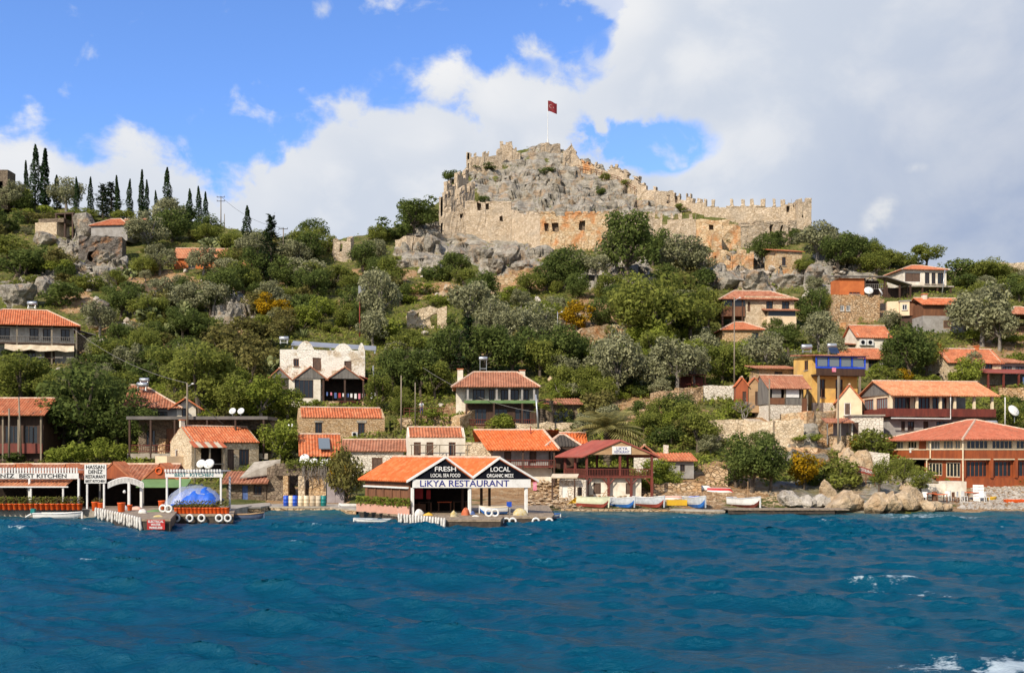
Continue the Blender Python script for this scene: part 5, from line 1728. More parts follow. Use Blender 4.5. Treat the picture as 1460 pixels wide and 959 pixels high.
m.ob('carved_face', 'tomb_rock', o)
M().box(11 * S, 20 * S, 1.6, 1.8, 0, 24 * S).ob('chamber_shade', 'painted_shade', o)  # black slab in the doorway, painted in as the tomb's inner shade

# ================================================================== CASTLE
def yc(py):
    return float(np.interp(-py, -PY_C, Y_C))


CASTLE_AT = P(800, 345, yc(345))
castle = thing('castle', 'ruined tan stone castle with battlements crowning the rocky summit', 'castle', CASTLE_AT)


def cwall(name, p0, t0, b0, p1, t1, b1, mer=None, ops=(), mat='stone_castle', t=1.0, jit=0.16, cell=1.5, drop=3.5):
    Y0, Y1 = yc(b0), yc(b1)
    a, c = P(p0, t0, Y0), P(p1, t1, Y1)
    L = math.hypot(c.x - a.x, c.y - a.y)
    dz = c.z - a.z
    zb = min(P(p0, b0, Y0).z, P(p1, b1, Y1).z - dz) - drop
    oo = []
    for q in ops:
        f0 = (q[0] - p0) / (p1 - p0)
        f1 = (q[1] - p0) / (p1 - p0)
        fm = (f0 + f1) / 2
        Yq = Y0 + (Y1 - Y0) * fm
        oo.append((f0 * L, f1 * L, P(0, q[3], Yq).z - dz * fm, P(0, q[2], Yq).z - dz * fm))
    if mer:
        w, g, h = (k * Y0 / F for k in mer)
        x = w * 0.6
        while x < L - w * 0.3:
            gg = g * random.uniform(0.75, 1.3)
            hh = h * random.uniform(0.65, 1.15)
            oo.append((x, min(x + gg, L), a.z - hh, a.z + 1))
            x += gg + w * random.uniform(0.75, 1.35)
    nb = len(ops)
    x = random.uniform(1, 4)
    while x < L - 1:
        ww = random.uniform(.8, 2.6)
        oo.append((x, min(x + ww, L), a.z - (mer[2] * Y0 / F if mer else 0) - random.uniform(.2, 1.1), a.z + 1))
        x += ww + random.uniform(3, 9) * (2.2 if mer else 1)
    m = M()
    panel(m, (a.x, a.y), (c.x, c.y), zb, a.z, t, oo, dz=dz, jit=jit, cell=cell)
    m.xf(lambda v: (v[0] - CASTLE_AT.x, v[1] - CASTLE_AT.y, v[2] - CASTLE_AT.z))
    w_ = m.ob(name, mat, castle)
    ux, uy = (c.x - a.x) / L, (c.y - a.y) / L
    for q in oo[:len(ops)]:                                   # dark slab closing each window, painted in for the shade inside
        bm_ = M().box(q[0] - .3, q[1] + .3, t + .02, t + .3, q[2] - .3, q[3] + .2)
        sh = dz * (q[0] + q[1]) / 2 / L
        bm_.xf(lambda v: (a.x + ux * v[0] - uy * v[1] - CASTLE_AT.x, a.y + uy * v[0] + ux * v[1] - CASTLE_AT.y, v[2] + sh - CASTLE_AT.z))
        bm_.ob('window_shade_slab', 'stone_dark', w_)
    return w_


def cblock(name, p0, p1, top, base, depth_m, mer=None, mat='stone_castle', ops=(), jit=0.18, yaw=0.0, drop=3.5, cell=1.3):
    """a tower or room: four walls round a plan"""
    Y0 = yc(base)
    a, c = P(p0, top, Y0), P(p1, top, Y0)
    d = Vector((c.x - a.x, c.y - a.y)) 
    L = d.length
    ex = Vector((math.cos(R(yaw)), math.sin(R(yaw))))
    ey = Vector((-ex.y, ex.x))
    A = Vector((a.x, a.y))
    cs = [A, A + ex * L, A + ex * L + ey * depth_m, A + ey * depth_m]
    zb = P(p0, base, Y0).z - drop
    m = M()
    for i in range(4):
        q0, q1 = cs[i], cs[(i + 1) % 4]
        Li = (q1 - q0).length
        oo = []
        if i == 0:
            for q in ops:
                oo.append(((q[0] - p0) * Y0 / F, (q[1] - p0) * Y0 / F, P(0, q[3], Y0).z, P(0, q[2], Y0).z))
        if mer:
            w, g, h = (k * Y0 / F for k in mer)
            x = w
            while x < Li - w * 0.4:
                oo.append((x, min(x + g, Li), a.z - h * random.uniform(0.7, 1.1), a.z + 1))
                x += g + w * random.uniform(0.8, 1.3)
        panel(m, q0, q1, zb, a.z, 0.8, oo, jit=jit, cell=cell)
    m.xf(lambda v: (v[0] - CASTLE_AT.x, v[1] - CASTLE_AT.y, v[2] - CASTLE_AT.z))
    return m.ob(name, mat, castle)


# lower western curtain
cblock('corner_tower', 626, 634, 281, 338, 3.5, None)
cwall('curtain_wall', 633, 286, 338, 663, 283, 336, (3.0, 3.4, 11), [(655, 660, 304, 310)])
cwall('curtain_wall', 663, 286, 336, 729, 287, 338, None, [(680, 686, 289, 299), (692, 697, 290, 299), (713, 717, 308, 315)])
cwall('curtain_wall', 729, 299, 338, 770, 303, 352, (9, 2.2, 3), (), 'stone_castle')
cwall('curtain_wall', 770, 301, 352, 868, 301, 356, (8, 2.4, 3.5), [(776, 783, 318, 329), (787, 797, 318, 330), (826, 834, 315, 328)], 'stone_castle_red')
cwall('curtain_wall', 868, 303, 356, 932, 304, 352, (6, 4, 7), ())
# stepped wall climbing the western cliff
cwall('stepped_wall', 634, 274, 330, 655, 268, 326, (3.0, 3.2, 9), ())
cwall('stepped_wall', 637, 259, 312, 650, 254, 308, (4, 3.2, 6), [(645, 649, 262, 267)])
cwall('stepped_wall', 652, 270, 322, 677, 258, 316, (3.0, 3.6, 12), ())
cwall('stepped_wall', 652, 247, 292, 668, 240, 282, (4, 3, 6), ())
# upper ward on the summit
cblock('summit_tower', 665, 671, 217, 246, 2.5, None)
cwall('summit_wall', 671, 219, 246, 690, 216, 244, (2.8, 3.0, 5.5), (), 'stone_castle')
cwall('summit_wall', 689, 216, 244, 716, 212, 238, (7, 3, 4), ())
cblock('gate_tower', 713, 730, 202, 228, 4, (4.5, 3.0, 4), 'stone_castle')
cwall('summit_wall', 729, 207, 228, 742, 212, 226, (4, 3, 4), ())
cblock('keep', 779, 801, 203, 226, 5.0, (6, 5, 4), 'stone_castle', yaw=24)
cwall('summit_wall', 758, 214, 228, 779, 203, 224, (6, 3, 3), ())
cwall('broken_pillar', 805, 216, 240, 814, 205, 238, None, (), jit=0.4, cell=0.8)
cwall('broken_pillar', 814, 205, 238, 829, 226, 240, None, (), jit=0.4, cell=0.8)
# broken wall running down the eastern ridge
cwall('ridge_wall', 829, 228, 246, 848, 233, 252, (4, 4, 4), (), 'stone_castle_red', jit=0.35)
cwall('ridge_wall', 848, 232, 252, 884, 236, 258, (5, 3, 5), (), 'stone_castle', jit=0.35)
cwall('ridge_wall', 884, 240, 262, 910, 252, 276, (5, 4, 4), (), 'stone_castle', jit=0.35)
cwall('ridge_wall', 908, 258, 284, 935, 264, 292, (5, 4, 4), (), 'stone_castle', jit=0.35)
# eastern ward, upper line
cblock('gate_room', 935, 960, 272, 300, 5, None, 'stone_castle', [(951, 955, 278, 290)], yaw=0)
cwall('curtain_wall', 960, 274, 300, 985, 276, 304, (4, 6, 5), [(962, 966, 279, 290)])
cwall('curtain_wall', 985, 283, 304, 1004, 284, 310, (5, 9, 6), ())
cwall('curtain_wall', 1004, 284, 312, 1128, 284, 322, (5.0, 8.4, 10.0), ())
cwall('curtain_wall', 1114, 288, 324, 1136, 290, 326, (7, 4, 5), [(1121, 1126, 294, 302)])
cblock('end_tower', 1138, 1157, 283, 330, 4.0, (6, 5, 6), 'stone_castle', [(1144, 1146, 306, 310)])
# eastern ward, lower line
cwall('curtain_wall', 930, 303, 344, 992, 305, 346, (5.5, 9.0, 10), ())
cwall('curtain_wall', 992, 312, 346, 1030, 313, 350, None, [(1010, 1018, 321, 327)], 'stone_castle_red', jit=0.25)
cwall('curtain_wall', 1030, 313, 350, 1056, 317, 350, None, (), 'stone_castle_red', jit=0.3)
cwall('curtain_wall', 1056, 316, 350, 1136, 314, 344, (12, 3, 3), [(1097, 1102, 320, 333), (1112, 1116, 321, 335), (1124, 1127, 324, 336)], 'stone_castle')
cblock('buttress', 1017, 1029, 330, 356, 2.6, None, 'stone_castle_red', jit=0.25)

# railed path along the ridge
m = M()
pts = [P(x, y, yc(y) - 2.0) for x, y in ((820, 240), (850, 247), (880, 256), (905, 271), (935, 283), (965, 296), (985, 304))]
for i in range(len(pts) - 1):
    a, c = pts[i], pts[i + 1]
    for k in range(4):
        q = a.lerp(c, k / 4) - CASTLE_AT
        m.tube([q - Vector((0, 0, 1.0)), q + Vector((0, 0, 0.9))], 0.07, 4)
    for h in (0.3, 0.85):
        m.tube([a - CASTLE_AT + Vector((0, 0, h)), c - CASTLE_AT + Vector((0, 0, h))], 0.06, 4)
m.ob('path_railing', 'wood_brown', castle)

# flag on the keep
Yk = yc(226) + 1.5
pole = P(781, 204, Yk)
fl = thing('flagpole', 'tall white flagpole with a dark red flag above the castle keep', 'flagpole', pole)
hp = 61 * Yk / F
M().tube([(0, 0, -0.8), (0, 0, hp)], [0.11, 0.05], 8).ob('pole', 'white_paint', fl)
M().tube([(0, 0, -0.8), (0, 0, 1.0)], 0.2, 8).ob('pole_base', 'white_paint', fl)
nx, nz = 12, 8
fw, fh = 2.5, 2.9
vs, fs = [], []
for j in range(nz + 1):
    for i in range(nx + 1):
        u, v = i / nx, j / nz
        vs.append((u * fw, 0.25 * math.sin(u * 7 + v * 1.5) * u, hp - 0.1 - fh * (1 - v) * 0.98 - u * 0.75 + 0.12 * math.sin(u * 6)))
for j in range(nz):
    for i in range(nx):
        a = j * (nx + 1) + i
        fs.append((a, a + 1, a + nx + 2, a + nx + 1))
fo = M().add(vs, fs).ob('flag', 'flag_red', fl, smooth=True)
def flag_pt(x, z, dy):
    u = x / fw
    return (x, 0.25 * math.sin(u * 7 + 0.75) * u + dy, hp - 0.1 - fh * 0.5 - u * 0.75 + 0.12 * math.sin(u * 6) + z)
for nm, poly in (('crescent', None), ('star', None)):
    pts2 = []
    if nm == 'crescent':
        for k in range(13):
            a = R(40 + 280 * k / 12)
            pts2.append((0.85 + 0.52 * math.cos(a), 0.52 * math.sin(a)))
        for k in range(13):
            a = R(320 - 280 * k / 12)
            pts2.append((0.97 + 0.40 * math.cos(a), 0.40 * math.sin(a)))
    else:
        for k in range(10):
            a = R(180 + 36 * k)
            rr = 0.26 if k % 2 == 0 else 0.10
            pts2.append((1.55 + rr * math.cos(a), rr * math.sin(a)))
    for dy in (-0.03,):
        M().slab([flag_pt(x, z, dy) for x, z in pts2], (0, -0.01, 0)).ob(nm, 'flag_cloth_mark', fo)
    M().slab([flag_pt(x, z, 0.03) for x, z in pts2], (0, 0.01, 0)).ob(nm, 'flag_cloth_mark', fo)

# ================================================================== WATERFRONT
def W2(px, Y):
    return ((px - CX) * Y / F, Y)


def dock(name, label, pts, top, mat='deck_wood', side='wet_wood', cat='jetty', planks=None):
    pl = [W2(*p) for p in pts]
    c = (sum(p[0] for p in pl) / len(pl), sum(p[1] for p in pl) / len(pl))
    o = thing(name, label, cat, (c[0], c[1], 0))
    rel = [(x - c[0], y - c[1]) for x, y in pl]
    M().prism([(x * 0.992, y * 0.992) for x, y in rel], -1.2, top - 0.14).ob('base', side, o)
    M().prism(rel, top - 0.139, top).ob('deck', mat, o)
    return o


# ---- restaurant under two black gables
DK = 0.55
dock('restaurant_dock', 'low concrete and timber dock under the twin-gabled restaurant', [(636, 67.3), (714, 67.3), (718, 70.4), (787, 70.4), (790, 73), (782, 86), (508, 86), (512, 78.5), (568, 72.6)], DK, 'deck_wood', 'wet_wood')
b = B('twin_gable_restaurant', 'waterfront restaurant with twin black gables, orange roofs and white lettered banner', 'restaurant', 587, 733, 73, yaw=3, skew=42)
dz = (DK - b.loc.z) / b.S + 0.05
b.posts([(1.5, 1), (83, 1), (164, 1)], dz, 38, 'white_paint', 1.5)
b.posts([(84, 100), (164, 100), (110, 60), (138, 60), (150, 60)], dz, 48, 'wood_dark', 1.2)
bn = b.box('banner', 'white_paint', 0, 168, -3, -1.6, 38, 50)
b.text('LiKYA RESTAURANT', 73, -3.3, 43.8, 13, 'letters_blue', bn, width=127, bold=0.006)
for xs, tl in ((((2, 50.2), (83, 50.2), (45, 78)), (('FRESH', 46, 64.5, 9.4, 30), ('LOCAL SEA FOOD', 46, 55.5, 7, 42))),
               (((85, 50.2), (169, 50.2), (122, 77)), (('LOCAL', 124, 64, 9.4, 28), ('ORGANIC MEZE', 124, 55, 7, 38)))):
    g = b.ob(M().slab([(x, -3, z) for x, z in xs], (0, 2, 0)), 'gable_board', 'black_paint')
    for body, x, z, size, wd in tl:
        b.text(body, x, -3.3, z, size, 'letters_white', g, width=wd, bold=0.004)
for (xa, za), (xb, zb) in (((-10, 45.5), (45, 80)), ((45, 80), (84, 51)), ((84, 51), (122, 79)), ((122, 79), (178, 45.5))):
    b.ob(M().slab([(xa, -6, za), (xb, -6, zb), (xb, -6, zb + 3.2), (xa, -6, za + 3.2)], (0, 1.8, 0)), 'barge_board', 'white_paint')
b.roof([((-10, 122, 47.5), (-10, -5, 47.5), (55, 0, 34), 0, 0), ((84, -5, 52.5), (84, 122, 52.5), (-39, 0, 29), 0, 0),
        ((84, 122, 52.5), (84, -5, 52.5), (38, 0, 28), 0, 0), ((178, -5, 47.5), (178, 122, 47.5), (-56, 0, 33), 0, 0)], 'tile_new',
       [((45, -5, 82), (45, 122, 82)), ((122, -5, 81), (122, 122, 81))], rows=9)
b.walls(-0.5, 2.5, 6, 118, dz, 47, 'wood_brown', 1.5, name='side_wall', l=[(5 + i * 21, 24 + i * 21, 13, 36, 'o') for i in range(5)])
b.box('inner_shade_panel', 'painted_shade', 12, 14, 20, 112, dz, 47)  # black panel added behind the side openings, painted as indoor shade
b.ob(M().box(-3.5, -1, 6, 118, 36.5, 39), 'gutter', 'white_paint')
b.box('back_wall', 'painted_shade', 2.6, 158, 114, 117, dz, 47)  # rear wall coloured near-black for the shade under the roof
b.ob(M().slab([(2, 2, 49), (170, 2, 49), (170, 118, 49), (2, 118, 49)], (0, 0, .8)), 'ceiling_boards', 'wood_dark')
b.box('hung_cloth', 'cloth_red', 40, 52, 60, 60.6, 20, 36)
b.box('hung_cloth', 'cloth_red', 56, 62, 58, 58.6, 20, 33)
b.box('serving_counter', 'wood_brown', 18, 62, 70, 78, dz, 12)
b.box('striped_towel', 'cloth_pink', 170, 175, -5.5, -5, 34, 46)


def table(label, px, py, Y, w, cloth, group):
    S = Y / F
    o = thing('table', label, 'table', P(px, py, Y), group)
    h, w2 = 0.72, w * S / 2
    M().box(-w2, w2, -0.4, 0.4, h, h + 0.05).ob('table_top', cloth, o)
    for sx in (-1, 1):
        for sy in (-1, 1):
            M().box(sx * w2 * .85 - .03, sx * w2 * .85 + .03, sy * .32 - .03, sy * .32 + .03, 0, h).ob('leg', 'wood_brown', o)


def chair(label, px, py, Y, mat, group, rz=0.0):
    o = thing('chair', label, 'chair', P(px, py, Y), group, rz)
    M().box(-.22, .22, -.22, .22, .42, .46).ob('seat', mat, o)
    M().box(-.22, .22, .18, .23, .47, .92).ob('backrest', mat, o)
    for sx in (-1, 1):
        for sy in (-1, 1):
            M().box(sx * .19 - .025, sx * .19 + .025, sy * .19 - .025, sy * .19 + .025, 0, .42).ob('leg', mat, o)


for i, px in enumerate((606, 634, 656)):
    table(('dark wooden table under the twin gables', 'wooden table with orange cloth under the twin gables', 'dark wooden table by the middle white post')[i], px, HY + (CH - DK) * F / (76 + i * .4) - 0.3, 76 + i * .4, 20, ('wood_dark', 'plastic_orange', 'wood_dark')[i], 'tables under the twin gables')

# planters on the side of the restaurant
def leaf_mesh(name, mat, n, size, shape, seed, up=0.3):
    """loose leaf faces scattered by shape(rnd) -> point, outward normal"""
    r = random.Random(seed)
    vs, fs = [], []
    for _ in range(n):
        p, nr = shape(r)
        d = Vector((r.gauss(0, 1), r.gauss(0, 1), r.gauss(0, 1))).normalized() * 0.75 + Vector(nr) * 0.8 + Vector((0, 0, up))
        d.normalize()
        a = d.cross(Vector((r.gauss(0, 1), r.gauss(0, 1), r.gauss(0, 1)))).normalized()
        c = d.cross(a)
        s = size * r.uniform(0.6, 1.4)
        k = len(vs)
        p = Vector(p)
        vs += [tuple(p - a * s), tuple(p + c * s * 0.55 + d * s * 0.15), tuple(p + a * s), tuple(p - c * s * 0.55 + d * s * 0.15)]
        fs.append((k, k + 1, k + 2, k + 3))
    me = bpy.data.meshes.new(name)
    me.from_pydata(vs, [], fs)
    me.materials.append(MATS[mat])
    me.update()
    return me


def box_shape(x, y, z):
    def f(r):
        return (r.uniform(-x, x), r.uniform(-y, y), r.uniform(0, z) ** 1.0), (0, -0.3, 0.6)
    return f


POT = M().lathe([(0.13, 0), (0.17, 0.05), (0.21, 0.42), (0.23, 0.43), (0.23, 0.5), (0.19, 0.5), (0.18, 0.44), (0.02, 0.43)], 12).mesh('pot', 'plastic_orange', True)
POTB = M().lathe([(0.2, 0), (0.25, 0.05), (0.28, 0.62), (0.31, 0.66), (0.31, 0.72), (0.26, 0.72), (0.24, 0.66), (0.02, 0.62)], 12).mesh('pot', 'plastic_orange', True)
POTPLANT = leaf_mesh('plant', 'leaf_mid', 60, 0.09, box_shape(0.2, 0.2, 0.55), 4)
POTDRY = leaf_mesh('plant', 'leaf_scrub', 60, 0.09, box_shape(0.22, 0.2, 0.6), 5)


def pot_plant(label, loc, me, plant, group, s=1.0, ztop=0.45):
    o = thing('potted_plant', label, 'potted plant', loc, group)
    o.scale = (s,) * 3
    o.rotation_euler = (0, 0, random.uniform(0, 6))
    link('pot', me, o)
    if plant:
        link('plant', plant, o, (0, 0, ztop))


for i in range(5):
    Yp = 77.0 - i * 1.02
    px = 517 + i * 14.5
    o = thing('planter_box', ('pink planter trough full of green herbs along the restaurant side wall'), 'planter', Vector((*W2(px, Yp), DK)), 'planters along the restaurant side')
    M().prism([(-.46, -.22), (.46, -.22), (.48, .2), (-.48, .2)], 0, .62).ob('trough', 'pot_pink', o)
    link('plant', leaf_mesh('plant', 'leaf_bright', 220, 0.10, box_shape(0.5, 0.3, 0.65), 20 + i), o, (0, 0, .55))

# fenders: white bundles hung along dock edges
FEND = M().lathe([(0.03, 0.0), (0.07, -0.03), (0.10, -0.2), (0.09, -0.5), (0.12, -0.68), (0.08, -0.82), (0.02, -0.84)], 9).mesh('fender', 'rope_white', True)
def fender_row(label, p0, p1, top, n, group):
    for i in range(n):
        t = i / (n - 1)
        Y = p0[1] + (p1[1] - p0[1]) * t
        px = p0[0] + (p1[0] - p0[0]) * t
        x, y = W2(px, Y)
        f = link('fender', FEND, None, (x, y - 0.17, top + 0.02), random.uniform(0, 6), (1.0, 1.0, random.uniform(0.8, 1.1)))
        f.rotation_euler = (random.uniform(-.08, .08), random.uniform(-.1, .1), random.uniform(0, 6))
        tag(f, label, 'fender', group)
fender_row('white rag-wrapped fender hanging from the twin-gable restaurant dock', (569, 72.5), (634, 67.3), DK + .12, 17, 'fenders on the restaurant dock')

TORUS = M()
for i in range(16):
    for j in range(8):
        a, c = 2 * PI * i / 16, 2 * PI * j / 8
        TORUS.v.append(((0.235 + 0.075 * math.cos(c)) * math.cos(a), 0.07 * math.sin(c), (0.235 + 0.075 * math.cos(c)) * math.sin(a)))
        TORUS.f.append((i * 8 + j, ((i + 1) % 16) * 8 + j, ((i + 1) % 16) * 8 + (j + 1) % 8, i * 8 + (j + 1) % 8))
TYRE = TORUS.mesh('tyre', 'rubber_white', True)
TYREB = TORUS.mesh('tyre', 'plastic_orange', True)
def tyres(label, lst, group, me=TYRE):
    for px, Y, z in lst:
        x, y = W2(px, Y)
        t = link('tyre', me, None, (x, y - 0.10, z), random.uniform(-.1, .1))
        tag(t, label, 'tyre', group)
tyres('white-painted tyre hung as a bumper on the restaurant dock', [(722, 70.3, .22), (731, 70.3, .22), (764, 70.3, .22), (783, 70.3, .2), (697, 70.2, DK + .3), (706, 70.2, DK + .3)], 'tyres on the restaurant dock')

def heap(name, label, cat, px, Y, z, w, h, mat, seed, depth=None):
    """lumpy heap of net, sacks or cloth lying on a surface"""
    x, y = W2(px, Y)
    m = M()
    n, k = 14, 7
    r = random.Random(seed)
    ph = [r.uniform(0, 6) for _ in range(6)]
    depth = depth or w * .7
    for j in range(k + 1):
        el = (PI / 2) * j / k
        for i in range(n):
            a = 2 * PI * i / n
            q = 1 + .16 * math.sin(3 * a + ph[0]) + .10 * math.sin(5 * a + ph[1] + el * 3) + r.uniform(-.06, .06)
            m.v.append((w / 2 * math.cos(a) * math.cos(el) * q, depth / 2 * math.sin(a) * math.cos(el) * q, h * math.sin(el) * (1 + .15 * math.sin(2 * a + ph[2]))))
    for j in range(k):
        for i in range(n):
            i2 = (i + 1) % n
            m.f.append((j * n + i, j * n + i2, (j + 1) * n + i2, (j + 1) * n + i))
    o = m.ob(name, mat, None, (x, y, z), smooth=True)
    return tag(o, label, cat)
heap('fishing_net', 'yellow-green fishing net heaped on the restaurant dock', 'net', 647, 70.5, DK, .55, .42, 'net_yellow', 1)
heap('fishing_net', 'tan coiled fishing net by the middle white post', 'net', 664, 72.2, DK, .6, .5, 'terracotta', 2)
heap('fishing_net', 'large yellow heap of net beside the boat on the dock', 'net', 741, 72.3, DK, 1.1, .45, 'net_yellow', 3)
heap('sack', 'white sacks piled near the dock fenders', 'sack', 597, 72.2, DK, .7, .4, 'rope_white', 4)
heap('sack', 'yellow-orange tarpaulin bundle on the restaurant dock', 'sack', 611, 72.0, DK, .7, .2, 'plastic_yellow', 5)
heap('fishing_net', 'pinkish net spread on the western jetty', 'net', 195, 75.0, .8, 1.0, .22, 'pot_pink', 6)
heap('tarpaulin', 'folded green tarpaulin at the edge of the western jetty', 'tarpaulin', 222, 72.5, .8, 1.3, .14, 'canvas_green', 7)
heap('sack', 'white sack lying beside the small terracotta pot', 'sack', 203, 70.5, .8, .6, .28, 'rope_white', 8)
heap('rope_coil', 'pale coil of rope near the red sign on the western jetty', 'rope', 226, 66.5, .8, .6, .12, 'net_yellow', 9)
heap('sack', 'grey sack slumped near the western jetty fenders', 'sack', 178, 75.2, .8, .5, .3, 'boat_grey', 10)
heap('rope_coil', 'white coil of rope beside the coiled tan net', 'rope', 678, 70.8, DK, .5, .1, 'rope_white', 11)
heap('sack', 'blue and white bundle at the edge of the restaurant dock', 'sack', 674, 73.0, DK, .35, .25, 'cloth_blue', 12)


# ---- boats
def boat(name, label, px, Y, z, L, yaw, top='white_paint', bottom='white_paint', inside='wood_tan', rim='white_paint', roll=0.0, pitch=0.0, beam=0.36, height=0.17, flip=False, mast=None, deckhouse=None, motor=None, transom=0.72, group='boats along the shore', cover=None, cat='boat'):
    o = thing(name, label, cat, Vector((*W2(px, Y), z)), group)
    o.rotation_euler = (R(roll) + (PI if flip else 0), R(pitch), R(yaw))
    n = 14
    H = L * height
    secs = []
    for i in range(n + 1):
        t = i / n                                       # 0 stern .. 1 bow
        bm = L * beam / 2 * (transom + (1 - transom) * math.sin(min(1, t * 2) * PI / 2)) * max(0.0, 1 - max(0, (t - .45) / .55) ** 2.2)
        sheer = H * (0.88 + 0.30 * (t - .35) ** 2 + (0.16 * max(0, t - .6)))
        keel = 0.02 * H + H * 0.75 * max(0, (t - .8) / .2) ** 2
        secs.append(((t - .5) * L, bm, sheer, keel))
    pr = ((0.02, 0.0), (0.55, 0.10), (0.86, 0.38), (0.95, 0.55), (1.0, 1.0))
    def pt(sec, q, s, inset=0.0):
        x, bm, sh, ke = sec
        return (x, s * max(0.0, bm * q[0] - inset), ke + (sh - ke) * q[1] + (inset * 0.9 if q[1] < .5 else 0))
    def shell(lo, hi, inset=0.0):
        m = M()
        w = hi - lo + 1
        for s in (-1, 1):
            b0 = len(m.v)
            for sec in secs:
                for q in pr[lo:hi + 1]:
                    m.v.append(pt(sec, q, s, inset))
            for i in range(n):
                for j in range(w - 1):
                    a = b0 + i * w + j
                    m.f.append((a, a + 1, a + w + 1, a + w))
        b1 = len(m.v) // 2
        for j in range(w - 1):
            m.f.append((j, j + 1, b1 + j + 1, b1 + j))
        return m
    hull = shell(2, 4).ob('topsides', top, o, smooth=False)
    shell(0, 2).ob('bottom', bottom, o)
    shell(0, 4, 0.05 * L / 4).ob('inside', inside, o)
    m = M()
    for s in (-1, 1):
        m.tube([pt(sec, pr[4], s) for sec in secs], 0.012 * L, 5)
    m.tube([pt(secs[0], pr[4], -1), pt(secs[0], pr[4], 1)], 0.012 * L, 5)
    m.ob('gunwale', rim, o)
    if not flip:
        for t in (0.22, 0.45, 0.66):
            sec = secs[int(t * n)]
            M().box(sec[0] - .05 * L * .8, sec[0] + .05 * L * .8, -sec[1] * .9, sec[1] * .9, sec[2] * .70, sec[2] * .76).ob('thwart', inside, o)
        sec = secs[-1]
        M().box(secs[-4][0], sec[0] - .02 * L, -secs[-4][1] * .86, secs[-4][1] * .86, secs[-4][2] * .93, secs[-4][2] * .97).ob('foredeck', rim if deckhouse is None else inside, o) if False else None
        bow = secs[-1]
        M().box(bow[0] - .02 * L, bow[0] + .012 * L, -.012 * L, .012 * L, bow[3] * .2, bow[2] * 1.0).ob('stem_post', top, o)
    else:
        M().box(-L * .45, L * .4, -.015 * L, .015 * L, -.03 * H, .03 * H).ob('keel', rim, o)
    if deckhouse:
        x0, x1, h = deckhouse[:3]
        bm = secs[5][1]
        M().box(x0 * L, x1 * L, -bm * .7, bm * .7, H * .6, H * .9 + h).ob('engine_box', deckhouse[3], o)
    if mast:
        h, lean, cross = mast
        x = 0.1 * L
        mo = M().tube([(x, 0, H * .2), (x + lean * h, 0, h)], [.045, .03], 6).ob('mast', 'wood_tan', o)
        if cross:
            M().tube([(x + lean * h * .72 - .35, 0, h * .72), (x + lean * h * .72 + .35, 0, h * .72)], .03, 5).ob('yard', 'wood_tan', mo)
    if motor:
        col, up = motor
        x = secs[0][0]
        mo = M()
        mo.box(x - .34, x - .02, -.14, .14, H * .9, H * .9 + .36)
        e = mo.ob('outboard_motor', col, o)
        if up:
            M().tube([(x - .2, 0, H * .9), (x - .62, 0, H * .55), (x - .8, 0, H * .40)], [.09, .07, .05], 6).ob('motor_leg', 'white_paint', e)
        else:
            M().tube([(x - .2, 0, H * .9), (x - .22, 0, -.3)], [.08, .06], 6).ob('motor_leg', 'white_paint', e)
    if cover:
        m = M()
        for i in range(5, 12):
            sec = secs[i]
            for k in range(7):
                s = -1 + k / 3
                m.v.append((sec[0], sec[1] * s * .95, sec[2] + .12 * (1 - s * s) + .03 * math.sin(k * 2 + i)))
        for i in range(6):
            for k in range(6):
                a = i * 7 + k
                m.f.append((a, a + 1, a + 8, a + 7))
        m.ob('cover', cover, o, smooth=True)
    return o


boat('motor_boat', 'white skiff with tilted teal outboard motor moored by the orange planters', 84, 76.5, -.14, 3.7, -2, 'white_paint', 'white_paint', 'cream_paint', 'white_paint', motor=('teal_paint', True), beam=.34)
boat('rowing_boat', 'grey-blue wooden boat with tan gunwale moored behind the western jetty', 216, 77.5, -.12, 2.9, 168, 'boat_grey', 'boat_navy', 'wood_tan', 'wood_tan')
boat('fishing_boat', 'dark-hulled wooden boat with high white stem beside the tyre platform', 351, 75.5, -.16, 2.7, 8, 'boat_navy', 'boat_navy', 'wood_tan', 'wood_tan', height=.24)
boat('rowing_boat', 'small white boat drawn up on the slip beside the tamarisk', 498, 86, .35, 1.9, 170, 'white_paint', 'boat_grey', 'cream_paint', 'white_paint')
boat('rowing_boat', 'low grey skiff floating beside the pink planters', 531, 73.5, -.16, 2.9, 172, 'white_paint', 'boat_grey', 'boat_grey', 'boat_grey', height=.13)
boat('fishing_boat', 'white boat with blue bottom and outboard standing on the restaurant dock', 703, 72.6, DK + .02, 2.1, 195, 'white_paint', 'boat_blue', 'cream_paint', 'cream_paint', height=.3, motor=('plastic_blue', False), beam=.42)
boat('rowing_boat', 'long low white boat with blue stripe behind the dock corner', 777, 78.5, -.1, 2.5, 4, 'white_paint', 'boat_blue', 'cream_paint', 'boat_blue', height=.14)
boat('fishing_boat', 'pale green boat with red bottom leaning on the beach with a slanted mast', 845, 88.6, .10, 3.0, -24, 'boat_green', 'rust_red', 'wood_tan', 'boat_green', roll=-10, height=.36, mast=(2.0, .5, True), pitch=2)
boat('fishing_boat', 'grey boat propped on the beach beside the pale green boat', 886, 88.9, .08, 3.3, -52, 'boat_grey', 'boat_blue', 'wood_dark', 'white_paint', height=.32, roll=-4)
boat('fishing_boat', 'white boat with dark red bottom below the timber restaurant posts', 926, 89.0, .08, 3.4, -48, 'boat_grey', 'rust_red', 'wood_tan', 'white_paint', height=.33, roll=-3)
boat('fishing_boat', 'white and bright blue boat with blue tarpaulin and short mast', 992, 89.0, .06, 3.6, -72, 'boat_grey', 'boat_blue', 'wood_tan', 'white_paint', height=.32, cover='tarp_blue', mast=(2.6, -.06, False))
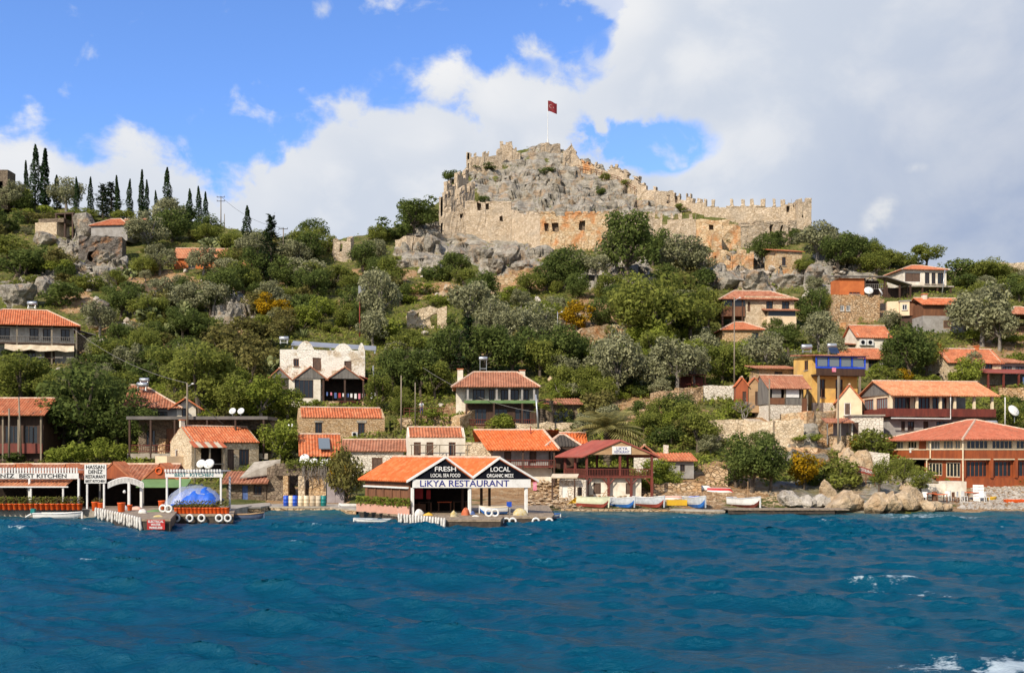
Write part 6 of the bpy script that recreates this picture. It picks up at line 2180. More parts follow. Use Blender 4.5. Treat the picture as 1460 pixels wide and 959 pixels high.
boat('fishing_boat', 'white boat with brown bottom and cross-shaped mast by the pier', 1062, 88.6, .08, 3.6, -55, 'white_paint', 'wood_red', 'wood_tan', 'boat_grey', height=.30, deckhouse=(-.15, .1, .2, 'wood_tan'), mast=(2.5, 0, True))
boat('upturned_boat', 'pinkish-white upturned boat lying behind the beached boats', 957, 93, 1.05, 2.5, 6, 'white_paint', 'pot_pink', 'white_paint', 'white_paint', flip=True, height=.2)
boat('upturned_boat', 'white upturned dinghy lying tilted on the stone terrace', 999, 96.5, 1.9, 2.2, -18, 'white_paint', 'white_paint', 'white_paint', 'white_paint', flip=True, height=.17, roll=8)
boat('upturned_boat', 'upturned dinghy with bright red bottom on the stone terrace', 1027, 95.5, 1.72, 2.5, -20, 'white_paint', 'red_paint', 'white_paint', 'white_paint', flip=True, height=.22, roll=10)
boat('canoe', 'yellow canoe leaning against stones by the pale green boat', 819, 90.5, .5, 2.2, 52, 'plastic_yellow', 'plastic_yellow', 'plastic_yellow', 'plastic_yellow', roll=40, pitch=-22, height=.12, beam=.25)
boat('pedal_boat', 'yellow plastic boat on the stony bank below the orange restaurant', 1412, 92, .55, 1.3, 10, 'plastic_yellow', 'plastic_yellow', 'plastic_yellow', 'plastic_yellow', height=.35, beam=.6)
boat('canoe', 'orange canoe lying along the foot of the rubble bank', 1462, 90.5, .45, 3.8, 2, 'plastic_orange', 'plastic_orange', 'plastic_orange', 'plastic_orange', height=.10, beam=.2)
m = M()
m.prism([(-.9, -.25), (.9, -.25), (.9, .25), (-.9, .25)], 0, .5)
tag(m.ob('fish_crate', 'plastic_yellow', None, (*W2(965, 89.5), .35)), 'yellow crate on the beach between two boats', 'crate')
# pier of planks
x0, x1 = W2(1035, 82)[0], W2(1205, 82)[0]
o = thing('plank_pier', 'long low plank pier on dark posts off the boat beach', 'pier', (x0, 82, 0))
for i in range(24):
    a = (x1 - x0) * i / 24
    M().box(a + .01, a + (x1 - x0) / 24 - .01, -1.1 + random.uniform(-.04, .04), 1.1 + random.uniform(-.04, .04), .40, .47 + random.uniform(-.008, .012)).ob('plank', 'deck_wood', o)
M().box(0, x1 - x0 - 1.2, -1.0, -.85, .08, .395).ob('beam', 'wet_wood', o)
M().box(0, x1 - x0 - .4, .8, .95, .2, .395).ob('beam', 'wet_wood', o)
for i in range(5):
    M().tube([((x1 - x0) * (.1 + .2 * i), -.7, -1), ((x1 - x0) * (.1 + .2 * i), -.7, .4)], .09, 7).ob('pile', 'wet_wood', o)
dock('stone_mole', 'low concrete mole edging the boat beach', [(955, 84.5), (1034, 82.2), (1040, 83.4), (960, 85.8)], .28, 'concrete', 'stone_dark', 'mole')
dock('beach_kerb', 'narrow stone kerb in the water before the leaning green boat', [(800, 86.2), (955, 84.8), (956, 85.6), (800, 87.2)], .2, 'stone_terrace', 'stone_dark', 'kerb')
dock('rubble_quay', 'rubble stone quay with barrels at the head of the bay', [(384, 86.4), (470, 86.0), (508, 82), (520, 92), (380, 96)], .42, 'concrete', 'stone_terrace', 'quay')
dock('quay_wall', 'rubble quay below the stone gable cottage', [(300, 82), (372, 84.5), (386, 87), (384, 96), (300, 96)], .5, 'concrete', 'stone_terrace', 'quay')

# ---- barrels at the ruined doorway
for i, (px, c, w) in enumerate(((408, 'plastic_blue', 'blue plastic barrel at the end of the barrel row'), (415.5, 'cream_paint', 'faded cream barrel next to the blue barrels'), (420.5, 'plastic_blue', 'bright blue barrel in the middle of the row'), (429, 'cream_paint', 'cream rusty barrel before the stone column'), (437, 'cream_paint', 'tan barrel beside the stone column'), (446, 'canvas_cream', 'dirty cream barrel among tan barrels'), (454, 'canvas_cream', 'pale barrel near the teal barrel'), (461.5, 'teal_paint', 'teal barrel by the grey gate'))):
    x, y = W2(px, 86.9)
    o = thing('barrel', w, 'barrel', (x, y, .42), 'barrels on the rubble quay')
    M().lathe([(.22, 0), (.25, .04), (.25, .3), (.265, .32), (.25, .34), (.25, .6), (.265, .62), (.25, .64), (.25, .88), (.23, .92)], 14).ob('drum', c, o, smooth=True)
    M().lathe([(.2, .921), (.2, .935), (.02, .94)], 14).ob('lid', 'wood_tan' if c != 'plastic_blue' else 'plastic_blue', o)

# ---- ruined doorway with column
Yr = 92
S = Yr / F
loc = P(378, 722, Yr)
o = thing('ruined_doorway', 'old stone ruin with upright column, lintel and hanging vines', 'ruin', loc)
m = M(); panel(m, (0, .6), (28 * S, 0.2), -.6, 58 * S, .9, [], jit=.22, cell=.7, dz=-.2); m.ob('wall_section', 'stone_dark', o)
m = M(); panel(m, (62 * S, 0.2), (88 * S, .2), -.6, 52 * S, .9, [], jit=.22, cell=.7); m.ob('wall_section', 'stone_house', o)
m = M(); panel(m, (22 * S, 2.2), (80 * S, 2.2), -.6, 46 * S, .6, [(36 * S, 44 * S, 0, 34 * S), (10 * S, 22 * S, 0, 30 * S)], jit=.18, cell=.6); m.ob('wall_section', 'stone_dark', o)
M().box(26 * S, 33 * S, -.1, .4, -.6, 44 * S).ob('pillar', 'stone_house', o)
M().box(48 * S, 57 * S, -.25, .3, -.6, 44 * S).ob('pillar', 'stone_pale', o)
m = M(); panel(m, (14 * S, -.1), (88 * S, -.1), 44.2 * S, 60 * S, .8, [], jit=.2, cell=.6); m.ob('lintel', 'stone_dark', o)
vine = leaf_mesh('vine', 'leaf_mid', 900, .12, lambda r: ((r.uniform(30, 96) * S, r.uniform(-.5, .5), 58 * S + r.gauss(.2, .25)), (0, -.4, .8)), 31)
link('vine', vine, o)
dv = M()
for i in range(26):
    x = random.uniform(52, 92) * S
    dv.tube([(x, -.35, 58 * S), (x + random.uniform(-.3, .3), -.6, 50 * S - random.uniform(0, .6)), (x + random.uniform(-.5, .5), -.5, 50 * S - random.uniform(.6, 1.6))], .025, 4)
dv.ob('dry_stems', 'bark_grey', o)
b = B('gate', 'plain grey metal gate between the ruin and the tamarisk', 'gate', 466, 718, 91)
b.box('gate_leaf', 'door_grey', 0, 11.5, 0, 1, 0, 32)
b.box('gate_leaf', 'door_grey', 12, 24, 0, 1, 0, 32)
b.ob(M().box(-1.5, -.1, -.4, 1.4, -2, 34).box(24.1, 25.6, -.4, 1.4, -2, 34).box(-1.5, 25.6, -.4, 1.4, 34.02, 36), 'gate_frame', 'iron_dark')

# ---- western waterfront restaurant
b = B('long_restaurant', 'long low waterfront restaurant with tiled roof, orange dormers and lettered beam', 'restaurant', -60, 725, 80)
b.box('floor', 'concrete', 0, 395, -24, 90, -30, 0)
b.box('back_wall', 'painted_shade', 0, 300, 78, 80, 0.1, 44)  # near-black colour paints the restaurant's inner shade onto this wall
b.gable(0, 300, 10, 80, 45, 63, 'x', 'tile_brown', 4, 3)
for px, hw, hz, big in ((22, 15, 63, 0), (93, 15, 63, 0), (160, 27, 66, 1), (227, 25, 64, 1)):
    x = px + 60
    zb = 52 if not big else 43
    b.ob(M().slab([(x - hw, 2, zb), (x + hw, 2, zb), (x, 2, hz)], (0, 2, 0)), 'dormer_board', 'wood_orange')
    b.gable(x - hw, x + hw, 4, 44, zb, hz + 1, 'y', 'tile_orange', 2, 3, name='dormer_roof', ridge=False)
tor = M()
for i in range(18):
    for j in range(6):
        a, c = 2 * PI * i / 18, 2 * PI * j / 6
        tor.v.append((286 + (4.3 + 1.1 * math.cos(c)) * math.cos(a), .8 + 1.0 * math.sin(c), 54 + (4.3 + 1.1 * math.cos(c)) * math.sin(a)))
        tor.f.append((i * 6 + j, ((i + 1) % 18) * 6 + j, ((i + 1) % 18) * 6 + (j + 1) % 6, i * 6 + (j + 1) % 6))
b.ob(tor, 'life_ring', 'plastic_orange', smooth=True)
# slatted white pergola and lettered beam
m = M()
for i in range(46):
    x = i * 3.95
    m.box(x, x + 2.1, -20, 2, 55.2, 56.4)
b.ob(m, 'pergola_slats', 'white_paint')
m = M()
for i in range(46):
    x = i * 3.95
    m.box(x, x + 2.1, -21.5, -20.2, 51.5, 59)
b.ob(m, 'valance_slats', 'white_paint')
bm_ = b.box('lettered_beam', 'white_paint', 0, 182, -22.6, -21.6, 43.4, 51.3)
b.text('HASSAN', 30, -22.9, 47.2, 8.2, 'letters_black', bm_, width=44, bold=.004)
b.text('DENİZ', 75, -22.9, 47.2, 8.2, 'letters_black', bm_, width=33, bold=.004)
b.text('BEST KITCHEN', 132, -22.9, 47.2, 8.2, 'letters_black', bm_, width=66, bold=.004)
b.shed(-4, 166, -28, -4, 34, 43, 'tile_salmon', 'awning_roof')
b.ob(M().box(-4, 170, -28.5, -27.4, 31.4, 33.2), 'eave_beam', 'white_paint')
b.posts([(10, -26), (69, -26), (117, -26), (162, -26)], 0, 32, 'white_paint', 1.0)
b.posts([(40, 20), (90, 20), (140, 20), (200, 6), (262, 6), (296, 6)], 0, 44, 'wood_grey', 1.1)
b.posts([(113, -22), (182, -22)], 0, 44, 'white_paint', 1.3)
b.ob(M().slab([(262, -22, 31), (332, -22, 31), (332, 4, 42), (262, 4, 42)], (0, 0, .8)), 'green_awning', 'canvas_green')
b.railing(0, -23, 180, -23, 0, 9, 'white_paint', 6)
rest = b
for i in range(17):
    px = -8 + i * 7.6
    pot_plant('orange planter with straggly greenery on the western restaurant quay', Vector((*W2(px, 78.2), .57)), POT, POTPLANT if i % 2 else POTDRY, 'planters on the western quay', 1.05)
for i, (px, z, s) in enumerate(((136, .6, 1.0), (144, .6, .9))):
    pot_plant(('round orange pot below the lettered sign board', 'large orange urn at the root of the western jetty')[i], Vector((*W2(px, 77.2), .57)), POTB, POTDRY, 'large orange pots', s)
for i, px in enumerate((20, 48, 74, 96)):
    table('dark table in the shade of the western restaurant', px, 724.3, 82.5 + (i % 2), 16, 'cloth_white' if i % 2 else 'wood_brown', 'tables in the western restaurant')
    chair('white chair in the shade of the western restaurant', px + 9, 724.4, 82.5, 'white_paint', 'chairs in the western restaurant', 1.5)

b = B('sign_board', 'square white sign lettered HASSAN DENIZ RESTAURANT on two white posts', 'sign', 121, 722, 77)
bd = b.box('board', 'white_paint', 0, 31, -1.5, 0, 33.5, 60.5)
b.posts([(3, .9), (27, .9)], -3, 34, 'white_paint', 1.1)
for body, z, size, wd in (('HASSAN', 56.4, 7.4, 26), ('DENİZ', 49.6, 7.4, 20), ('RESTAURANT', 42.8, 6.6, 28), ('BEST KITCHEN', 36.6, 4.6, 28)):
    b.text(body, 15.5, -1.8, z, size, 'letters_black', bd, width=wd, bold=.003)
b = B('arch_sign', 'white slatted arch with a hanging lamp beside the lettered sign', 'arch', 152, 722, 76.5)
m = M()
for i in range(26):
    t = i / 25
    x = 2 + t * 50
    z = 33.5 + 12 * math.sin(PI * (.12 + .76 * t)) - 4
    m.box(x, x + 1.1, -1, 1, z - 7.5, z)
b.ob(m, 'arch_slats', 'white_paint')
m = M()
for k in (0, -7.5):
    m.tube([(2 + t / 20 * 50, 0, 33.5 + 12 * math.sin(PI * (.12 + .76 * t / 20)) - 4 + k) for t in range(21)], .8, 5)
b.ob(m, 'arch_frame', 'white_paint')
b.posts([(32, 0), (45, 12)], -2, 36, 'white_paint', 1.6)
b.ob(M().lathe([(.6, 0), (2.0, -1.5), (2.2, -3.5), (.8, -5)], 10, (26, -1.5, 24)), 'hanging_lamp', 'white_paint')

# ---- jetties
dock('lettered_jetty', 'short timber jetty with red sign, reaching out from the western restaurant', [(202, 64.3), (243, 64.3), (252, 72), (252, 80), (140, 80), (137, 76.3)], .8, 'deck_wood', 'wet_wood')
fender_row('white rag-wrapped fender hanging from the western jetty', (138, 76), (200.5, 64.5), .9, 19, 'fenders on the western jetty')
b = B('red_sign', 'red sign with white words ELECTRICAL WATER WIRELESS on the jetty end', 'sign', 209.5, 754.5, 64.1)
bd = b.box('board', 'red_paint', 0, 25.5, 0, 1, 0, 14)
for body, z, wd in (('ELECTRICAL', 11.4, 22), ('WATER', 7.0, 14), ('WIRELESS', 2.6, 19)):
    b.text(body, 12.7, -.3, z, 4.4, 'letters_white', bd, width=wd, bold=.004)
dock('tyre_platform', 'square platform hung with white tyres and ringed by orange pots', [(247, 72), (333, 72), (336, 80), (252, 80)], .62, 'deck_wood', 'wet_wood')
tyres('white-painted tyre hung as a bumper on the square platform', [(252, 71.9, .36), (271, 71.9, .36), (288, 71.9, .36), (313, 71.9, .36), (325.5, 71.9, .36)], 'tyres on the square platform')
tyres('white-painted tyre lying at the corner of the western jetty', [(233, 71.2, 1.10), (241, 70.8, 1.10)], 'tyres on the western jetty')
for i in range(14):
    pot_plant('orange pot with a dry seedling in the row on the square platform', Vector((*W2(252 + i * 5.5, 72.8), .62)), POT, POTDRY, 'row of orange pots', .93)
for i, (px, Y, w) in enumerate(((173, 72, 'tall orange urn standing on the western jetty'), (231, 75, 'orange urn at the foot of the white pergola post'))):
    pot_plant(w, Vector((*W2(px, Y), .8)), POTB, None, 'large orange pots', .95)
pot_plant('small terracotta pot beside the tall orange urn', Vector((*W2(185, 73.5), .8)), POT, None, 'small pots', .9)
b = B('white_pergola', 'white corrugated pergola lettered BEST KITCHEN over a covered heap', 'pergola', 236, 726, 75)
b.posts([(2, 0), (79, 0), (6, 44), (79, 44)], -4, 46, 'white_paint', 1.2)
pb = b.box('lettered_beam', 'white_paint', 0, 82, -1.6, -.4, 46, 53)
b.text('BEST  KITCHEN', 41, -1.9, 49.2, 6.4, 'letters_teal', pb, width=55, bold=.003)
m = M()
for i in range(20):
    m.box(i * 4.1, i * 4.1 + 2.3, -3, 46, 54, 55.2)
b.ob(m, 'slats', 'white_paint')
m = M()
for i in range(20):
    m.box(i * 4.1, i * 4.1 + 2.3, -4.4, -3.1, 53.6, 57.5)
b.ob(m, 'valance_slats', 'white_paint')
# covered heap: blue tarpaulin under a milky plastic sheet
o = thing('covered_heap', 'heap of furniture under blue tarpaulin and milky plastic sheeting', 'tarpaulin', Vector((*W2(280, 75.8), .62)))
def drape(name, mat, x0, x1, dy, h, seed, base=0.5, skew=0.0):
    n, k = 26, 10
    m = M()
    for j in range(k + 1):
        v = j / k
        for i in range(n + 1):
            u = i / n
            prof = math.sin(PI * (0.06 + 0.88 * u)) ** 0.62
            side = math.cos((v - .5) * PI) ** 0.5 if 0 < v < 1 else 0
            fold = 0.30 * float(fbm(np.array([u * 5.5 + seed * 7]), np.array([v * 4.0 + u * 2]), 3, 15, .6)[0]) * side
            z = base * 0 + h * prof * (0.15 + 0.85 * side) + fold
            m.v.append((x0 + (x1 - x0) * u + skew * z + .05 * math.sin(v * 9 + u * 5), (v - .5) * dy * (1 + .06 * math.sin(u * 9)), max(0.02, z) + base))
    for j in range(k):
        for i in range(n):
            a = j * (n + 1) + i
            m.f.append((a, a + 1, a + n + 2, a + n + 1))
    m.ob(name, mat, o, smooth=True)
mm, N, bb = base_mat('plastic_sheet')
N.link(N.mix(N.noise(pos_vec(N), 2.2, 4), (0.36, 0.43, 0.58), (0.58, 0.62, 0.68)), bb.inputs['Base Color'])
bb.inputs['Roughness'].default_value = 0.28
bb.inputs['Alpha'].default_value = 0.42
add_bump(N, bb, N.noise(pos_vec(N), 3.5, 5), .6, .1)
drape('plastic_sheet', 'plastic_sheet', -2.1, 1.9, 2.3, 1.62, 1.0, .45)
drape('blue_tarpaulin', 'tarp_blue', -1.0, 1.85, 2.85, 1.3, 2.0, .46)
drape('inner_sheet', 'tarp_blue', -1.8, 1.6, 1.5, 1.3, 3.0, .4)
M().box(-1.6, 1.6, -.7, .7, 0, .5).ob('crate_base', 'wood_dark', o)

# ---- terrace furniture below the orange restaurant
b = B('white_terrace', 'white walled terrace block below the orange restaurant', 'wall', 1316, 716, 93, yaw=2)
b.box('wall', 'plaster_white', 0, 34, 4, 24, -8, 26)
b.box('wall', 'plaster_white', 34.2, 62, -2, 24, -8, 30)
def terr(px, Y):
    x, y = W2(px, Y)
    return max(ground_z(x, y), 0.1)
for i, (px, Y) in enumerate(((1326, 90.5), (1341, 90), (1386, 91.5))):
    z = terr(px, Y)
    table(('small table with rust cloth below the white terrace', 'orange-clothed table below the white terrace', 'long orange-clothed table beside white chairs')[i], px, HY + (CH - z) * F / Y, Y, (14, 16, 18)[i], ('terracotta', 'plastic_orange', 'plastic_orange')[i], 'tables on the eastern terrace')
for i, px in enumerate((1318, 1333, 1350, 1356, 1362, 1368, 1375, 1394, 1400, 1406)):
    Y = 90.2 + (i * .37) % 1.4
    z = terr(px, Y)
    c = ('white_paint', 'wood_brown', 'white_paint')[i % 3]
    chair(('white plastic chair' if c == 'white_paint' else 'brown wooden chair') + ' on the eastern shore terrace', px, HY + (CH - z) * F / Y, Y, c, 'chairs on the eastern terrace', random.uniform(-1, 1))
for i, (px, w) in enumerate(((1392, 'white sun lounger folded upright beside the yellow plastic boat'), (1399, 'white sun lounger leaning against its neighbour on the stony bank'))):
    z = terr(px, 91)
    o = thing('sun_lounger', w, 'sun lounger', Vector((*W2(px, 91), z)), 'folded loungers', R(-20))
    M().slab([(-.25, 0, 0), (.25, 0, 0), (.25, .5, 1.5), (-.25, .5, 1.5)], (0, .07, 0)).ob('frame', 'white_paint', o)
    for k in range(5):
        q = .12 + k * .19
        M().slab([(-.22, .5 * q - .04, 1.5 * q), (.22, .5 * q - .04, 1.5 * q), (.22, .5 * (q + .12) - .04, 1.5 * (q + .12)), (-.22, .5 * (q + .12) - .04, 1.5 * (q + .12))], (0, -.02, 0)).ob('slat', 'white_paint', o)
b = B('ramp_sign', 'sloping dark red handrail sign with faded white letters by the eastern stair', 'sign', 1222, 672, 96, yaw=2)
b.ob(M().slab([(0, 0, 0), (27, 0, -7.5), (27, 0, 1), (0, 0, 9)], (0, .8, 0)), 'board', 'rust_red')
for x in (1, 13, 26):
    b.ob(M().tube([(x, .4, -14 - x * .25), (x, .4, 7 - x * .3)], .6, 5), 'post', 'wood_brown')
t = b.text('RESTAURANT', 13.5, -.4, .8, 6, 'letters_white', width=22)
t.rotation_euler = (R(90), R(16), b.yaw)

# ---- utility poles, lamps and cables
tp = {}
tp['bay'] = utility_pole('wooden utility pole rising in front of the stone gable cottage roof', 267, 612, 546, 104.5, .12, 0, lamp=True)
utility_pole('leaning wooden pole before the dark timber house, beside its twin', 13, 648, 582, 104, .11)
utility_pole('wooden pole of the pair, tilted beside the dark timber house', 30, 646, 566, 104, .10, lean=-.04)
utility_pole('thin pole standing before the timber veranda house', 1097, 628, 540, 113, .10)
utility_pole('tall thin pole on the terrace beside the wooden sheds', 1047, 570, 424, 124, .09, lamp=True)
utility_pole('tall wooden pole in front of the outbuilding lean-to', 1195, 658, 536, 108, .11)
utility_pole('short pale pole among olive trees on the middle slope', 950, 494, 452, None, .10, lamp=False, mat='steel')
utility_pole('thin lamp post beside the yellow-flowering tree', 795, 478, 444, None, .09, lamp=True, mat='steel')
utility_pole('leaning grey lamp pole beside the hilltop house', 1343, 420, 384, None, .1, lean=.12, lamp=True, mat='steel')
tp['k1'] = utility_pole('double-armed electricity pole on the western skyline', 315, 326, 280, None, .13, 2)
tp['k2'] = utility_pole('electricity pole with one crossarm beside the spiky conifer', 404, 374, 325, None, .13, 1)
utility_pole('bare short pole next to the double-armed electricity pole', 320, 328, 305, None, .1)
utility_pole('rusty ladder pole carrying a grey box on the middle slope', 513, 480, 408, None, .1, mat='rust_red')
tp['v'] = utility_pole('blue-grey pole leaning before the balcony villa terrace', 768, 612, 562, 112, .11, lean=-.08, mat='steel')
utility_pole('slim wooden pole at the end of the stone terrace, near a person', 572, 622, 535, 113, .09)
utility_pole('slim brown pole beside a person on the stone terrace', 592, 612, 545, 114, .07)
bx = M().box(-.5, .5, -.3, .3, -.6, .6).ob('meter_box', 'sheet_grey', None, P(516, 413, ground_depth(513, 480) - .6))
tag(bx, 'grey metal box fixed to the rusty ladder pole', 'box')
cable('cable sagging from the hillside house to the pole over the cottage', P(104, 468, 136), tp['bay'], 1.0, .03, 'wood_grey')
cable('cable running from the cottage pole down to the long veranda roof', tp['bay'], P(318, 604, 104), .4)
cable('cable running from the cottage pole to the red-brown roof', tp['bay'], P(190, 580, 111), .6)
cable('cable sagging across the balcony villa front', P(603, 524, 122), tp['v'] + Vector((0, 0, -2.0)), .9, .03, 'wood_grey')
cable('skyline cable between the two electricity poles', tp['k1'], tp['k2'], 1.4, .03)

# ---- person on the terrace
def person(label, px, py, Y, h):
    o = thing('person', label, 'person', P(px, py, Y))
    def skin(name, pts, edges, rad, mat):
        me = bpy.data.meshes.new(name)
        me.from_pydata([tuple(Vector(p) * h) for p in pts], edges, [])
        me.materials.append(MATS[mat])
        ob_ = link(name, me, o)
        md = ob_.modifiers.new('Skin', 'SKIN')
        for i, r_ in enumerate(rad):
            me.skin_vertices[0].data[i].radius = (r_ * h, r_ * h * .8)
        me.skin_vertices[0].data[0].use_root = True
        ob_.modifiers.new('Sub', 'SUBSURF').levels = 1
        ob_.modifiers['Sub'].render_levels = 1
    skin('body', [(0, 0, .52), (0, 0, .66), (0, 0, .80), (0, -.005, .86), (0, -.01, .93), (0, -.01, .985), (.11, 0, .79), (.15, -.02, .63), (.13, -.08, .50), (-.11, 0, .79), (-.15, -.02, .63), (-.13, -.08, .50),
                  (.05, 0, .49), (.06, -.01, .27), (.06, .01, .05), (.065, -.06, .02), (-.05, 0, .49), (-.06, 0, .27), (-.06, .01, .05), (-.065, -.06, .02)],
         [(0, 1), (1, 2), (2, 3), (3, 4), (4, 5), (2, 6), (6, 7), (7, 8), (2, 9), (9, 10), (10, 11), (0, 12), (12, 13), (13, 14), (14, 15), (0, 16), (16, 17), (17, 18), (18, 19)],
         [.07, .075, .07, .03, .062, .045, .03, .024, .02, .03, .024, .02, .055, .036, .024, .022, .055, .036, .024, .022], 'skin')
    skin('shirt', [(0, 0, .53), (0, 0, .66), (0, 0, .79), (.115, 0, .78), (.15, -.02, .66), (-.115, 0, .78), (-.15, -.02, .66)], [(0, 1), (1, 2), (2, 3), (3, 4), (2, 5), (5, 6)], [.08, .088, .085, .04, .036, .04, .036], 'cloth_white')
    skin('trousers', [(0, 0, .51), (.05, 0, .47), (.06, -.01, .27), (.06, .01, .06), (-.05, 0, .47), (-.06, 0, .27), (-.06, .01, .06)], [(0, 1), (1, 2), (2, 3), (0, 4), (4, 5), (5, 6)], [.08, .066, .046, .034, .066, .046, .034], 'cloth_blue')
    skin('hair', [(0, .005, .95), (0, .0, 1.0)], [(0, 1)], [.058, .04], 'black_paint')

# ================================================================== WALLS, ROCKS
def terrace_wall(label, pts, h_px, mat='stone_terrace', t=0.7, name='terrace_wall', deep=None, jit=.16, cell=.9):
    """dry-stone terrace along photo points (px, py of the wall top)"""
    px, py = pts[0]
    Y0 = ground_depth(px, py + h_px)
    loc = P(px, py + h_px, Y0)
    o = thing(name, label, 'wall', loc, None)
    prev = None
    for (xa, ya), (xb, yb) in zip(pts[:-1], pts[1:]):
        Ya = prev or Y0
        Yb = min(max(ground_depth(xb, yb + h_px), Ya - 4), Ya + 4)
        prev = Yb
        a, c = P(xa, ya, Ya), P(xb, yb, Yb)
        m = M()
        panel(m, (a.x, a.y), (c.x, c.y), a.z - h_px * Ya / F - 1.2, a.z, deep or t, (), dz=c.z - a.z, jit=jit, cell=cell)
        m.xf(lambda v: (v[0] - loc.x, v[1] - loc.y, v[2] - loc.z))
        m.ob('wall_section', mat, o)
    return o, Y0


terrace_wall('orange-tan rubble bastion wall below the wooden sheds', [(1020, 597), (1060, 598), (1102, 599)], 34, 'stone_pale', deep=3.0, name='bastion_wall')
terrace_wall('weathered grey stone wall block beside the rubble bastion', [(1104, 598), (1146, 597)], 26, 'stone_pale', deep=2.0, name='bastion_wall')
terrace_wall('orange dry-stone terrace wall under the yellow house', [(1112, 590), (1150, 587), (1192, 586)], 20, 'stone_castle_red', deep=1.2)
terrace_wall('long tan terrace wall above the shore boulders', [(1128, 620), (1180, 621), (1240, 622)], 12, 'stone_terrace', deep=1.0)
terrace_wall('lower rubble terrace wall beside the broom bush', [(1118, 636), (1165, 638), (1185, 640)], 20, 'stone_castle_red', deep=1.0)
terrace_wall('white stone terrace wall with a dark door beside the wooden sheds', [(1003, 551), (1048, 548)], 22, 'stone_white', deep=1.0)
terrace_wall('pale terrace wall under the red awning on the middle slope', [(930, 558), (968, 554), (1003, 552)], 22, 'stone_terrace', deep=1.0)
terrace_wall('broken tan wall above the date palm', [(915, 584), (940, 580)], 18, 'stone_terrace')
terrace_wall('tan stepped wall between palm and bright shrubs', [(918, 612), (958, 618)], 16, 'stone_terrace')
o, Yp = terrace_wall('rubble terrace where a person stands, beside the long stone house', [(572, 594), (604, 590), (640, 594)], 18, 'stone_terrace', deep=2.6)
terrace_wall('round-stone garden wall in front of the balcony villa', [(735, 603), (780, 602), (828, 604)], 14, 'stone_pale', deep=.9)
terrace_wall('pale stone block wall at the corner of the balcony villa', [(656, 594), (682, 582)], 22, 'stone_house', deep=1.4)
terrace_wall('dry-stone wall crossing the slope beneath the castle crag', [(700, 394), (740, 392), (775, 396)], 13, 'stone_castle_red')
terrace_wall('long pale terrace wall on the western slope by the cacti', [(196, 404), (232, 402), (266, 403)], 13, 'stone_castle_red', deep=1.0)
terrace_wall('short pale wall beneath the western cypress trees', [(14, 292), (34, 290)], 7, 'stone_pale')
terrace_wall('orange rubble wall below the retaining wall', [(1186, 458), (1206, 460)], 10, 'stone_castle_red')
terrace_wall('tan terrace wall beside the yellow-flowering tree', [(826, 470), (868, 463), (905, 462)], 16, 'stone_castle_red')
terrace_wall('skyline stone wall east of the round trees', [(1366, 378), (1400, 376), (1475, 373)], 16, 'stone_pale')
terrace_wall('collapsed pale wall with planks behind the white ruined house', [(556, 492), (590, 493)], 20, 'stone_pale')
terrace_wall('low dry-stone wall above the beached boats', [(930, 690), (965, 688), (1000, 690)], 12, 'stone_terrace', deep=.8)
terrace_wall('tan rubble wall behind the upturned boats', [(1005, 664), (1038, 668)], 26, 'stone_terrace', deep=1.2)
terrace_wall('small rubble wall on the ridge behind trees', [(418, 352), (452, 350)], 10, 'stone_castle_red')
terrace_wall('rubble wall below the red veranda', [(1425, 552), (1475, 553)], 16, 'stone_terrace', deep=1.0)
terrace_wall('white stone rampart below the outbuilding', [(1225, 644), (1268, 648)], 28, 'stone_white', deep=1.5)
terrace_wall('dark stone garden wall beneath the hillside house', [(112, 514), (150, 520)], 22, 'stone_dark')
terrace_wall('thin tan wall behind the stone gable cottage', [(196, 620), (236, 624)], 22, 'stone_terrace')
person('person in white shirt and blue trousers standing on a rubble terrace', 601, 591.5, Yp + .9, 1.72)
rl = M()
a, c = P(576, 586, Yp + .3), P(640, 586, Yp + .3)
for h in (0, .35):
    rl.tube([Vector((0, 0, h)), c - a + Vector((0, 0, h))], .03, 5)
for i in range(9):
    q = (c - a) * i / 8
    rl.tube([q - Vector((0, 0, .8)), q + Vector((0, 0, .38))], .03, 5)
tag(rl.ob('terrace_railing', 'wood_red', None, a), 'low red railing on the rubble terrace by the person', 'railing')

# red awning terrace on the middle slope
b = B('awning_terrace', 'red-brown shaded terrace with railing under olive trees', 'terrace', 966, 552, pad=(-2, 44, -4, 24))
b.sheet('awning', 'wood_red', 2, 40, -2, 20, 17, 21, 1)
b.box('back_wall', 'wood_red', 2, 40, 18, 20, -4, 17)
b.posts([(3, -1), (21, -1), (39, -1)], -6, 17, 'wood_brown', .9)
b.railing(0, -3, 42, -3, -2, 5, 'wood_red')


def rock_mesh(name, mat, seed, sub=3, flat=1.0):
    bm = bmesh.new()
    bmesh.ops.create_icosphere(bm, subdivisions=sub, radius=1.0)
    r = np.random.default_rng(seed)
    pn = r.normal(size=(17, 3))
    pn /= np.linalg.norm(pn, axis=1)[:, None]
    pd = r.uniform(0.5, 0.95, 17)
    for v in bm.verts:
        d = np.array(v.co)
        dots = pn @ d
        rad = min(1.15, min((pd[k] / dots[k]) for k in range(17) if dots[k] > 0.15))
        n = fbm(np.array([d[0] * 2.3 + seed]), np.array([d[1] * 2.3 + d[2] * 1.9]), 3, seed % 40)[0]
        rad *= 1 + 0.26 * n
        v.co = Vector(d * rad)
        v.co.z *= flat
    me = bpy.data.meshes.new(name)
    bm.to_mesh(me)
    bm.free()
    me.materials.append(MATS[mat])
    me.polygons.foreach_set('use_smooth', [False] * len(me.polygons))
    return me


RK = {k: [rock_mesh('boulder', m, 11 * i + s) for i in range(6)] for k, m, s in (('g', 'rock_grey', 1), ('s', 'rock_shore', 100), ('w', 'rock_white', 200))}


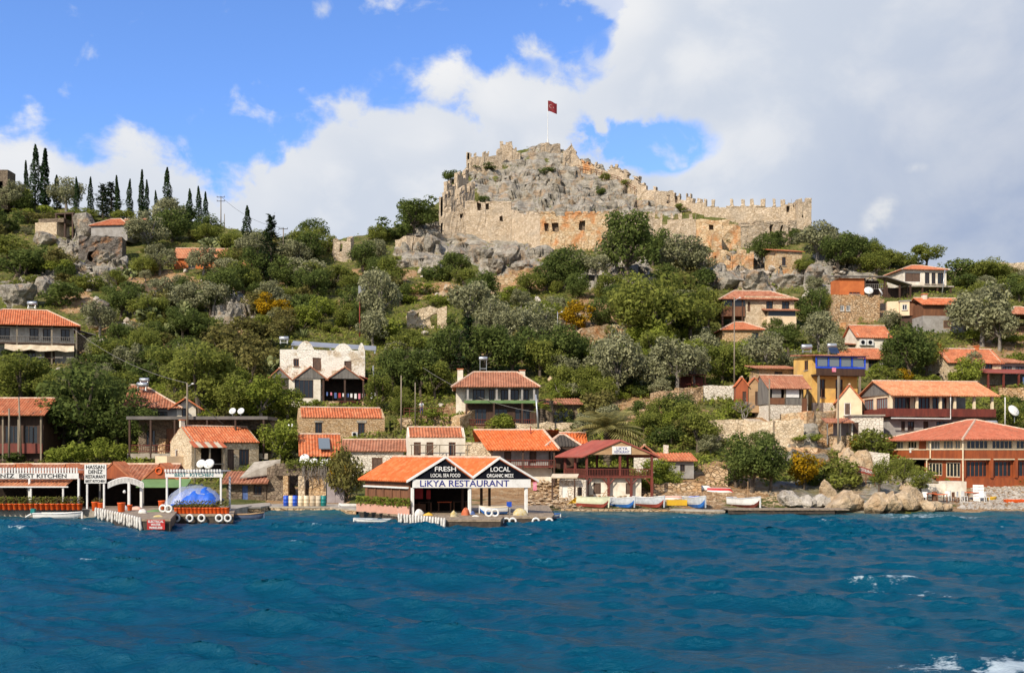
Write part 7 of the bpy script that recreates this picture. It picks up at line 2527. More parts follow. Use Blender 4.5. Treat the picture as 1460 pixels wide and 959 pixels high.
def boulder(label, px, py, w, h, k='g', group=None, Y=None, var=None, sink=.3, d=None, rz=None):
    Y = Y or ground_depth(px, py)
    S = Y / F
    x, y = W2(px, Y)
    o = link('boulder', random.choice(RK[k]) if var is None else RK[k][var], None, (0, 0, 0), random.uniform(0, 6.3) if rz is None else rz, (w * S * .55, (d or w * .8) * S * .55, h * S * .62))
    o.location = P(px, py, Y) + Vector((0, w * S * .2, h * S * (.62 - sink)))
    return tag(o, label, 'boulder', group)


for i, (px, py, w, h, k, lab) in enumerate((
        (1212, 733, 66, 40, 's', 'broad tan shore boulder beside the leaning white slabs'), (1250, 735, 42, 34, 's', 'rounded tan boulder with undercut dark base at the waterline'),
        (1272, 734, 36, 34, 's', 'dark-faced tan boulder washed by surf'), (1298, 728, 56, 36, 's', 'long tan boulder under the small feathery trees'),
        (1330, 732, 44, 24, 's', 'low tan boulder at the end of the shore rocks'), (1352, 731, 24, 12, 's', 'flat tan rock beside the terrace chairs'),
        (1179, 712, 26, 34, 's', 'upright tan rock standing behind the white slabs'), (1126, 722, 46, 26, 'w', 'rounded grey-white boulder under the broom bush'),
        (1152, 724, 26, 20, 'w', 'leaning pale slab next to the rounded grey boulder'), (1168, 722, 28, 20, 'w', 'second pale slab leaning over the plank pier'),
        (1187, 724, 26, 20, 'w', 'square white slab at the foot of the upright rock'), (1232, 690, 36, 44, 's', 'tall tan crag below the sloping red sign'),
        (1210, 668, 34, 36, 's', 'tan crag above the upright shore rock'), (1196, 650, 30, 26, 's', 'orange-tan rock under the terrace wall'),
        (1296, 704, 24, 18, 's', 'small tan rock between the feathery trees'))):
    boulder(lab, px, py, w, h, k, 'boulders of the eastern shore', None, i % 6, .25)
for i, (px, py, w, h, lab) in enumerate((
        (330, 462, 34, 40, 'pale upright rock split from the cliff on the western slope'), (135, 470, 46, 44, 'large pale rock beside the hillside house roof'),
        (20, 432, 52, 40, 'big grey rock above the hillside house ridge'), (60, 350, 44, 30, 'pale grey rock under the square stone hut'),
        (100, 366, 22, 20, 'small grey rock beside the tomb entrance'), (62, 424, 40, 40, 'grey boulder among shrubs over the hillside house'), (150, 372, 40, 20, 'grey ledge below the tomb'),
        (120, 336, 44, 34, 'grey crag capping the rock tomb'), (706, 386, 36, 22, 'angular grey crag below the castle wall'), (746, 384, 34, 20, 'grey cliff block beneath the reddish curtain wall'),
        (612, 356, 30, 28, 'dark split crag beneath the corner tower'), (655, 372, 40, 26, 'long grey slab at the western castle foot'), (682, 368, 44, 24, 'smooth grey slab under the stepped curtain wall'), (722, 372, 46, 26, 'broad smooth grey slab below the reddish curtain wall'), (570, 384, 30, 18, 'flat dark boulder beside the round dark tree'), (672, 252, 18, 12, 'grey block on the cliff beside the stepped wall'), (780, 262, 24, 14, 'grey block in the middle of the castle hill'), (1042, 412, 46, 34, 'grey cliff below the roofless ruin'), (1022, 410, 22, 40, 'narrow grey rock column below the roofless ruin'), (1080, 412, 46, 28, 'grey rock shelf above the hipped stone house'),
        (1130, 408, 60, 24, 'long pale rock shelf beside the dark conifer'), (1165, 392, 34, 24, 'pale rock below the small red roof'), (880, 410, 34, 16, 'flat grey rock among trees below the castle'), (1200, 350, 20, 14, 'tan rock by the ridge trees'))):
    boulder(lab, px, py, w, h, 'g', 'grey crags of the hill', None, i % 6, .3)
# scattered outcrops
LAND = [(45, 470, 'the hillside house'), (150, 340, 'the rock tomb'), (40, 265, 'the skyline tower'), (205, 275, 'the western cypress row'), (285, 350, 'the pink-roofed house'), (350, 440, 'the split pale rock'),
        (460, 480, 'the white ruined house'), (485, 600, 'the long stone house'), (300, 640, 'the stone gable cottage'), (230, 580, 'the long veranda'), (30, 610, 'the dark timber house'), (90, 690, 'the long restaurant'),
        (390, 345, 'the spiky conifer'), (488, 355, 'the broken ridge tower'), (605, 450, 'the roofless doorway cottage'), (590, 350, 'the corner tower crags'), (690, 300, 'the lower castle wall'), (785, 230, 'the castle keep'),
        (820, 340, 'the reddish curtain wall'), (900, 280, 'the ridge path'), (1060, 330, 'the eastern castle ward'), (1150, 300, 'the castle end tower'), (710, 570, 'the balcony villa'), (640, 640, 'the scaffolded cottage'),
        (740, 640, 'the bright orange roof'), (820, 450, 'the yellow-flowering tree'), (865, 600, 'the date palm'), (985, 545, 'the red awning terrace'), (860, 680, 'the timber restaurant'), (965, 660, 'the boat hut'),
        (950, 440, 'the great round tree'), (1040, 370, 'the roofless tan ruin'), (1130, 365, 'the small red-roofed ruin'), (1085, 440, 'the hipped stone house'), (1225, 420, 'the orange hut'), (1320, 390, 'the hilltop house'),
        (1345, 450, 'the timber-clad house'), (1240, 480, 'the air-conditioned house'), (1190, 540, 'the yellow house'), (1115, 560, 'the timber veranda house'), (1075, 610, 'the rubble bastion'), (1165, 640, 'the terrace walls'),
        (1220, 590, 'the pink gabled house'), (1340, 570, 'the balcony house'), (1400, 520, 'the red veranda'), (1445, 450, 'the dark gazebo'), (1350, 660, 'the orange restaurant'), (1230, 700, 'the shore boulders'), (1070, 680, 'the boat beach'), (1410, 385, 'the skyline wall'),
        (430, 690, 'the ruined doorway'), (560, 400, 'the slope below the ruined tower'), (740, 400, 'the castle crag'), (560, 530, 'the ladder pole')]


def near(px, py):
    return min(LAND, key=lambda l: (l[0] - px) ** 2 + (1.3 * (l[1] - py)) ** 2)[2]


def near2(px, py):
    q = sorted(LAND, key=lambda l: (l[0] - px) ** 2 + (1.3 * (l[1] - py)) ** 2)
    return q[0][2], q[1][2]


CLEAR = [(626, 195, 930, 345), (930, 265, 1160, 330), (0, 436, 108, 512), (0, 566, 66, 600), (180, 545, 390, 650), (236, 605, 372, 720), (395, 480, 550, 640), (572, 434, 640, 468), (645, 528, 775, 612), (505, 612, 800, 735),
         (795, 625, 935, 735), (1022, 408, 1140, 486), (1186, 386, 1275, 460), (1285, 372, 1356, 420), (1268, 425, 1375, 476), (1205, 458, 1275, 512), (1045, 500, 1235, 600), (1193, 538, 1425, 640), (1255, 595, 1460, 735), (1335, 488, 1460, 555),
         (476, 335, 502, 372), (563, 335, 615, 362), (1005, 354, 1076, 386), (1104, 350, 1156, 384), (0, 640, 380, 740), (1020, 596, 1200, 640), (108, 312, 194, 376), (48, 308, 96, 342), (935, 640, 995, 670), (590, 565, 612, 600), (1435, 430, 1460, 475), (250, 350, 285, 368), (1000, 545, 1050, 572), (700, 390, 776, 410)]


def blocked(x0, y0, x1, y1):
    return any(x0 < c[2] and x1 > c[0] and y0 < c[3] and y1 > c[1] for c in CLEAR)


rr = random.Random(5)
cnt = 0
for _ in range(900):
    cx, cy, rx, ry = rr.choice(ROCKS[:13])
    px, py = rr.gauss(cx, rx * .55), rr.gauss(cy, ry * .55)
    if not (-30 < px < 1490) or py > 460 or (630 < px < 1000 and py < 335):
        continue
    if py < np.interp(px, SKY_X, SKY_Y) + 8:
        continue
    w = rr.uniform(5, 15)
    h = w * rr.uniform(.4, .75)
    kk = 'g' if rr.random() < .75 else 'w'
    l2 = near2(px, py)
    boulder('%s %s boulder between %s and %s' % ('low' if h < 5 else 'squat', 'grey' if kk == 'g' else 'pale', l2[0], l2[1]), px, py, w, h, kk, 'limestone boulders around ' + l2[0], None, None, .3)
    cnt += 1
    if cnt >= 150:
        break

cnt = 0
for _ in range(2000):                                   # pale stones showing between the shrubs
    px, py = rr.uniform(-20, 1480), rr.uniform(330, 640)
    if py < np.interp(px, SKY_X, SKY_Y) + 12 or blocked(px - 6, py - 8, px + 6, py) or (620 < px < 1000 and py < 395):
        continue
    w = rr.uniform(6, 15)
    l2 = near2(px, py)
    boulder('%s tan stone outcrop between %s and %s' % ('low' if w < 10 else 'broad', l2[0], l2[1]), px, py, w, w * rr.uniform(.5, .9), rr.choice('wws'), 'tan outcrops around ' + l2[0], None, None, .2)
    cnt += 1
    if cnt >= 110:
        break

# rubble terrace of pale stones between the twin gables and the timber restaurant
SM = [rock_mesh('stone', 'rock_shore', 300 + i, 2, .7) for i in range(5)]
o = thing('rubble_terrace', 'stepped bank of pale tan stones between the dock and the timber restaurant', 'stone bank', Vector((*W2(790, 90), .2)))
for row in range(9):
    py = 724 - row * 4.9
    px = 752 + row * 1.5
    while px < 832 - row * 2.2:
        pj = py + rr.uniform(-2.2, 2.2)
        Y = ground_depth(px, pj) - .2
        w = rr.uniform(4.5, 12)
        S = Y / F
        p = P(px, pj - 2, Y) - o.location
        st = link('stone', rr.choice(SM), o, p, rr.uniform(0, 6), (w * S * .55, w * S * .5, w * S * .42))
        px += w * .92
# stony bank below the orange restaurant
vs, fs = [], []
base = rock_mesh('s', 'rock_white', 77, 1)
bv = [tuple(v.co) for v in base.vertices]
bf = [tuple(p.vertices) for p in base.polygons]
for _ in range(1500):
    px, py = rr.uniform(1366, 1500), rr.uniform(694, 726)
    if px < 1385 and py < 708:
        continue
    Y = ground_depth(px, py)
    p = P(px, py, Y)
    s = rr.uniform(.10, .24)
    a = rr.uniform(0, 6)
    ca, sa = math.cos(a), math.sin(a)
    k = len(vs)
    sq = rr.uniform(.6, 1)
    vs += [(p.x + s * (x * ca - y * sa), p.y + s * (x * sa + y * ca), p.z + s * z * sq) for x, y, z in bv]
    fs += [tuple(k + i for i in f) for f in bf]
me = bpy.data.meshes.new('rubble')
me.from_pydata(vs, [], fs)
me.materials.append(MATS['rock_white'])
o = link('rubble', me)
tag(o, 'sloping bank of loose pale rubble below the orange restaurant', 'rubble')
kind(o, 'stuff')
# pebbly beach stones
vs, fs = [], []
for _ in range(1400):
    px, py = rr.uniform(785, 1130), rr.uniform(700, 729)
    Y = ground_depth(px, py)
    p = P(px, py, Y)
    s = rr.uniform(.08, .24)
    a = rr.uniform(0, 6)
    ca, sa = math.cos(a), math.sin(a)
    k = len(vs)
    vs += [(p.x + s * (x * ca - y * sa), p.y + s * (x * sa + y * ca), p.z + s * z * .6) for x, y, z in bv]
    fs += [tuple(k + i for i in f) for f in bf]
me = bpy.data.meshes.new('beach_stones')
me.from_pydata(vs, [], fs)
me.materials.append(MATS['rock_shore'])
o = link('beach_stones', me)
tag(o, 'loose tan stones strewn over the boat beach', 'stones')
kind(o, 'stuff')

# ================================================================== VEGETATION
def fast_leaves(name, mat, pts, nrm, size, seed, aspect=.55, up=.25, rnd=.75):
    r = np.random.default_rng(seed)
    n = len(pts)
    d = r.normal(size=(n, 3))
    d /= np.linalg.norm(d, axis=1)[:, None]
    d = d * rnd + nrm * .8 + np.array([0, 0, up])
    d /= np.linalg.norm(d, axis=1)[:, None] + 1e-9
    q = r.normal(size=(n, 3))
    a = np.cross(d, q)
    a /= np.linalg.norm(a, axis=1)[:, None] + 1e-9
    c = np.cross(d, a)
    s = (size * r.uniform(.55, 1.45, n))[:, None]
    v = np.stack([pts - a * s, pts + c * s * aspect + d * s * .2, pts + a * s, pts - c * s * aspect + d * s * .2], 1).reshape(-1, 3)
    me = bpy.data.meshes.new(name)
    me.vertices.add(4 * n)
    me.vertices.foreach_set('co', v.ravel())
    me.loops.add(4 * n)
    me.loops.foreach_set('vertex_index', np.arange(4 * n, dtype=np.int32))
    me.polygons.add(n)
    me.polygons.foreach_set('loop_start', np.arange(0, 4 * n, 4, dtype=np.int32))
    me.polygons.foreach_set('loop_total', np.full(n, 4, np.int32))
    me.update()
    me.materials.append(MATS[mat])
    return me


def clump_points(cl, n, r, shell=.55):
    c = np.array([k[0] for k in cl])
    rad = np.array([k[1] for k in cl])
    w = rad ** 2
    i = r.choice(len(cl), n, p=w / w.sum())
    d = r.normal(size=(n, 3))
    d /= np.linalg.norm(d, axis=1)[:, None]
    rr_ = r.uniform(shell, 1.05, n)[:, None] * rad[i][:, None]
    return c[i] + d * rr_ * np.array([1, 1, .85]), d


def make_tree(leaf, bark, seed, cz, R3, ncl, cr, n, size, trunk=True, zmin=.05, shell=.55, droop=0.0):
    r = np.random.default_rng(seed)
    cl = []
    tries = 0
    while len(cl) < ncl and tries < 4000:
        tries += 1
        p = r.normal(size=3)
        p = p / np.linalg.norm(p) * r.uniform(.25, 1) ** .5
        p = p * np.array(R3) * .82 + np.array([r.uniform(-.03, .03), r.uniform(-.03, .03), cz])
        if p[2] < zmin:
            continue
        if p[2] < cz - R3[2] * .35 and r.random() < .45:
            continue
        cl.append((p, r.uniform(*cr)))
    pts, nr = clump_points(cl, n, r, shell)
    keep = pts[:, 2] > zmin * .5
    pts, nr = pts[keep], nr[keep]
    crown = fast_leaves('crown', leaf, pts, nr, size, seed)
    tm = M()
    if trunk:
        fork = Vector((r.uniform(-.03, .03), r.uniform(-.03, .03), cz - R3[2] * .75))
        fork.z = max(fork.z, .12)
        tm.tube([(0, 0, -.03), fork * .5, fork], [.042, .034, .03], 7)
        for c, q in sorted(cl, key=lambda k: -k[1])[:9]:
            c = Vector(c)
            mid = fork.lerp(c, .5) + Vector((r.uniform(-.04, .04), r.uniform(-.04, .04), .02))
            tm.tube([fork, mid, c], [.022, .014, .006], 5)
    else:
        for k in range(7):
            c = Vector(cl[k % len(cl)][0])
            tm.tube([(r.uniform(-.05, .05), r.uniform(-.05, .05), -.03), c * .6, c], [.02, .012, .004], 5)
    return crown, tm.mesh('trunk', bark)


VEG = {}
def reg(k, name, cat, descs, variants):
    VEG[k] = (name, cat, descs, variants)


reg('o', 'olive_tree', 'tree', ('silvery grey-green olive tree', 'loose grey olive tree', 'bushy olive tree'), [make_tree('leaf_olive', 'bark_grey', 400 + i, .60, (.46, .46, .40), 24 + 3 * i, (.10, .19), 3000, .027) for i in range(4)])
reg('d', 'dark_tree', 'tree', ('dense dark green tree', 'dark evergreen tree', 'dark leafy carob tree'), [make_tree('leaf_dark', 'bark', 420 + i, .56, (.44, .44, .44), 26 + 2 * i, (.12, .2), 3200, .026) for i in range(4)])
reg('g', 'green_tree', 'tree', ('mid-green leafy tree', 'rounded green tree', 'spreading green tree'), [make_tree('leaf_mid', 'bark', 440 + i, .56, (.48, .48, .43), 26 + 2 * i, (.12, .2), 3200, .027) for i in range(4)])
reg('l', 'light_tree', 'tree', ('light green fig tree', 'bright green leafy tree', 'fresh green tree'), [make_tree('leaf_bright', 'bark_grey', 460 + i, .55, (.52, .52, .42), 24, (.13, .2), 2600, .032) for i in range(3)])
reg('b', 'shrub', 'shrub', ('rounded green shrub', 'thick green shrub', 'leafy shrub'), [make_tree('leaf_mid', 'bark', 480 + i, .42, (.62, .62, .44), 16, (.16, .27), 1500, .046, False) for i in range(4)])
reg('k', 'shrub', 'shrub', ('bright green shrub', 'fresh green bush', 'light green spreading shrub'), [make_tree('leaf_bright', 'bark', 500 + i, .40, (.68, .68, .40), 16, (.16, .27), 1500, .046, False) for i in range(4)])
reg('q', 'shrub', 'shrub', ('dark green shrub', 'dark rounded bush', 'dense dark shrub'), [make_tree('leaf_dark', 'bark', 520 + i, .42, (.6, .6, .44), 16, (.16, .27), 1500, .046, False) for i in range(4)])
reg('s', 'scrub_bush', 'shrub', ('dry olive-brown scrub bush', 'brownish twiggy bush', 'straw-green scrub bush'), [make_tree('leaf_scrub', 'bark', 540 + i, .45, (.55, .55, .46), 18, (.13, .24), 1400, .040, False, shell=.3) for i in range(3)])
reg('y', 'broom_bush', 'shrub', ('yellow-flowering broom bush', 'golden flowering bush', 'yellow blossoming shrub'), [make_tree('leaf_broom', 'bark', 560 + i, .55, (.5, .5, .44), 20, (.12, .2), 2200, .034) for i in range(2)])
reg('f', 'tamarisk_tree', 'tree', ('feathery green tamarisk', 'wispy green tamarisk', 'soft feathery little tree'), [make_tree('leaf_mid', 'bark', 580 + i, .62, (.36, .36, .38), 22, (.10, .17), 2600, .020, shell=.2) for i in range(3)])


def make_cypress(seed, wide=1.0):
    r = np.random.default_rng(seed)
    n = 2200
    t = r.uniform(0.04, 1, n) ** 1.15
    rad = .075 * wide * (np.sin(np.pi * np.clip(t, 0, 1) ** .55) ** .7 * .9 + .12 * (1 - t)) * (1 + .18 * np.sin(t * 23 + seed))
    a = r.uniform(0, 2 * PI, n)
    q = r.uniform(.6, 1.05, n)
    pts = np.stack([np.cos(a) * rad * q, np.sin(a) * rad * q, t], -1)
    pts[:, 0] += .012 * np.sin(t * 6 + seed)
    nr = np.stack([np.cos(a), np.sin(a), np.full(n, .5)], -1)
    crown = fast_leaves('crown', 'leaf_cypress', pts, nr, .017, seed, .5, .5, .5)
    return crown, M().tube([(0, 0, -.05), (0, 0, .7)], [.016, .004], 6).mesh('trunk', 'bark')


reg('c', 'cypress_tree', 'tree', ('slender dark cypress', 'narrow dark cypress', 'tall pointed cypress'), [make_cypress(600 + i, (1, 1.15, .85, 1.3)[i]) for i in range(4)])


def make_conifer(seed):
    r = np.random.default_rng(seed)
    tm = M().tube([(0, 0, -.05), (.01, 0, .5), (0, 0, 1)], [.02, .013, .003], 6)
    P_, N_ = [], []
    for k in range(26):
        z = .10 + .88 * k / 26
        L = .26 * (1 - z) ** .8 + .03
        for j in range(5):
            a = r.uniform(0, 2 * PI)
            LL = L * r.uniform(.5, 1.15)
            e = np.array([math.cos(a) * LL, math.sin(a) * LL, r.uniform(-.02, .05)])
            tm.tube([(0, 0, z), Vector(e) + Vector((0, 0, z))], [.005, .002], 4)
            for q in range(14):
                t = r.uniform(.25, 1.05)
                P_.append(np.array([0, 0, z]) + e * t + r.normal(0, .013, 3))
                N_.append([0, 0, 1])
    return fast_leaves('crown', 'leaf_cypress', np.array(P_), np.array(N_, float), .022, seed, .4), tm.mesh('trunk', 'bark')


reg('p', 'conifer', 'tree', ('spiky ragged conifer', 'ragged pointed conifer'), [make_conifer(620 + i) for i in range(2)])


def make_palm(seed, fronds, L, droop, leaf='leaf_palm', trunk_h=.55, fan=False):
    r = np.random.default_rng(seed)
    P_, F_ = [], []
    tm = M().tube([(0, 0, -.03), (.01, .01, trunk_h * .5), (0, 0, trunk_h)], [.05, .042, .045], 8)
    for k in range(10):
        z = trunk_h * (k + .5) / 10
        tm.lathe([(.048, 0), (.056, .012), (.046, .03)], 8, (0, 0, z))
    for k in range(fronds):
        a = 2 * PI * k / fronds * 2.4 + r.uniform(-.2, .2)
        el = r.uniform(-.1, 1.25)
        prev = None
        n = 13
        for i in range(n + 1):
            t = i / n
            rr_ = L * t * math.cos(el * (1 - .25 * t))
            z = trunk_h + L * t * math.sin(el) - droop * L * t * t * (1.1 - .3 * math.sin(el))
            p = Vector((math.cos(a) * rr_, math.sin(a) * rr_, z))
            if prev is not None:
                d = (p - prev).normalized()
                side = d.cross(Vector((0, 0, 1))).normalized()
                for s in (-1, 1):
                    w = L * (.30 if not fan else .34) * (math.sin(PI * min(1, t * .92 + .08)) ** .6) * r.uniform(.8, 1.15)
                    if fan and t < .55:
                        w *= .12
                    tip = p + side * s * w + d * w * .7 - Vector((0, 0, w * .35))
                    b0 = len(P_)
                    P_.extend([tuple(prev), tuple(prev + d * L / n * .8), tuple(tip)])
                    F_.append((b0, b0 + 1, b0 + 2))
            prev = p
    me = bpy.data.meshes.new('crown')
    me.from_pydata(P_, [], F_)
    me.materials.append(MATS[leaf])
    me.update()
    return me, tm.mesh('trunk', 'bark')


reg('a', 'date_palm', 'tree', ('broad date palm with arching straw-green fronds',), [make_palm(640, 44, .50, .50, 'leaf_palm', .50)])
reg('n', 'fan_palm', 'tree', ('fan palm with rough trunk',), [make_palm(650, 30, .30, .4, 'leaf_bright', .62, True), make_palm(651, 22, .26, .6, 'leaf_dry', .66, True)])


def make_bare(seed):
    r = random.Random(seed)
    tm = M()
    def br(p, d, L, rad, lv):
        q = p + d * L
        tm.tube([p, p.lerp(q, .5) + Vector((r.gauss(0, .02), r.gauss(0, .02), 0)), q], [rad, rad * .8, rad * .6], 5)
        if lv:
            for _ in range(3):
                nd = (d + Vector((r.gauss(0, .55), r.gauss(0, .55), r.gauss(.12, .35)))).normalized()
                br(q, nd, L * .72, rad * .6, lv - 1)
    br(Vector((0, 0, -.03)), Vector((.05, 0, 1)), .28, .03, 4)
    return tm.mesh('branches', 'bark_grey')


BARE = make_bare(3)
reg('z', 'bare_tree', 'tree', ('leafless grey-branched tree',), [(None, BARE)])


def make_cactus(seed):
    r = random.Random(seed)
    m = M()
    def pad(p, d, s, lv):
        c = p + d * s * .5
        side = d.cross(Vector((r.gauss(0, 1), r.gauss(0, 1), .1))).normalized()
        nr_ = d.cross(side)
        n = 10
        b0 = len(m.v)
        for k in range(n):
            a = 2 * PI * k / n
            q = c + d * math.cos(a) * s * .5 + side * math.sin(a) * s * .36
            m.v.append(tuple(q))
        m.v.append(tuple(c + nr_ * s * .09))
        m.v.append(tuple(c - nr_ * s * .09))
        for k in range(n):
            m.f.append((b0 + k, b0 + (k + 1) % n, b0 + n))
            m.f.append((b0 + (k + 1) % n, b0 + k, b0 + n + 1))
        if lv:
            for _ in range(r.choice((2, 2, 3))):
                nd = (d + Vector((r.gauss(0, .6), r.gauss(0, .6), r.gauss(.2, .3)))).normalized()
                pad(p + d * s * .92, nd, s * .9, lv - 1)
    for _ in range(5):
        pad(Vector((r.uniform(-.35, .35), r.uniform(-.3, .3), -.02)), Vector((r.gauss(0, .3), r.gauss(0, .3), 1)).normalized(), .27, 3)
    return m.mesh('pads', 'leaf_cactus')


reg('x', 'prickly_pear', 'cactus', ('prickly pear cactus clump', 'pale prickly pear thicket'), [(make_cactus(700 + i), None) for i in range(3)])


def make_agave(seed):
    r = random.Random(seed)
    m = M()
    for k in range(22):
        a = k * 2.4
        el = r.uniform(.3, 1.3)
        d = Vector((math.cos(a) * math.cos(el), math.sin(a) * math.cos(el), math.sin(el)))
        s = d.cross(Vector((0, 0, 1))).normalized()
        b0 = len(m.v)
        m.v += [tuple(-s * .05), tuple(s * .05), tuple(d * .55 + s * .07), tuple(d * 1.0), tuple(d * .55 - s * .07), tuple(d * .5 + Vector((0, 0, -.05)))]
        m.f += [(b0, b0 + 5, b0 + 4), (b0, b0 + 1, b0 + 5), (b0 + 1, b0 + 2, b0 + 5), (b0 + 4, b0 + 5, b0 + 3), (b0 + 5, b0 + 2, b0 + 3)]
    return m.mesh('leaves', 'leaf_cactus')


reg('v', 'agave', 'plant', ('spiky blue-green agave',), [(make_agave(1), None)])
vr = random.Random(12)


def plant(k, px, py, h_px, wide=1.0, label=None, Y=None, sink=.12):
    name, cat, descs, variants = VEG[k]
    i = vr.randrange(len(variants))
    sky = float(np.interp(px, SKY_X, SKY_Y))
    Y = Y or ground_depth(px, max(py, sky + 3))
    h = h_px * Y / F
    p = P(px, py, Y)
    gz = ground_z(p.x, p.y)
    p.z = min(p.z, gz + .1) - sink if Y > 84 else p.z
    h = h + max(0, (P(px, py, Y).z - p.z)) * .8
    size = 'low' if h < 2.2 else ('tall' if h > 6.5 else '')
    d = descs[vr.randrange(len(descs))]
    pref = (size + ' ') if size and not d.startswith(('tall', 'low')) else ''
    lms = near2(px, py - h_px * .4)
    lab = label or '%s%s between %s and %s' % (pref, d, lms[0], lms[1])
    if len(lab.split()) > 16:
        lab = '%s%s beside %s' % (pref, d, lms[0])
    plural = d + ('es' if d.endswith('sh') else 's')
    o = thing(name, lab, cat, p, None if label else '%s%s around %s' % (pref, plural, lms[0]), vr.uniform(0, 6.28))
    o.scale = (h * wide, h * wide, h)
    crown, trunk = variants[i]
    if trunk:
        link('trunk' if k != 'z' else 'branches', trunk, o)
    if crown:
        link('crown' if k not in 'xv' else ('pads' if k == 'x' else 'leaves'), crown, o)
    return o


# skyline cypresses: (column, tip row, foot row)
for px, t, f, lab in ((50, 206, 292, 'tallest slender cypress beside the skyline tower'), (64, 212, 294, 'thick tall cypress second from the skyline tower'), (37, 229, 288, 'shorter cypress between the skyline tower and the tallest cypress'), (81, 249, 296, 'short stout cypress after the two tallest ones'),
                       (109, 252, 308, 'dark cypress standing before a bushy tree on the western ridge'), (129, 252, 308, 'thin cypress with bent tip on the western ridge'), (167, 250, 316, 'full dark cypress beside two ragged conifers'), (185, 255, 314, 'very thin cypress between the ragged conifers and the tall pair'),
                       (202, 242, 314, 'tall cypress of the pair on the western ridge'), (209, 256, 314, 'thinner twin of the tall cypress pair'), (222, 271, 316, 'small cypress beside the cypress pair'), (239, 239, 318, 'pointed cypress rising over the big olive crown'),
                       (270, 269, 326, 'plump small cypress, the one farthest from the electricity pole of three'), (283, 265, 328, 'narrow cypress in the middle of the row of three'), (293, 273, 330, 'curved-tip cypress of the row of three beside the electricity pole'), (352, 293, 346, 'lone cone-shaped cypress east of the electricity pole')):
    plant('c', px, f, f - t, 1.0 if px not in (64, 352, 81) else 1.35, lab)
for px, t, f, lab in ((147, 262, 312, 'ragged conifer on the western ridge, the lower of two'), (158, 259, 312, 'ragged conifer on the western ridge, the thinner of two'), (386, 306, 404, 'tall spiky conifer with bare top beside an electricity pole')):
    plant('p', px, f, f - t, 1.5 if px < 200 else 1.0, lab)

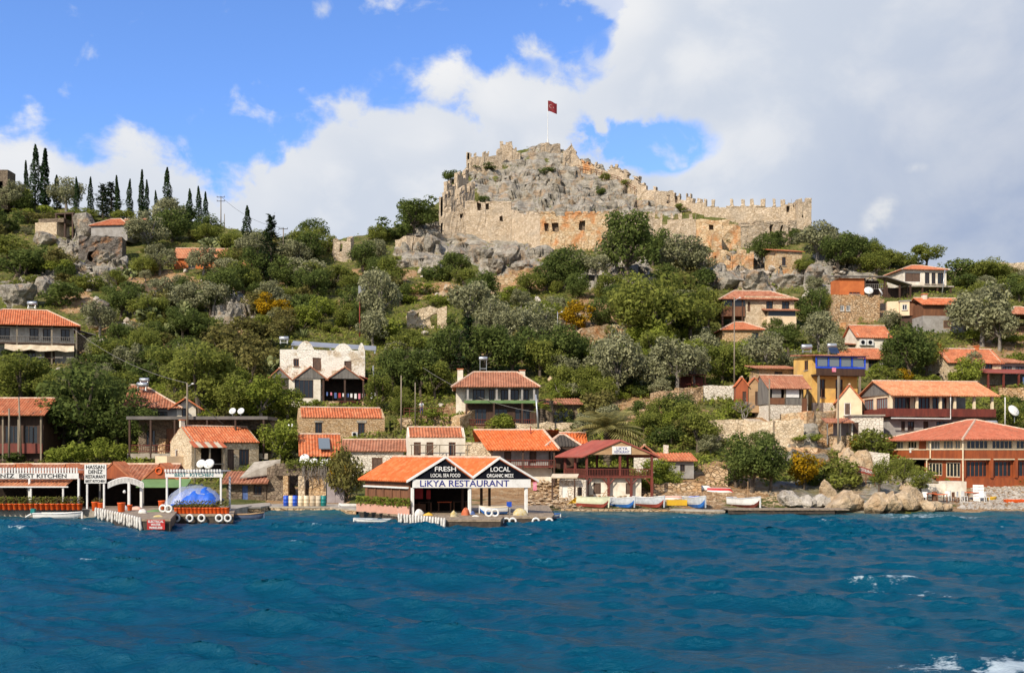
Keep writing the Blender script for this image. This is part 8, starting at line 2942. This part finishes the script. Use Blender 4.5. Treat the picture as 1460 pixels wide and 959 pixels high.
MAN = '''o 95 296 46 1.2;g 22 300 42 1.3;q 12 330 40 1.3;b 118 318 26 1.4;k 60 312 24 1.6;l 100 322 22 1.5;b 176 318 22 1.5;o 238 330 54 1.1;q 258 318 30 1.2;o 210 360 60 1.15;o 228 392 46 1.1;g 205 396 34 1.2;s 40 318 20 2;s 80 322 20 2;q 30 392 44 1.4;q 62 380 34 1.5;b 12 368 36 1.4;k 90 392 28 1.5;q 90 436 38 1.4;b 45 412 26 1.6;b 128 414 26 1.6;s 100 408 20 2;x 178 398 24 1.2;x 215 392 22 1.2;x 190 436 26 1.3;x 232 432 26 1.2;x 210 462 30 1.3;x 240 470 30 1.2;x 165 450 22 1.2;x 300 430 28 1;x 318 392 24 1;q 190 424 26 1.5;b 205 448 26 1.5;
o 290 392 44 1.2;o 322 400 36 1.2;d 262 430 40 1.2;d 320 428 50 1.3;d 345 420 44 1.2;g 300 350 34 1.4;g 330 362 34 1.3;q 350 372 30 1.5;o 360 376 44 1.2;g 375 352 26 1.4;d 446 342 34 1.4;q 420 352 24 1.6;b 465 358 26 1.4;o 440 376 30 1.3;g 450 414 42 1.4;b 480 402 30 1.4;q 425 410 34 1.4;d 300 448 40 1.2;d 260 484 50 1.1;q 295 480 34 1.3;y 385 456 40 1.3;y 412 462 26 1.4;b 380 470 26 1.3;q 440 452 40 1.2;k 462 446 30 1.4;k 430 470 24 1.5;v 432 482 18 1;
d 20 520 30 1.4;g 30 575 74 1.25;g 75 578 52 1.2;g -8 560 60 1.1;d 115 642 128 1.05;d 165 640 104 .95;d 205 640 60 1;d 90 640 90 .9;k 102 664 46 1.2;q 18 660 20 2;k 150 660 44 1;g 285 592 112 1.0;g 250 560 74 1.1;l 320 576 62 1.2;g 335 602 70 1;l 372 604 78 1.1;l 410 600 52 1;s 320 520 64 1.1;s 350 500 56 1.2;s 380 500 44 1.2;s 355 550 66 1;s 390 530 40 1;d 215 530 40 1.3;b 205 500 40 1.3;q 170 520 50 1.2;q 140 540 44 1.3;b 175 560 40 1.3;s 180 500 34 1.4;q 205 545 40 1.2;g 218 486 30 1.3;
l 400 660 66 1.05;l 372 650 40 1;s 490 716 92 .62;y 482 700 56 .6;k 447 582 16 1.5;
o 540 480 96 .72;o 532 496 60 .9;g 500 470 40 1.2;d 518 392 50 1.05;d 540 402 40 1.1;q 552 420 34 1.3;o 535 425 44 1.2;d 590 330 46 1.5;q 560 340 34 1.5;q 600 318 44 1.3;b 540 345 22 1.6;d 650 402 44 1.2;g 665 425 44 1.2;d 690 440 54 1.1;o 668 470 74 1;o 700 482 62 1;q 620 400 30 1.4;k 600 420 22 1.8;k 570 432 24 1.6;k 620 436 20 1.8;q 652 474 30 1.2;k 552 488 40 1.2;k 600 502 26 1.6;k 645 512 32 1.4;b 580 510 40 1.3;d 560 560 66 .9;d 600 566 72 .9;g 540 590 60 .8;d 640 530 70 1;p 668 540 90 1.2;d 690 540 78 1;d 730 540 82 1;g 620 570 60 1;k 610 606 30 1.4;k 640 604 28 1.3;l 625 560 30 1.2;s 660 562 24 1;k 718 612 28 1.3;q 590 560 60 .9;
o 735 505 68 1.1;o 768 500 72 1.1;d 805 412 66 1.15;d 780 415 44 1.2;o 820 405 52 1.1;o 850 400 40 1.1;g 755 420 34 1.4;k 730 430 26 1.7;y 822 474 48 1.15;d 855 468 48 1.0;d 895 402 104 .95;o 880 392 72 1;d 930 380 60 1;o 975 400 66 1.15;o 1000 396 48 1;q 1000 412 34 1.1;g 940 498 116 1.15;g 905 480 92 1;g 985 488 84 1;g 1010 470 60 .9;d 880 440 40 1.2;d 800 530 72 1.1;g 770 540 60 1.1;d 830 524 50 1.1;g 800 566 52 1;o 880 570 104 .8;o 855 545 60 .9;o 965 560 84 1.05;o 930 562 70 .9;o 990 552 60 1;o 1005 520 50 1;g 1030 545 60 1.2;k 1035 520 44 1.2;k 1060 545 44 1.1;k 900 500 20 2;k 960 500 18 2;
n 786 612 68 1;n 772 614 52 1;a 866 664 106 1.1;n 1124 514 32 1.1;g 920 628 44 1.1;g 945 612 50 1;q 940 634 36 1;g 975 622 56 1;g 995 645 62 1.1;l 985 620 36 1.2;l 938 694 46 1.1;l 958 696 30 1.2;l 928 700 28 1.2;o 1012 650 34 1.2;k 960 660 24 1.4;
d 1072 702 92 .98;d 1050 695 60 1.1;d 1098 700 70 1;d 1085 640 30 1.4;y 1146 694 52 1.15;q 1165 690 40 1;b 1195 696 50 1.1;s 1210 690 34 1.2;b 1185 660 24 1.3;k 1150 628 14 2.2;f 1253 708 58 .95;f 1288 702 56 1;f 1312 712 48 1.15;b 1246 646 40 1.25;k 1226 632 26 1.1;y 1222 640 16 1.4;z 1062 612 56 1.1;k 1050 596 34 .9;
d 1086 372 40 1.2;o 1165 378 62 1.15;d 1195 386 56 1.15;d 1222 380 44 1.1;o 1180 360 38 1.1;g 1145 392 26 1.2;g 1250 392 36 1.2;g 1268 384 32 1.1;b 1285 382 24 1.4;g 1320 382 38 1.35;q 1362 402 40 1.1;g 1405 406 40 1.6;b 1440 420 34 1.2;q 1380 412 24 1.6;q 1455 420 34 1.2;d 1160 470 62 .9;g 1182 452 36 1.2;o 1168 502 66 .95;o 1190 520 44 1;o 1090 540 68 1;o 1070 520 44 1.1;d 1120 500 40 1.5;o 1130 540 40 1.2;q 1100 470 20 1.4;o 1400 494 96 .95;o 1375 480 60 1;o 1425 500 66 .9;o 1385 540 40 1;d 1298 545 90 .9;g 1320 535 60 .9;d 1275 530 50 1;b 1262 552 30 1.5;y 1288 552 28 1.2;k 1320 550 24 1.3;l 1378 556 52 1;k 1350 562 24 1.2;k 1345 565 20 1.3;o 1268 470 30 1.2;k 1440 490 24 1.6;k 1455 520 24 1.4;g 1440 620 50 .9;q 1450 590 30 1;b 1235 386 26 1.5;s 1210 380 22 1.5;k 1200 372 20 1.5;g 862 258 12 1.5;b 895 268 14 1.5;q 855 276 12 1.2;q 690 242 9 4;q 645 252 14 1.3;q 780 248 12 1.6;q 690 290 12 1.4;b 970 300 12 1.3;b 900 330 14 1.2;q 1030 350 14 1.6;q 1120 348 22 1.6;q 1098 352 26 1.4;q 1140 345 22 1.4'''
for row in MAN.replace('\n', '').split(';'):
    q = row.split()
    if len(q) < 4:
        continue
    plant(q[0], float(q[1]), float(q[2]), float(q[3]), float(q[4]) if len(q) > 4 else 1.0)

# smaller shrubs filling the slope
fr = random.Random(31)
cnt = 0
placed = []
for _ in range(6000):
    px = fr.uniform(-20, 1480)
    sky = float(np.interp(px, SKY_X, SKY_Y))
    py = fr.uniform(sky + 8, 660)
    h = fr.uniform(10, 24) * (0.75 + 0.5 * (py - 300) / 350)
    if blocked(px - h * .6, py - h, px + h * .6, py):
        continue
    if any(abs(px - a) < 9 and abs(py - c) < 6 for a, c in placed):
        continue
    rk = max([0] + [1 - ((px - cx) / rx) ** 2 - ((py - cy) / ry) ** 2 for cx, cy, rx, ry in ROCKS])
    so = max([0] + [1 - ((px - cx) / rx) ** 2 - ((py - cy) / ry) ** 2 for cx, cy, rx, ry in SOIL])
    if rk > 0 and fr.random() < .8 + .2 * rk:
        continue
    if so > 0 and fr.random() < .6:
        continue
    placed.append((px, py))
    k = fr.choice('bbkkkqqsoog' if px > 420 else 'bbqqqkssoox')
    plant(k, px, py, h * (1.35 if k in 'og' else 1), fr.uniform(.95, 1.4))
    cnt += 1
    if cnt >= 290:
        break


# further small trees thickening the slope
cnt = 0
for _ in range(6000):
    px = fr.uniform(-20, 1480)
    sky = float(np.interp(px, SKY_X, SKY_Y))
    py = fr.uniform(sky + 16, 640)
    h = fr.uniform(26, 54) if (px < 480 or 500 < px < 1020) else fr.uniform(24, 40)
    if blocked(px - h * .55, py - h, px + h * .55, py) or any(abs(px - a) < 12 and abs(py - c) < 7 for a, c in placed[-cnt or len(placed):]):
        continue
    if 600 < px < 1010 and py < 395:
        continue
    rk = max([0] + [1 - ((px - cx) / rx) ** 2 - ((py - cy) / ry) ** 2 for cx, cy, rx, ry in ROCKS])
    so = max([0] + [1 - ((px - cx) / rx) ** 2 - ((py - cy) / ry) ** 2 for cx, cy, rx, ry in SOIL])
    if rk > .3 or (so > .1 and fr.random() < .85):
        continue
    placed.append((px, py))
    plant(fr.choice('ooogggddls' if px > 420 else 'oossgdddgsx'), px, py, h, fr.uniform(.95, 1.25))
    cnt += 1
    if cnt >= 175:
        break


# the slope goes on beyond both ends of the village
for i in range(90):
    px = fr.uniform(1500, 1760) if i % 3 else fr.uniform(-240, -40)
    sky = float(np.interp(px, SKY_X, SKY_Y))
    plant(fr.choice('oogdbkq'), px, fr.uniform(sky + 12, 680), fr.uniform(22, 56), fr.uniform(.95, 1.3))


# grass and low scrub as ground cover
def ground_cover():
    r = np.random.default_rng(99)
    n = 140000
    px = r.uniform(-240, 1760, n)
    sky = np.interp(px, SKY_X, SKY_Y)
    py = sky + (690 - sky) * r.uniform(0, 1, n) ** .8
    Y = np.interp(-py, -PY_C, Y_C) + r.uniform(-2, 2, n)
    X = (px - CX) * Y / F
    z, rock, soil, _, _ = hill(X, Y, True)
    nz = fbm(X / 4, Y / 4, 3, 111)
    keep = (r.random(n) > rock * .93) & (r.random(n) > soil * .82) & (nz > -.28) & (Y > 95)
    for poly, lev in PADS:
        q = np.array(poly)
        ins = np.ones(n, bool)
        for i in range(len(q)):
            a, c = q[i], q[(i + 1) % len(q)]
            ins &= ((c[0] - a[0]) * (Y - a[1]) - (c[1] - a[1]) * (X - a[0])) >= -.4
        keep &= ~ins
    X, Y, z, nz = X[keep], Y[keep], z[keep], nz[keep]
    sel = nz + r.normal(0, .18, len(X))
    for nm, mt, msk, lab in (('grass', 'leaf_bright', sel > .12, 'bright green grass and weeds carpeting the open slope'), ('undergrowth', 'leaf_mid', (sel <= .12) & (sel > -.1), 'low green undergrowth between the trees'), ('dry_grass', 'leaf_scrub', sel <= -.1, 'dry straw-green grass on the slope')):
        k = np.nonzero(msk)[0]
        k = np.repeat(k, 2)
        pts = np.stack([X[k] + r.normal(0, .25, len(k)), Y[k] + r.normal(0, .25, len(k)), z[k] + r.uniform(.05, .5, len(k))], -1)
        me = fast_leaves(nm, mt, pts, np.tile([0, -.4, .7], (len(k), 1)), .20, 5, .55, .2)
        o = link(nm, me)
        tag(o, lab, 'grass' if nm != 'undergrowth' else 'undergrowth')
        kind(o, 'stuff')


ground_cover()
build_hill()
